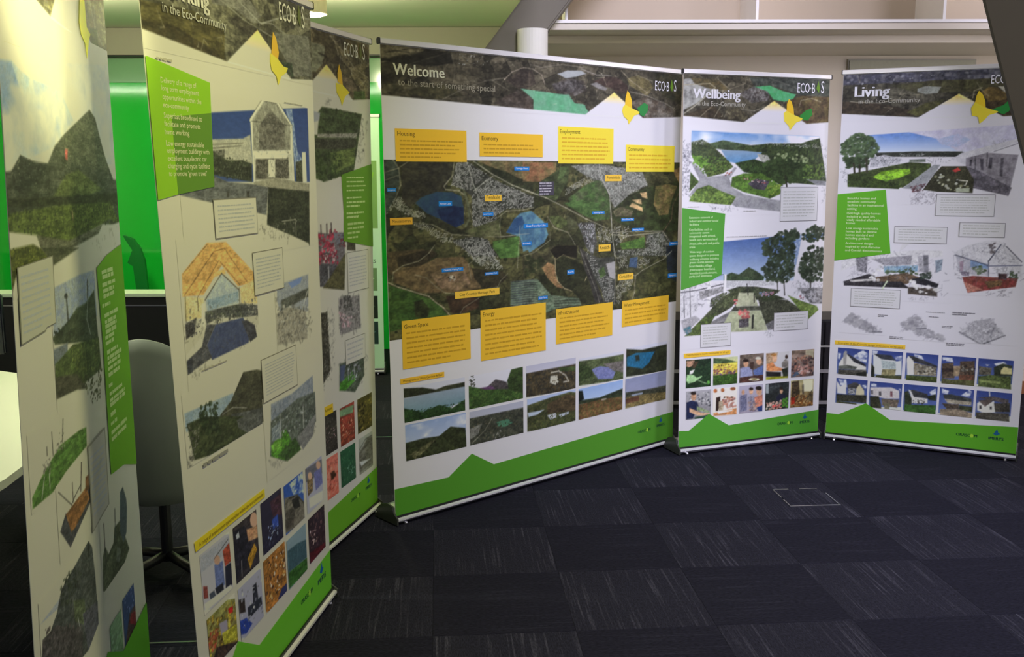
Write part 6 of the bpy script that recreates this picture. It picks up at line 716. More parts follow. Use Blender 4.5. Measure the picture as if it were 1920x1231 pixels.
D_THIRD = [
['pic','header_picture','aerial photograph of claypits across the banner top',[2,1854,997,2110],207,117,None,[['F',[78,70,52],[98,88,66],[0,2200,0,1880,428,1873,603,1984,824,1860,999,1875,999,2200],160,0],['V',[56.16,50.4,37.44],[115.64,103.84,77.88],[0,2200,0,1880,428,1873,603,1984,824,1860,999,1875,999,2200],78,0.7],['S',[46.8,42,31.2],[122.5,110,82.5],[0,2200,0,1880,428,1873,603,1984,824,1860,999,1875,999,2200],90,16],['K',[168,158,142],[0,0,0],[0,2200,0,1880,428,1873,603,1984,824,1860,999,1875,999,2200],46,95],['K',[39,35,26],[0,0,0],[0,2200,0,1880,428,1873,603,1984,824,1860,999,1875,999,2200],60,70],['F',[116,114,96],[106,104,86],[466,2056,551,2059,601,2051,574,1985,512,1947,414,1941],60,0],['F',[62,56,40],[80,72,52],[512,2103,642,2099,700,2063,681,2010,590,2000,594,2058,523,2070],50,0],['L',[130,120,98],[130,120,98],[642,2103,746,2054,840,1997,977,1965],4.3,0],['L',[120,112,92],[120,112,92],[698,2034,807,1987,975,1925],2.9,0],['L',[48,42,30],[48,42,30],[540,2023,606,2016,574,1992],3.6,0],['F',[112,98,80],[92,80,62],[693,1961,821,1943,903,1888,816,1867,737,1913],40,0],['F',[62,76,40],[70,80,44],[835,1898,939,1907,946,1872,833,1862],20,0],['F',[84,72,48],[66,60,40],[750,2113,982,2097,980,2043,795,2060],50,0],['K',[176,168,152],[0,0,0],[0,2200,0,1880,428,1873,603,1984,824,1860,999,1875,999,2200],14,60],['G',[236,196,92],[190,184,172],[428,1873,603,1984,824,1860],0,1],['F',[190,184,172],[190,184,172],[0,-10,0,1880,428,1873,428,1872,824,1859,824,1860,999,1875,999,-10],0,0]],1],
['poly','butterfly_mark','yellow butterfly mark',[214,160,44],[706,1997,725,1964,734,1913,690,1924,690,1960],2],
['poly','butterfly_mark','yellow butterfly mark',[238,184,54],[674,1919,729,1916,793,1888,751,1869,720,1828,709,1855,679,1879],2.3],
['text','logo_lettering','ECO·B',[753,2038,124],[212,208,190],0,3,None],
['text','logo_lettering','S',[921,2037,22],[212,208,190],0,3,None],
['poly','logo_leaf',None,[92,96,50],[889,2062,900,2108,915,2065,906,2036],2.9],
['pic','illustration','illustration of tall trees over a garden terrace',[454,1503,975,1854],104,156,[190,184,172],[['F',[190,184,172],[190,184,172],[-100,-100,3000,-100,3000,3000,-100,3000],0,0],['F',[70,80,52],[52,60,38],[552,1815,907,1805,876,1716,845,1630,815,1559,550,1515,454,1534,436,1728],20,0],['S',[44,52,32],[72,84,52],[527,1775,575,1813,898,1803,877,1732,643,1707,522,1717],120,12.9],['F',[160,154,144],[110,108,98],[506,1706,859,1723,849,1700,505,1692],12,0],['F',[52,54,42],[76,76,60],[490,1687,849,1696,838,1653,486,1645],14,0],['F',[104,116,66],[84,96,52],[606,1633,838,1661,817,1591,615,1544],18,0],['S',[40,52,28],[62,76,40],[471,1637,702,1635,712,1544,550,1515,462,1537],90,12.9],['K',[90,88,84],[90,88,84],[854,1785,969,1783,925,1631,861,1591],60,13.9],['K',[120,118,112],[120,118,112],[576,1835,640,1868,638,1839,590,1821],16,10.1],['F',[190,184,172],[190,184,172],[476,1772,527,1782,506,1702,477,1701],0,0],['F',[150,150,158],[150,150,158],[485,1793,535,1789,526,1760,481,1751],0,0],['F',[190,184,172],[190,184,172],[453,1527,550,1513,824,1556,825,1434,446,1444],0,0]],1],
['poly','bullet_panel','green panel of white bullet text',[92,136,34],[696,1544,1003,1592,994,1221,697,1265,708,1382],2],
['greek','bullet_text',[741,1527,911,1538],1,1,[170,186,120],3,0.5],
['greek','bullet_text',[740,1508,904,1521],1,1,[170,186,120],3,0.5],
['greek','bullet_text',[739,1490,929,1503],1,1,[170,186,120],3,0.5],
['greek','bullet_text',[738,1471,908,1484],1,1,[170,186,120],3,0.5],
['greek','bullet_text',[736,1439,879,1454],1,1,[170,186,120],3,0.5],
['greek','bullet_text',[735,1419,914,1435],1,1,[170,186,120],3,0.5],
['greek','bullet_text',[733,1403,859,1418],1,1,[170,186,120],3,0.5],
['greek','bullet_text',[731,1372,897,1389],1,1,[170,186,120],3,0.5],
['greek','bullet_text',[730,1355,842,1371],1,1,[170,186,120],3,0.5],
['greek','bullet_text',[740,1358,848,1373],1,1,[160,178,110],3,0.5],
['greek','bullet_text',[738,1325,898,1344],1,1,[160,178,110],3,0.5],
['greek','bullet_text',[736,1306,906,1325],1,1,[160,178,110],3,0.5],
['greek','bullet_text',[735,1287,853,1305],1,1,[160,178,110],3,0.5],
['greek','bullet_text',[734,1267,834,1284],1,1,[160,178,110],3,0.5],
['pic','illustration','illustration of a row of walkers in red jackets',[470,1039,812,1357],66,135,[190,184,172],[['F',[190,184,172],[190,184,172],[-100,-100,3000,-100,3000,3000,-100,3000],0,0],['F',[110,104,108],[90,84,86],[476,1315,718,1286,685,1058,465,1098],30,0],['S',[176,60,80],[120,40,56],[476,1308,640,1312,637,1174,476,1182],60,16.7],['S',[190,170,170],[150,100,110],[491,1265,635,1254,622,1183,491,1187],24,9.8],['F',[84,82,88],[60,58,62],[484,1188,629,1175,590,1084,476,1097],14,0],['L',[200,196,196],[200,196,196],[553,1167,554,1110],6.4,0],['L',[70,60,60],[70,60,60],[502,1341,502,1306],9.8,0],['L',[70,60,60],[70,60,60],[553,1342,552,1303],9.9,0],['L',[70,60,60],[70,60,60],[592,1344,592,1308],10,0],['F',[70,66,44],[88,84,56],[595,1142,713,1212,693,1057,497,1087],20,0],['F',[120,120,130],[90,84,90],[608,1307,703,1301,699,1250,635,1254],12,0],['S',[150,60,70],[90,70,70],[654,1297,718,1286,715,1241,658,1238],10,11.6],['F',[60,58,46],[80,76,60],[734,1285,826,1271,814,1215,730,1225],12,0]],1],
['poly','speech_outline',None,[128,124,116],[723,1038,937,1038,937,1214,723,1214],1.8],
['poly','speech_box',None,[190,184,172],[726,1041,934,1041,934,1211,726,1211],2.2],
['greek','speech_text',[741,1061,920,1195],9,0.9,[167,164,160],2.8,0.36],
['poly','speech_outline',None,[128,124,116],[679,728,885,728,885,839,679,839],1.8],
['poly','speech_box',None,[190,184,172],[682,731,882,731,882,836,682,836],2.2],
['greek','speech_text',[697,741,869,827],4,0.9,[167,164,160],2.8,0.36],
['pic','illustration','small sketch of a busy terrace',[627,824,872,1054],45,93,[190,184,172],[['F',[190,184,172],[190,184,172],[-100,-100,3000,-100,3000,3000,-100,3000],0,0],['F',[150,144,142],[110,104,104],[633,1027,837,1017,847,868,637,870],20,0],['S',[190,140,150],[200,190,190],[637,967,761,935,741,892,640,900],40,10.3],['S',[60,60,60],[90,88,84],[675,1030,750,1028,763,958,678,969],26,13.4],['K',[60,58,60],[60,58,60],[634,1035,864,1014,865,865,629,872],90,17.6]],1],
['pic','illustration','narrow sketch of dark planting',[461,619,592,1028],28,169,[190,184,172],[['F',[190,184,172],[190,184,172],[-100,-100,3000,-100,3000,3000,-100,3000],0,0],['F',[70,66,58],[46,44,38],[465,988,526,983,536,740,460,689,446,700],14,0],['S',[40,40,34],[120,116,104],[465,988,534,982,534,718,453,698],90,8.5],['K',[110,108,106],[110,108,106],[521,1013,613,978,556,691,457,654],80,14.3]],1],
['pic','illustration','illustration of a green bus on a street',[606,541,934,797],61,101,[190,184,172],[['F',[190,184,172],[190,184,172],[-100,-100,3000,-100,3000,3000,-100,3000],0,0],['F',[84,96,76],[60,66,56],[619,746,867,741,871,649,765,592,610,634],16,0],['F',[80,140,50],[60,104,40],[621,662,763,694,778,644,669,621,610,634],12,0],['S',[200,200,206],[70,74,80],[627,737,856,716,796,640,639,674],36,10.5],['L',[190,190,190],[190,190,190],[702,714,707,659],3.8,0],['L',[190,190,190],[190,190,190],[765,717,769,646],3.9,0],['K',[90,88,88],[90,88,88],[628,752,933,725,870,625,774,590],60,16.4],['F',[76,84,110],[76,84,110],[627,737,678,734,656,670,621,670],0,0]],1],
['poly','caption_strip','yellow strip above the photos',[214,168,40],[456,556,540,556,540,595,456,595],2],
['text','strip_lettering','Activities',[464,572,64],[80,62,20],0,2.8,None],
['pic','photo','photo of dark shrubs',[457,387,573,558],28,76,None,[['G',[60,58,52],[50,44,40],[411,619,668,593,644,288,382,342],0,0],['S',[40,38,32],[110,100,90],[458,558,588,525,572,383,454,392],70,7.3],['S',[150,80,90],[190,180,180],[457,508,576,494,571,435,459,441],12,5.7]],1],
['pic','photo','photo of people on a red street',[606,384,752,554],33,73,None,[['G',[150,60,50],[120,60,44],[556,634,852,603,832,279,530,342],0,0],['S',[170,90,60],[90,50,40],[605,539,768,516,753,386,597,394],60,10.2],['F',[120,150,110],[120,150,110],[606,547,749,539,736,506,607,517],0,0],['S',[210,170,140],[180,120,90],[626,507,745,486,739,407,619,422],16,7.7]],1],
['pic','photo','photo of yellow brown woodland',[786,393,946,552],33,66,None,[['G',[96,90,44],[70,62,30],[731,636,1048,605,1036,284,710,348],0,0],['S',[60,54,28],[150,130,60],[787,548,953,537,947,399,781,396],70,8.8],['S',[40,36,22],[30,28,20],[785,530,875,527,846,406,781,405],26,10.6]],1],
['pic','photo','photo of a red flower with an insect',[457,194,568,372],27,78,None,[['G',[196,110,96],[214,110,90],[412,452,666,416,640,90,381,156],0,0],['S',[206,90,70],[226,150,126],[460,356,580,338,568,202,455,213],40,11.6],['F',[50,34,30],[90,50,30],[492,304,531,305,548,278,498,268],10,0],['L',[60,30,26],[60,30,26],[489,271,482,230],4.2,0]],1],
['pic','photo','photo of a green thicket',[596,203,750,366],35,69,None,[['G',[44,90,62],[40,76,50],[546,449,850,403,832,94,520,172],0,0],['S',[30,60,42],[76,120,80],[596,359,760,348,751,205,592,220],80,7.7],['S',[150,180,160],[90,140,110],[668,285,751,269,705,228,644,239],12,6.1]],1],
['pic','photo','photo of a climber on a slope',[791,201,944,368],32,68,None,[['G',[170,172,160],[120,116,100],[734,455,1048,413,1035,86,713,163],0,0],['F',[110,108,96],[90,86,74],[788,303,887,349,951,341,944,210,782,214],14,0],['L',[60,60,54],[60,60,54],[784,314,865,350,946,347],3.6,0],['F',[190,188,184],[190,188,184],[785,263,916,243,814,236],0,0]],1],
['poly','footer_band','green band along the foot',[96,152,36],[0,10,0,115,999,180,999,10],2],
['text','sponsor_lettering','ORASCOM',[685,108,102],[24,70,44],0.03,2.6,None],
['text','sponsor_lettering','IMERYS',[850,108,70],[26,60,60],0.03,2.6,None],
['poly','sponsor_mark',None,[28,84,130],[869,139,885,132,902,143,892,150,886,167,876,150],2.6],
['poly','sponsor_mark',None,[150,190,60],[769,115,765,125,756,125,752,115,756,105,765,105],2.9],
]
D_WORKING = [
['pic','header_picture','aerial photograph of claypits across the banner top',[2,1847,1042,2100],291,169,None,[['F',[74,70,54],[96,92,74],[0,2200,0,1893,427,1861,630,1976,857,1853,1044,1867,1043,2200],160,0],['V',[53.28,50.4,38.88],[113.28,108.56,87.32],[0,2200,0,1893,427,1861,630,1976,857,1853,1044,1867,1043,2200],78,0.7],['S',[44.4,42,32.4],[120,115,92.5],[0,2200,0,1893,427,1861,630,1976,857,1853,1044,1867,1043,2200],90,16],['K',[168,158,142],[0,0,0],[0,2200,0,1893,427,1861,630,1976,857,1853,1044,1867,1043,2200],46,95],['K',[37,35,27],[0,0,0],[0,2200,0,1893,427,1861,630,1976,857,1853,1044,1867,1043,2200],60,70],['F',[84,76,46],[70,64,40],[16,1959,260,1973,423,1944,412,1864,5,1895],70,0],['F',[54,50,34],[66,58,38],[8,1912,155,1920,315,1891,427,1861,218,1874,5,1890],40,0],['F',[116,112,100],[90,86,76],[357,2045,593,2056,659,2020,608,1991,476,2017,361,2008],30,0],['L',[130,126,112],[130,126,112],[414,2026,561,1989,728,1970,909,1866],3.5,0],['L',[124,120,108],[124,120,108],[608,1996,733,2009,920,1973,1037,1933],2.7,0],['L',[140,136,124],[140,136,124],[533,2036,657,1998,872,2058,1049,2068],4.2,0],['F',[70,66,54],[56,52,42],[494,1995,642,1980,579,1950,448,1973],30,0],['F',[92,90,78],[110,106,94],[730,1982,1013,2009,1031,1878,879,1864],40,0],['F',[62,62,52],[50,62,44],[746,1901,869,1903,879,1858,810,1868],20,0],['F',[64,60,48],[84,80,68],[697,2127,1041,2144,1044,2097,765,2064],40,0],['K',[176,168,152],[0,0,0],[0,2200,0,1893,427,1861,630,1976,857,1853,1044,1867,1043,2200],14,60],['G',[232,196,110],[186,178,158],[427,1861,630,1976,857,1853],0,1],['F',[186,178,158],[186,178,158],[0,-10,0,1893,427,1861,427,1860,857,1852,857,1853,1044,1867,1043,-10],0,0]],1],
['poly','butterfly_mark','yellow butterfly mark',[206,154,50],[733,1985,754,1968,769,1926,759,1902,715,1917,722,1953],2],
['poly','butterfly_mark','yellow butterfly mark',[234,182,66],[707,1918,760,1905,798,1887,832,1885,816,1869,778,1854,753,1824,743,1851,709,1867,703,1891],2.3],
['text','title_lettering','Working',[88,1987,252],[206,200,184],0.03,3,'white title reading Working'],
['text','subtitle_lettering','in the Eco-Community',[104,1947,327],[170,164,146],0,3,None],
['text','logo_lettering','ECO·B',[785,2030,126],[214,210,196],0,3,None],
['text','logo_lettering','S',[957,2029,23],[214,210,196],0,3,None],
['poly','logo_leaf',None,[92,96,50],[924,2055,936,2102,952,2058,942,2028],2.9],
['greek','picture_caption',[56,1825,129,1835],1,1,[160,152,128],3,0.6],
['greek','picture_caption',[791,1772,936,1777],1,1,[130,124,110],3,0.5],
['pic','illustration','illustration of a glass gabled studio building',[117,1302,991,1769],239,316,[186,178,158],[['F',[186,178,158],[186,178,158],[-100,-100,3000,-100,3000,3000,-100,3000],0,0],['G',[44,62,112],[60,76,120],[106,1694,308,1713,562,1735,982,1770,988,1520,79,1528],0,0],['F',[150,160,180],[84,100,140],[803,1754,853,1757,882,1622,939,1581,871,1521,832,1697],20,0],['F',[170,164,146],[150,146,132],[297,1641,492,1650,541,1663,547,1577,288,1580],30,0],['L',[70,66,56],[70,66,56],[300,1627,490,1637],2,0],['L',[90,86,76],[90,86,76],[298,1617,478,1629],2.5,0],['F',[120,116,104],[60,60,52],[302,1610,376,1616,372,1591,299,1590],12,0],['F',[56,60,44],[44,46,36],[312,1605,393,1586,483,1587,541,1577,534,1524,293,1546],14,0],['S',[40,44,32],[96,98,80],[301,1600,542,1588,522,1529,363,1530,295,1560],110,6],['F',[190,184,166],[170,164,148],[547,1711,693,1810,850,1704,849,1521,548,1523],40,0],['F',[150,146,132],[120,116,104],[565,1709,692,1796,833,1706,824,1621,552,1615],30,0],['F',[110,106,96],[80,76,68],[605,1692,688,1746,790,1701,781,1626,596,1621],20,0],['F',[70,66,58],[110,106,94],[568,1594,807,1600,806,1533,559,1531],14,0],['F',[204,198,180],[204,198,180],[552,1615,831,1624,830,1612,557,1604],0,0],['F',[204,198,180],[204,198,180],[563,1605,801,1609,792,1597,565,1593],0,0],['F',[204,198,180],[204,198,180],[656,1592,706,1593,699,1536,649,1537],0,0],['L',[204,198,180],[204,198,180],[546,1705,693,1807,844,1704],5.9,0],['L',[204,198,180],[204,198,180],[556,1706,549,1526],7.6,0],['L',[204,198,180],[204,198,180],[836,1703,839,1527],7.7,0],['L',[52,50,44],[52,50,44],[541,1708,694,1813,853,1703],1.6,0],['L',[50,48,42],[50,48,42],[556,1703,844,1704],1.6,0],['L',[90,86,76],[90,86,76],[692,1796,673,1623],1.7,0],['K',[70,66,58],[70,66,58],[572,1718,691,1791,833,1703,813,1533,560,1534],70,16.3],['F',[196,190,174],[196,190,174],[920,1620,951,1621,952,1520,914,1517],0,0],['F',[54,56,44],[80,80,64],[864,1586,917,1593,917,1520,864,1521],10,0],['F',[150,144,126],[130,124,108],[546,1523,715,1536,871,1521,972,1514,968,1483,544,1507],30,0],['F',[100,100,98],[84,84,82],[105,1528,293,1546,384,1525,533,1518,645,1506,621,1422,418,1452,95,1496],40,0],['F',[56,62,40],[80,92,50],[106,1534,294,1555,298,1516,105,1500],16,0],['F',[44,46,36],[58,60,46],[645,1506,969,1489,949,1246,610,1344],20,0],['S',[36,38,28],[74,76,58],[644,1500,960,1483,950,1384,632,1411],60,7.9],['L',[170,164,148],[170,164,148],[733,1397,842,1398,843,1341],2.3,0],['K',[150,144,130],[150,144,130],[568,1414,858,1400,849,1322,571,1342],40,16.6],['F',[60,58,52],[60,58,52],[372,1500,386,1499,383,1481,369,1482],0,0],['F',[60,58,52],[60,58,52],[494,1497,512,1497,509,1478,491,1479],0,0],['F',[186,178,158],[186,178,158],[0,1484,104,1495,290,1461,484,1425,888,1327,943,1312,979,1269,837,1219,-46,1310],0,0],['F',[186,178,158],[186,178,158],[984,1789,1055,1794,1014,1368,968,1320,977,1520],0,0],['K',[90,86,78],[90,86,78],[566,1394,656,1387,792,1350,775,1327,573,1353],40,14.4]],1],
['poly','bullet_panel','green panel of white bullet text',[124,166,30],[10,1830,315,1793,298,1513,104,1496,0,1484],2],
['poly','bullet_panel','darker green panel over the picture',[84,118,36],[105,1691,309,1712,298,1513,104,1496],2.3],
['lines','bullet_text',[['Delivery of a range of',67,1772,172],['long term employment',68,1753,181],['opportunities within the',69,1732,190],['eco-community',69,1712,123],['Superfast broadband to',68,1686,188],['facilitate and promote',67,1666,178],['home working',66,1646,118],['Low energy sustainable',67,1618,188],['employment buildings with',69,1600,213],['excellent bus,electric car',69,1581,196],['charging and cycle facilities',68,1562,212],['to promote ‘green travel’',68,1543,193]],[206,222,150],0,3],
['pic','illustration','illustration of a timber vaulted office interior',[77,908,520,1383],137,311,[186,178,158],[['F',[186,178,158],[186,178,158],[-100,-100,3000,-100,3000,3000,-100,3000],0,0],['F',[190,144,84],[206,160,98],[93,1293,236,1363,345,1358,519,1249,503,1224,400,1226,310,1295,195,1226,87,1235],50,0],['L',[110,80,50],[110,80,50],[96,1236,271,1337,332,1341,458,1234],2.2,0],['L',[110,80,50],[110,80,50],[162,1223,297,1310,412,1229],2.3,0],['L',[90,70,46],[90,70,46],[97,1292,235,1358],1.8,0],['F',[198,160,100],[198,160,100],[262,1278,324,1284,332,1270,265,1268],0,0],['F',[196,176,126],[206,190,144],[96,1234,194,1217,186,1166,90,1171],30,0],['F',[206,186,136],[190,168,118],[411,1219,529,1237,542,1156,415,1173],24,0],['F',[150,156,160],[176,178,172],[203,1215,306,1273,404,1215,398,1175,307,1177,207,1177],30,0],['F',[120,136,150],[150,160,164],[212,1210,398,1211,397,1185,217,1180],20,0],['L',[60,54,44],[60,54,44],[100,1233,94,1170],2.3,0],['L',[60,54,44],[60,54,44],[162,1221,161,1188],2.3,0],['L',[70,60,48],[70,60,48],[202,1211,306,1273,404,1215],2.8,0],['L',[60,54,44],[60,54,44],[406,1220,404,1174],3,0],['F',[66,66,66],[90,90,84],[188,1180,307,1177,415,1173,541,1150,536,1108,443,1128,272,1153,201,1145],14,0],['S',[60,62,52],[110,112,92],[207,1177,426,1171,420,1131,212,1152],60,6.6],['S',[190,184,168],[60,58,56],[224,1165,378,1147,363,1119,240,1139],22,7.6],['F',[58,64,92],[72,78,104],[250,1137,420,1131,458,1073,443,1052,215,1044,192,1089],30,0],['F',[84,82,82],[60,60,64],[81,1067,164,1089,201,1145,250,1137,192,1089,216,1051,80,1031],16,0],['F',[180,172,150],[180,172,150],[86,1122,170,1131,178,1120,79,1082],0,0],['F',[50,48,48],[84,80,76],[88,1162,149,1171,133,1132,86,1122],14,0],['S',[40,40,44],[150,144,134],[96,1179,186,1166,169,1121,90,1121],30,5.4],['F',[52,52,58],[74,72,74],[408,1123,488,1116,504,1060,455,1052],12,0],['F',[176,168,148],[176,168,148],[420,1131,550,1122,521,1094,486,1100],0,0],['S',[44,44,48],[180,172,154],[428,1181,544,1171,536,1114,443,1133],34,7.1],['F',[200,194,174],[200,194,174],[182,1204,201,1202,191,1141,173,1144],0,0],['K',[90,84,74],[90,84,74],[42,1170,97,1161,85,1090,47,1101],24,13.3],['K',[80,76,70],[80,76,70],[96,1234,545,1177,526,1040,82,1044],90,13.5],['K',[110,104,92],[110,104,92],[99,1036,295,1031,153,1025,102,1003],20,13.7],['F',[56,56,60],[56,56,60],[81,1063,109,1071,107,1032,80,1031],0,0]],1],
['pic','illustration','sketch of a cafe terrace',[648,938,966,1238],71,160,[186,178,158],[['F',[186,178,158],[186,178,158],[-100,-100,3000,-100,3000,3000,-100,3000],0,0],['F',[130,132,140],[150,150,150],[669,1194,731,1199,930,1206,917,1081,847,1079,690,1091,663,1151],24,0],['F',[110,126,170],[110,126,170],[758,1195,876,1203,859,1184,784,1175],0,0],['F',[70,72,66],[90,90,80],[697,1146,925,1159,922,1129,692,1113],14,0],['F',[160,152,136],[140,132,118],[651,1108,749,1117,893,1085,898,987,651,1007],24,0],['S',[90,88,84],[190,184,170],[667,1128,927,1104,900,999,666,1016],70,8.9],['K',[70,68,64],[70,68,64],[645,1164,972,1073,929,976,651,1001],130,16.5],['L',[200,194,180],[200,194,180],[881,1110,916,1148],4.1,0]],1],
['pic','illustration','illustration of a park below a pointed hill',[38,789,526,985],157,127,[186,178,158],[['F',[186,178,158],[186,178,158],[-100,-100,3000,-100,3000,3000,-100,3000],0,0],['F',[126,140,152],[146,156,160],[45,935,322,926,352,834,46,886],30,0],['F',[60,58,44],[74,72,54],[235,882,308,907,396,972,490,961,532,947,516,791,243,837],24,0],['L',[140,136,124],[140,136,124],[250,881,315,885,403,863],2.4,0],['F',[92,92,88],[70,70,64],[302,868,510,837,500,773,283,821],20,0],['F',[46,52,34],[62,68,44],[44,898,132,896,248,871,315,813],16,0],['F',[50,56,36],[70,74,48],[53,905,142,903,476,818,439,755,272,773,76,801],20,0],['S',[36,44,28],[58,68,42],[129,940,235,919,224,848,164,854,113,897],70,9.3],['S',[34,40,26],[52,62,38],[121,909,229,881,233,835,123,854],50,8.4],['F',[96,96,90],[80,80,74],[333,843,493,838,466,753,341,817],16,0],['S',[50,48,44],[140,134,120],[57,899,118,888,94,809,50,801],50,4.6],['K',[60,58,52],[60,58,52],[46,834,86,827,59,790,39,796],24,9.2],['K',[80,78,70],[80,78,70],[261,782,439,761,503,811,436,737],40,8.9]],1],
['pic','illustration','illustration of a green bus at a stop',[512,596,948,862],109,143,[186,178,158],[['F',[186,178,158],[186,178,158],[-100,-100,3000,-100,3000,3000,-100,3000],0,0],['F',[110,116,130],[140,142,146],[574,832,741,827,931,849,932,777,795,773,566,778],24,0],['F',[74,80,70],[100,104,94],[564,777,785,800,964,786,953,682,762,623,661,620,545,671],16,0],['F',[92,150,44],[66,100,40],[558,702,675,728,703,694,747,641,661,623,554,668],14,0],['F',[110,160,60],[110,160,60],[556,703,639,699,635,673,566,678],0,0],['F',[150,154,150],[90,100,110],[569,756,647,761,640,705,563,713],12,0],['S',[190,190,184],[54,58,60],[587,777,924,760,896,683,608,707],60,7.5],['L',[190,186,176],[190,186,176],[638,783,630,707],3.8,0],['L',[190,186,176],[190,186,176],[833,768,827,687],4,0],['F',[52,74,36],[70,96,46],[602,657,752,674,797,620,676,615],12,0],['F',[110,108,106],[130,126,122],[768,669,956,710,910,637,815,614],12,0],['K',[70,68,64],[70,68,64],[562,809,964,786,928,631,676,609],110,14.8],['K',[110,106,100],[110,106,100],[456,682,693,617,831,603,536,632],24,15.5]],1.2],
['poly','speech_outline',None,[110,104,92],[284,1369,551,1369,551,1479,284,1479],1.8],
['poly','speech_box',None,[186,178,158],[287,1372,548,1372,548,1476,287,1476],2.2],
['greek','speech_text',[307,1384,532,1465],7,0.9,[159,156,148],2.8,0.36],
['poly','speech_outline',None,[110,104,92],[503,1183,721,1183,721,1315,503,1315],1.8],
['poly','speech_box',None,[186,178,158],[506,1186,718,1186,718,1312,506,1312],2.2],
['greek','speech_text',[523,1200,705,1298],9,0.9,[159,156,148],2.8,0.36],
['poly','speech_outline',None,[110,104,92],[517,846,792,846,792,985,517,985],1.8],
['poly','speech_box',None,[186,178,158],[520,849,789,849,789,982,520,982],2.2],
['greek','speech_text',[541,864,772,968],11,0.9,[159,156,148],2.8,0.36],
['greek','picture_caption',[152,1023,294,1030],1,1,[140,132,116],3,0.5],
['greek','picture_caption',[116,763,263,784],1,1,[130,124,112],3,0.5],
['poly','caption_strip','yellow strip above the photos',[226,174,36],[35,589,38,561,485,559,485,586],2],
['text','strip_lettering','A range of employment opportunities within the eco-community',[58,568,416],[110,84,30],0,2.8,None],
['pic','photo','photo of a person standing at a whiteboard',[58,373,233,543],75,114,None,[['G',[170,164,164],[176,170,172],[36,596,308,513,273,301,3,411],0,0],['F',[150,150,156],[164,160,164],[63,537,232,531,225,488,61,494],20,0],['F',[160,74,54],[140,60,44],[188,503,231,511,235,454,195,454],12,0],['F',[110,120,160],[90,100,140],[134,485,184,476,186,405,132,406],14,0],['F',[40,40,52],[40,40,52],[195,454,234,451,231,385,189,386],0,0],['F',[180,140,116],[180,140,116],[170,484,166,477,156,476,145,481,137,489,135,499,140,505,149,507,160,502,168,494],0,0],['F',[46,46,54],[46,46,54],[128,419,176,415,178,391,136,393],0,0],['F',[120,60,54],[120,60,54],[63,454,86,444,86,410,61,419],0,0],['F',[70,74,84],[70,74,84],[93,418,122,416,134,382,99,387],0,0],['F',[196,190,190],[196,190,190],[62,404,221,389,231,373,64,381],0,0],['L',[50,50,54],[50,50,54],[136,501,225,523],2.1,0]],1],
['pic','photo','photo of office staff in dark suits',[259,373,420,542],61,106,None,[['G',[60,52,52],[50,46,52],[231,599,503,526,468,295,197,397],0,0],['F',[34,32,40],[44,42,50],[260,532,334,522,379,456,329,403,252,381],14,0],['F',[190,150,124],[190,150,124],[426,506,419,494,404,491,388,497,376,510,373,526,380,537,395,541,411,535,423,522],0,0],['F',[196,150,110],[170,120,90],[345,506,420,490,418,453,353,466],12,0],['F',[190,140,50],[150,110,40],[338,417,391,445,409,419,353,380],12,0],['F',[170,170,180],[170,170,180],[274,515,294,519,298,500,278,502],0,0],['L',[150,140,140],[150,140,140],[299,427,295,380],3.4,0]],1],
['pic','photo','photo of a welder at work in blue light',[451,380,611,547],53,98,None,[['G',[50,44,60],[40,38,54],[418,608,700,540,667,297,385,394],0,0],['F',[60,40,52],[76,50,56],[521,529,616,529,614,456,537,478],12,0],['F',[60,80,160],[50,70,140],[528,468,575,470,578,430,531,435],10,0],['S',[190,200,220],[110,124,170],[489,464,572,445,565,396,490,418],18,6.1],['S',[30,30,44],[70,70,90],[443,456,610,431,604,387,448,390],30,9.6]],1],
['pic','photo','photo of a stone workshop under a blue sky',[633,376,800,542],50,93,None,[['G',[40,70,140],[80,110,170],[595,607,895,541,865,287,563,385],0,0],['C',[200,204,214],[160,170,196],[682,533,820,543,811,462,711,489],39,0.35],['F',[96,90,78],[120,112,98],[636,502,744,478,806,428,798,361,628,384],16,0],['F',[40,38,36],[40,38,36],[692,476,752,472,764,429,712,434],0,0],['F',[70,64,56],[84,78,70],[639,461,721,438,697,385,637,387],10,0],['L',[60,56,50],[60,56,50],[676,488,744,475,806,422],4.6,0]],1],
['pic','photo','photo of two people by a bright window',[827,376,986,542],42,88,None,[['G',[150,146,160],[176,172,184],[782,612,1088,551,1061,282,752,375],0,0],['F',[90,88,96],[110,106,114],[827,541,996,528,990,475,822,494],12,0],['F',[96,96,140],[110,110,156],[904,502,974,510,987,439,916,434],12,0],['F',[190,150,124],[190,150,124],[974,510,968,502,956,500,942,504,931,513,928,524,933,531,945,534,959,529,970,520],0,0],['F',[70,62,60],[150,120,70],[837,496,893,492,888,443,839,438],10,0],['F',[200,160,130],[200,160,130],[886,497,881,491,871,489,858,493,849,501,846,510,851,517,861,519,874,515,883,507],0,0],['F',[196,192,198],[196,192,198],[847,428,984,411,980,375,852,391],0,0]],1],
['pic','photo','photo of children in yellow hats outdoors',[66,206,239,356],78,98,None,[['G',[150,150,80],[110,90,60],[42,412,310,312,280,130,14,255],0,0],['S',[210,180,60],[60,44,34],[71,355,251,334,230,211,58,253],70,11.6],['S',[140,64,44],[170,90,60],[64,319,132,302,110,244,59,259],22,10.5],['F',[150,140,150],[150,140,150],[134,313,181,302,181,266,140,275],0,0],['F',[186,176,60],[160,150,50],[146,278,239,261,234,216,152,240],12,0],['F',[190,40,36],[190,40,36],[192,329,223,323,220,306,196,312],0,0],['F',[44,36,36],[80,60,50],[112,255,236,208,222,124,57,215],14,0]],1],
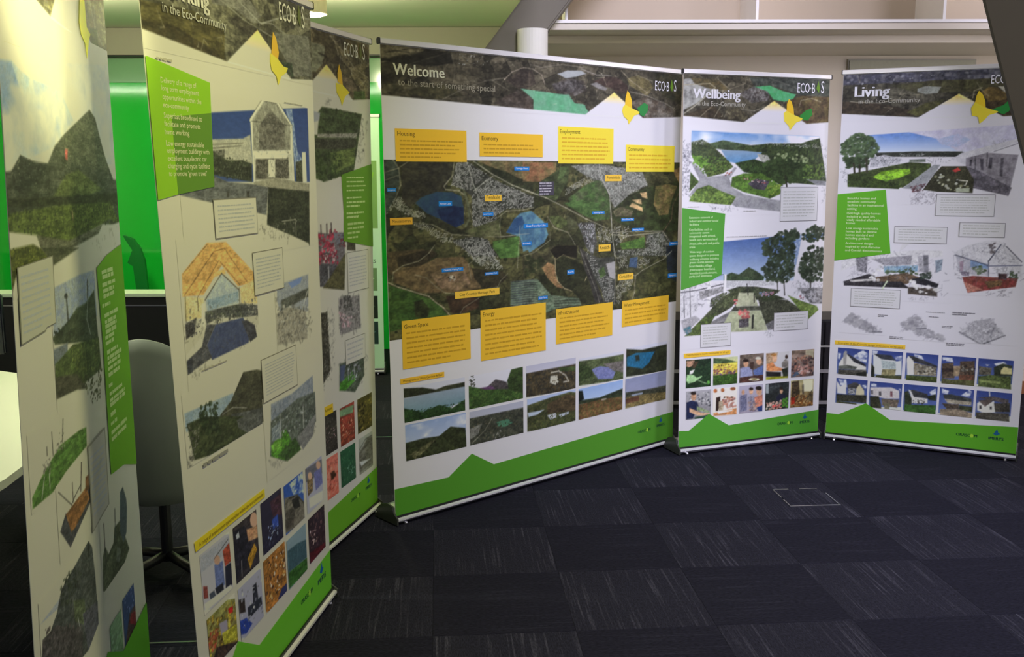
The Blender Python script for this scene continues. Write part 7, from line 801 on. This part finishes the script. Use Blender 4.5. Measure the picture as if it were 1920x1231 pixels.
['pic','photo','photo of a man working at desk screens',[261,195,423,354],64,97,None,[['G',[160,156,166],[150,146,158],[233,415,503,323,472,113,202,230],0,0],['F',[44,44,52],[44,44,52],[358,322,386,322,392,269,355,261],0,0],['F',[44,46,54],[44,46,54],[315,274,414,265,417,238,316,236],0,0],['F',[50,70,150],[40,56,120],[254,260,304,248,340,212,296,202,251,219],12,0],['F',[50,42,40],[50,42,40],[262,323,300,311,300,268,262,281],0,0],['S',[210,206,212],[90,90,100],[266,345,439,330,420,211,272,221],30,8]],1],
['pic','photo','photo of a busy canteen in orange light',[444,193,615,363],60,99,None,[['G',[150,100,50],[170,110,50],[410,428,704,337,673,104,378,225],0,0],['S',[200,140,60],[60,40,36],[451,357,622,339,611,202,443,207],80,10.9],['S',[210,200,190],[230,180,110],[480,352,621,333,605,218,461,224],24,7.4],['F',[50,54,90],[50,54,90],[572,219,619,219,614,187,535,196],0,0]],1],
['pic','photo','photo of a grey steel barn on grass',[632,187,803,355],53,92,None,[['G',[130,146,150],[110,130,136],[593,424,899,338,870,93,562,210],0,0],['F',[66,90,96],[56,78,84],[636,320,722,313,803,295,801,232,634,246],14,0],['F',[64,104,44],[50,86,38],[634,246,808,229,802,181,635,191],12,0],['L',[90,110,112],[90,110,112],[722,313,721,237],2.7,0]],1],
['pic','photo','photo of a crowd at an evening event',[829,194,992,356],46,84,None,[['G',[50,40,48],[60,36,40],[783,430,1094,350,1069,93,754,205],0,0],['S',[30,26,34],[120,84,80],[834,347,1001,338,992,198,830,205],60,10.3],['S',[196,160,140],[200,190,190],[843,315,911,304,903,241,846,256],8,7.6],['F',[90,30,36],[70,26,32],[833,233,993,212,990,183,835,196],10,0]],1],
['poly','footer_band','green band with a mountain peak along the foot',[96,164,40],[0,10,0,58,46,68,236,208,376,124,1043,163,1043,10],2],
['text','sponsor_lettering','ORASCOM',[726,88,114],[24,70,44],0.03,2.6,None],
['text','sponsor_lettering','IMERYS',[895,85,84],[26,60,60],0.03,2.6,None],
['poly','sponsor_mark',None,[28,84,130],[918,123,937,113,958,127,945,135,939,156,927,135],2.6],
['poly','sponsor_mark',None,[150,190,60],[820,96,815,107,805,107,801,96,805,85,815,85],2.9],
]
D_PLAYING = [
['pic','header_picture','aerial photograph of claypits across the banner top',[2,1874,915,2106],228,192,None,[['F',[104,96,60],[90,84,54],[0,2200,0,1983,371,1908,555,2098,739,1880,917,1884,916,2200],160,0],['V',[74.88,69.12,43.2],[106.2,99.12,63.72],[0,2200,0,1983,371,1908,555,2098,739,1880,917,1884,916,2200],78,0.7],['S',[62.4,57.6,36],[112.5,105,67.5],[0,2200,0,1983,371,1908,555,2098,739,1880,917,1884,916,2200],90,16],['K',[168,158,142],[0,0,0],[0,2200,0,1983,371,1908,555,2098,739,1880,917,1884,916,2200],46,95],['K',[52,48,30],[0,0,0],[0,2200,0,1983,371,1908,555,2098,739,1880,917,1884,916,2200],60,70],['F',[116,106,60],[96,88,52],[319,2015,483,2048,394,1916,371,1908],40,0],['F',[112,106,64],[84,80,48],[691,2045,979,2100,902,1885,749,1882],30,0],['L',[150,144,110],[150,144,110],[733,2030,786,1944,855,1905],3,0],['F',[70,76,36],[60,64,34],[726,1935,805,1942,811,1894,742,1890],20,0],['K',[176,168,152],[0,0,0],[0,2200,0,1983,371,1908,555,2098,739,1880,917,1884,916,2200],14,60],['G',[240,220,110],[184,174,146],[371,1908,555,2098,739,1880],0,1],['F',[184,174,146],[184,174,146],[0,-10,0,1983,371,1908,371,1907,739,1879,739,1880,917,1884,916,-10],0,0]],1],
['poly','butterfly_mark','yellow butterfly mark',[226,186,30],[648,2019,681,2007,688,1930,721,1916,701,1897,669,1846,661,1885,627,1903,614,1933,630,1980],2.3],
['text','title_lettering','Playing',[92,2015,188],[206,200,184],0.03,3,'white title of the leftmost banner'],
['greek','picture_caption',[36,1809,131,1810],1,1,[168,156,112],3,0.5],
['pic','illustration','illustration of a rocky peak under a cloudy sky',[2,1293,915,1896],202,483,[184,174,146],[['F',[184,174,146],[184,174,146],[-100,-100,3000,-100,3000,3000,-100,3000],0,0],['F',[150,160,154],[172,170,150],[-42,1767,81,1778,133,1761,214,1750,414,1743,507,1680,343,1613,182,1585,-79,1546],60,0],['F',[120,136,150],[140,148,150],[-42,1767,81,1774,145,1699,39,1662,-58,1671],40,0],['F',[128,142,156],[150,156,150],[214,1750,316,1748,423,1719,489,1670,350,1647,224,1673],40,0],['F',[128,138,146],[150,150,140],[789,1814,926,1858,949,1788,864,1791],24,0],['C',[184,176,150],[168,164,146],[-43,1764,926,1858,930,1577,-79,1546],147.1,0.4],['F',[74,74,58],[58,58,44],[-79,1546,41,1554,101,1586,157,1577,280,1570,343,1613,437,1646,668,1716,719,1697,790,1601,874,1532,916,1530,922,1401,-94,1453],50,0],['F',[58,58,46],[46,46,36],[41,1550,101,1586,204,1570,294,1571,196,1530,55,1509],20,0],['F',[84,84,62],[70,70,52],[390,1631,668,1713,717,1692,837,1551,482,1573],34,0],['S',[44,44,34],[104,104,80],[41,1550,101,1584,280,1568,343,1613,647,1704,874,1532,742,1496,32,1502],420,4.8],['F',[92,98,54],[76,80,46],[305,1496,415,1546,527,1559,745,1506,543,1486],24,0],['F',[40,40,28],[54,54,36],[1,1499,319,1495,905,1493,916,1455,8,1481],20,0],['F',[84,92,42],[64,70,34],[-4,1467,315,1475,814,1469,922,1401,801,1422,440,1380,194,1389,174,1415,0,1433],26,0],['S',[44,46,30],[104,112,52],[7,1477,897,1466,882,1413,472,1387,20,1432],200,8.1],['F',[98,94,72],[84,80,60],[174,1415,411,1387,720,1411,677,1388,406,1365,194,1389],16,0],['L',[150,120,90],[150,120,90],[449,1457,452,1438],6.4,0],['F',[160,80,70],[160,80,70],[421,1607,444,1607,435,1581,416,1585],0,0],['F',[84,86,36],[64,66,30],[4,1396,147,1397,291,1357,262,1342,37,1344,-2,1300],24,0],['S',[60,62,30],[120,120,50],[5,1400,206,1384,201,1360,7,1351],60,5.9],['F',[74,72,50],[60,58,42],[194,1389,437,1367,483,1363,274,1337],16,0],['F',[184,174,146],[184,174,146],[-2,1296,30,1304,274,1337,450,1357,603,1378,925,1411,1106,1391,1013,1091,-30,1252],0,0],['K',[130,124,100],[130,124,100],[603,1378,879,1402,865,1350,596,1350],24,9.7]],1],
['poly','speech_outline',None,[116,110,88],[35,1357,271,1363,265,1206,200,1205,190,1198,33,1193],1.8],
['poly','speech_box',None,[170,162,134],[41,1355,265,1360,260,1208,198,1207,187,1202,38,1196],2.2],
['greek','speech_text',[52,1210,236,1342],9,0.95,[159,156,142],2.8,0.36],
['pic','illustration','illustration of two people birdwatching by a pond',[241,935,626,1301],102,266,[184,174,146],[['F',[184,174,146],[184,174,146],[-100,-100,3000,-100,3000,3000,-100,3000],0,0],['F',[128,132,142],[150,150,140],[271,1287,468,1296,609,1295,607,1173,243,1176],30,0],['F',[52,56,42],[66,70,48],[236,1173,298,1184,372,1199,435,1217,515,1220,597,1243,602,1154,608,1104,252,1157],16,0],['L',[56,54,48],[56,54,48],[358,1259,360,1200],9.7,0],['L',[50,48,44],[50,48,44],[541,1274,532,1222],8.1,0],['F',[52,50,48],[52,50,48],[369,1255,365,1252,358,1250,349,1252,343,1255,341,1259,344,1262,351,1263,360,1262,367,1259],0,0],['L',[150,146,130],[150,146,130],[534,1227,514,1177,538,1135],3.8,0],['F',[110,112,112],[96,98,92],[237,1147,346,1145,338,1101,233,1109],14,0],['F',[76,86,44],[60,66,38],[244,1111,388,1133,610,1113,617,1027,394,1017,231,1041],22,0],['S',[56,62,36],[110,116,56],[373,1135,609,1108,608,1028,373,1062],80,8],['F',[74,70,52],[64,60,46],[238,1082,402,1057,484,1001,394,1017,229,1030],16,0],['S',[52,52,34],[76,76,44],[429,1041,626,1030,599,950,521,948],60,8.3],['S',[46,48,36],[60,60,44],[245,1188,313,1190,307,1160,248,1166],18,7.6],['F',[184,174,146],[184,174,146],[228,1028,401,1016,479,978,536,940,532,921,223,999],0,0]],1],
['poly','bullet_panel','green wavy panel of white text',[100,146,28],[628,1299,736,1324,917,1344,926,1104,946,874,939,742,937,667,772,708,637,720,643,1098],2],
['greek','bullet_text',[672,1273,794,1291],1,1,[178,188,116],3,0.6],
['greek','bullet_text',[676,1259,800,1277],1,1,[178,188,116],3,0.6],
['greek','bullet_text',[671,1238,805,1256],1,1,[178,188,116],3,0.6],
['greek','bullet_text',[674,1221,790,1239],1,1,[178,188,116],3,0.6],
['greek','bullet_text',[674,1206,790,1224],1,1,[178,188,116],3,0.6],
['greek','bullet_text',[657,1182,741,1200],1,1,[178,188,116],3,0.6],
['greek','bullet_text',[672,1153,823,1171],1,1,[178,188,116],3,0.6],
['greek','bullet_text',[672,1135,787,1153],1,1,[178,188,116],3,0.6],
['greek','bullet_text',[672,1122,792,1140],1,1,[178,188,116],3,0.6],
['greek','bullet_text',[674,1107,785,1125],1,1,[178,188,116],3,0.6],
['greek','bullet_text',[665,1092,757,1110],1,1,[178,188,116],3,0.6],
['greek','bullet_text',[666,1076,749,1094],1,1,[178,188,116],3,0.6],
['greek','bullet_text',[673,1050,786,1068],1,1,[178,188,116],3,0.6],
['greek','bullet_text',[673,1033,823,1051],1,1,[178,188,116],3,0.6],
['greek','bullet_text',[673,1019,803,1037],1,1,[178,188,116],3,0.6],
['greek','bullet_text',[673,1003,805,1021],1,1,[178,188,116],3,0.6],
['greek','bullet_text',[673,986,790,1004],1,1,[178,188,116],3,0.6],
['greek','bullet_text',[669,956,707,974],1,1,[178,188,116],3,0.6],
['greek','bullet_text',[671,932,806,950],1,1,[178,188,116],3,0.6],
['greek','bullet_text',[671,914,832,932],1,1,[178,188,116],3,0.6],
['greek','bullet_text',[671,901,830,919],1,1,[178,188,116],3,0.6],
['greek','bullet_text',[668,874,722,892],1,1,[178,188,116],3,0.6],
['greek','bullet_text',[664,848,736,866],1,1,[178,188,116],3,0.6],
['greek','bullet_text',[664,823,829,841],1,1,[178,188,116],3,0.6],
['greek','bullet_text',[663,804,825,822],1,1,[178,188,116],3,0.6],
['pic','illustration','illustration of cricket players on green grass',[38,822,452,999],138,137,[184,174,146],[['F',[184,174,146],[184,174,146],[-100,-100,3000,-100,3000,3000,-100,3000],0,0],['F',[72,100,42],[88,116,52],[47,857,123,887,245,917,389,914,451,907,444,859,273,844,176,826,46,832],30,0],['S',[170,160,140],[90,84,70],[121,909,171,911,171,872,123,883],18,6.7],['S',[150,140,122],[70,66,54],[251,951,286,951,277,903,203,906],20,6.1],['L',[176,168,148],[176,168,148],[128,877,105,835],3.8,0],['L',[176,168,148],[176,168,148],[161,875,160,840],3.8,0],['L',[56,54,46],[56,54,46],[193,963,193,909],3.9,0],['L',[60,56,48],[60,56,48],[276,972,262,921],4.4,0],['L',[60,56,48],[60,56,48],[155,938,154,921],4.2,0]],1],
['pic','illustration','illustration of a rower with a red boat',[196,643,457,832],90,133,[184,174,146],[['F',[184,174,146],[184,174,146],[-100,-100,3000,-100,3000,3000,-100,3000],0,0],['F',[58,58,58],[74,70,66],[209,718,255,747,317,696,452,757,446,708,273,653],16,0],['F',[136,92,50],[116,78,44],[254,743,327,750,420,757,442,720,315,687,286,688],16,0],['L',[60,50,44],[60,50,44],[393,830,375,763],6.6,0],['L',[60,50,44],[60,50,44],[315,802,313,755],4.1,0],['L',[56,50,44],[56,50,44],[377,777,322,762,298,751],3.3,0],['L',[60,56,50],[60,56,50],[213,813,298,753],2.6,0],['F',[110,74,44],[110,74,44],[418,783,442,783,442,745,410,746],0,0]],1],
['poly','speech_outline',None,[130,122,102],[444,857,607,865,602,648,537,639,441,624],1.8],
['poly','speech_box',None,[166,156,134],[451,851,601,860,594,651,533,645,450,628],2.2],
['greek','speech_text',[459,659,586,829],10,0.95,[157,152,142],2.8,0.36],
['pic','illustration','illustration of walkers among standing stones',[504,429,775,656],82,139,[184,174,146],[['F',[184,174,146],[184,174,146],[-100,-100,3000,-100,3000,3000,-100,3000],0,0],['F',[58,60,42],[78,80,56],[503,436,518,525,544,547,572,513,621,526,639,564,697,564,771,449,661,409,610,393],20,0],['L',[46,44,40],[46,44,40],[545,610,542,537,544,504],6,0],['F',[76,84,80],[64,72,70],[690,533,716,642,747,648,781,591,754,508,719,488],12,0],['L',[60,62,56],[60,62,56],[654,613,643,529],6.8,0],['F',[96,98,78],[96,98,78],[654,502,688,483,671,450,636,465],0,0],['F',[70,72,50],[90,92,64],[533,497,606,500,586,409,511,432],14,0]],1],
['pic','illustration','illustration of a shaded woodland stream with people',[44,279,455,616],181,241,[184,174,146],[['F',[184,174,146],[184,174,146],[-100,-100,3000,-100,3000,3000,-100,3000],0,0],['F',[150,150,146],[166,162,150],[46,565,195,566,398,605,420,596,348,546,179,546],20,0],['F',[60,62,56],[80,80,70],[192,582,298,597,408,616,435,590,446,503,448,371,348,344,311,348,46,489,152,540],26,0],['S',[44,48,38],[74,78,58],[188,602,298,597,351,565,255,519,179,550],46,8.7],['F',[96,100,70],[76,82,56],[269,518,351,485,353,413,273,462],16,0],['F',[70,68,70],[90,86,88],[330,454,452,433,448,371,355,341],14,0],['L',[170,164,150],[170,164,150],[295,462,306,421],3.2,0],['S',[60,50,46],[100,88,80],[78,540,327,436,311,348,56,484],60,10.1],['L',[44,44,38],[44,44,38],[410,611,400,579],7.6,0],['F',[60,54,50],[84,76,70],[57,524,147,515,323,413,297,270,29,423],20,0]],1],
['pic','photo','photo of boats on blue water',[667,178,790,332],44,95,None,[['G',[60,76,110],[50,64,90],[628,413,911,312,855,90,584,214],0,0],['S',[130,140,160],[90,104,134],[672,330,795,333,776,252,668,269],16,7.5],['F',[60,44,40],[80,60,54],[727,263,800,264,786,181,669,187],12,0],['F',[130,44,44],[130,44,44],[745,255,793,244,782,201,721,237],0,0],['F',[150,150,150],[150,150,150],[728,180,757,201,766,185,722,154],0,0]],1],
['pic','photo','photo of pale green reeds',[539,167,650,316],44,96,None,[['G',[130,150,110],[96,126,76],[500,379,755,281,709,82,464,201],0,0],['S',[90,120,70],[160,176,140],[539,315,673,289,638,134,515,201],50,8.1]],1],
['poly','footer_band','green band along the foot',[90,150,36],[0,10,0,150,366,170,504,260,641,190,916,215,916,10],2],
]

b = Banner('wide white banner headed Welcome with a large aerial site map', -.538, 4.12, 41.69, 1.994, .97, -.11, 2.112, (200, 196, 208), 2); b.build(D_WELCOME)
b = Banner('white banner headed Wellbeing with a lake illustration and ten square photos', .934, 5.213, 21.26, .984, 1.27, 1.35, 2.100, (206, 201, 217)); b.build(D_WELLBEING)
b = Banner('rightmost white banner headed Living with ten house photos', 1.876, 5.546, -26.99, 1.031, -.76, .83, 2.117, (203, 198, 214)); b.build(D_LIVING)
b = Banner('narrowly seen white banner with red jacketed walkers beside the wide map banner', -.885, 3.383, 75.91, .999, 1.55, -.45, 2.134, (190, 184, 172)); b.build(D_THIRD)
b = Banner('white banner with a timber vaulted office illustration and employment bullet panel', -.828, 2.349, 81.94, 1.044, 1.84, .11, 2.124, (186, 178, 158)); b.build(D_WORKING)
b = Banner('leftmost banner cut by the frame with a rocky peak illustration', -1.053, 1.922, 96.55, .917, -1.41, .18, 2.13, (184, 174, 146)); b.build(D_PLAYING)
# the far banner that stands in front of the green wall
b = Banner('roll-up banner far back before the green wall, green bounce light put into its colour', -1.86, 7.42, 2.0, .85, .5, .5, 2.0, (200, 200, 200), 1)
MW = (176, 214, 178); b.poly('bounce_tint_ground', None, MW, [2, 20, 848, 20, 848, 1985, 2, 1985], 1)  # green bounce light from the wall is painted into the ground colour
b.poly('leaf_picture', 'picture of green leaves', (110, 150, 84), [40, 1130, 815, 1130, 815, 1650, 40, 1650], 2)
for k in range(9): b.poly('leaf_shape', None, (70+k*6, 112+k*7, 58), [560+k*26, 1150+k*40, 640+k*18, 1180+k*48, 700+k*12, 1260+k*38, 600+k*22, 1230+k*36], 2.4)
b.lettering('heading_lettering', [['prospects', 560, 860, 235]], (60, 84, 64), 0, 2.4)
for v0, cc in ((640, (96, 130, 84)), (420, (30, 40, 30)), (215, (34, 56, 50))): b.poly('picture_tile', None, cc, [600, v0, 800, v0, 800, v0+180, 600, v0+180], 2); b.poly('picture_tile', None, [int(x*1.5+20) for x in cc], [640, v0+50, 720, v0+40, 780, v0+100, 700, v0+130], 2.4)
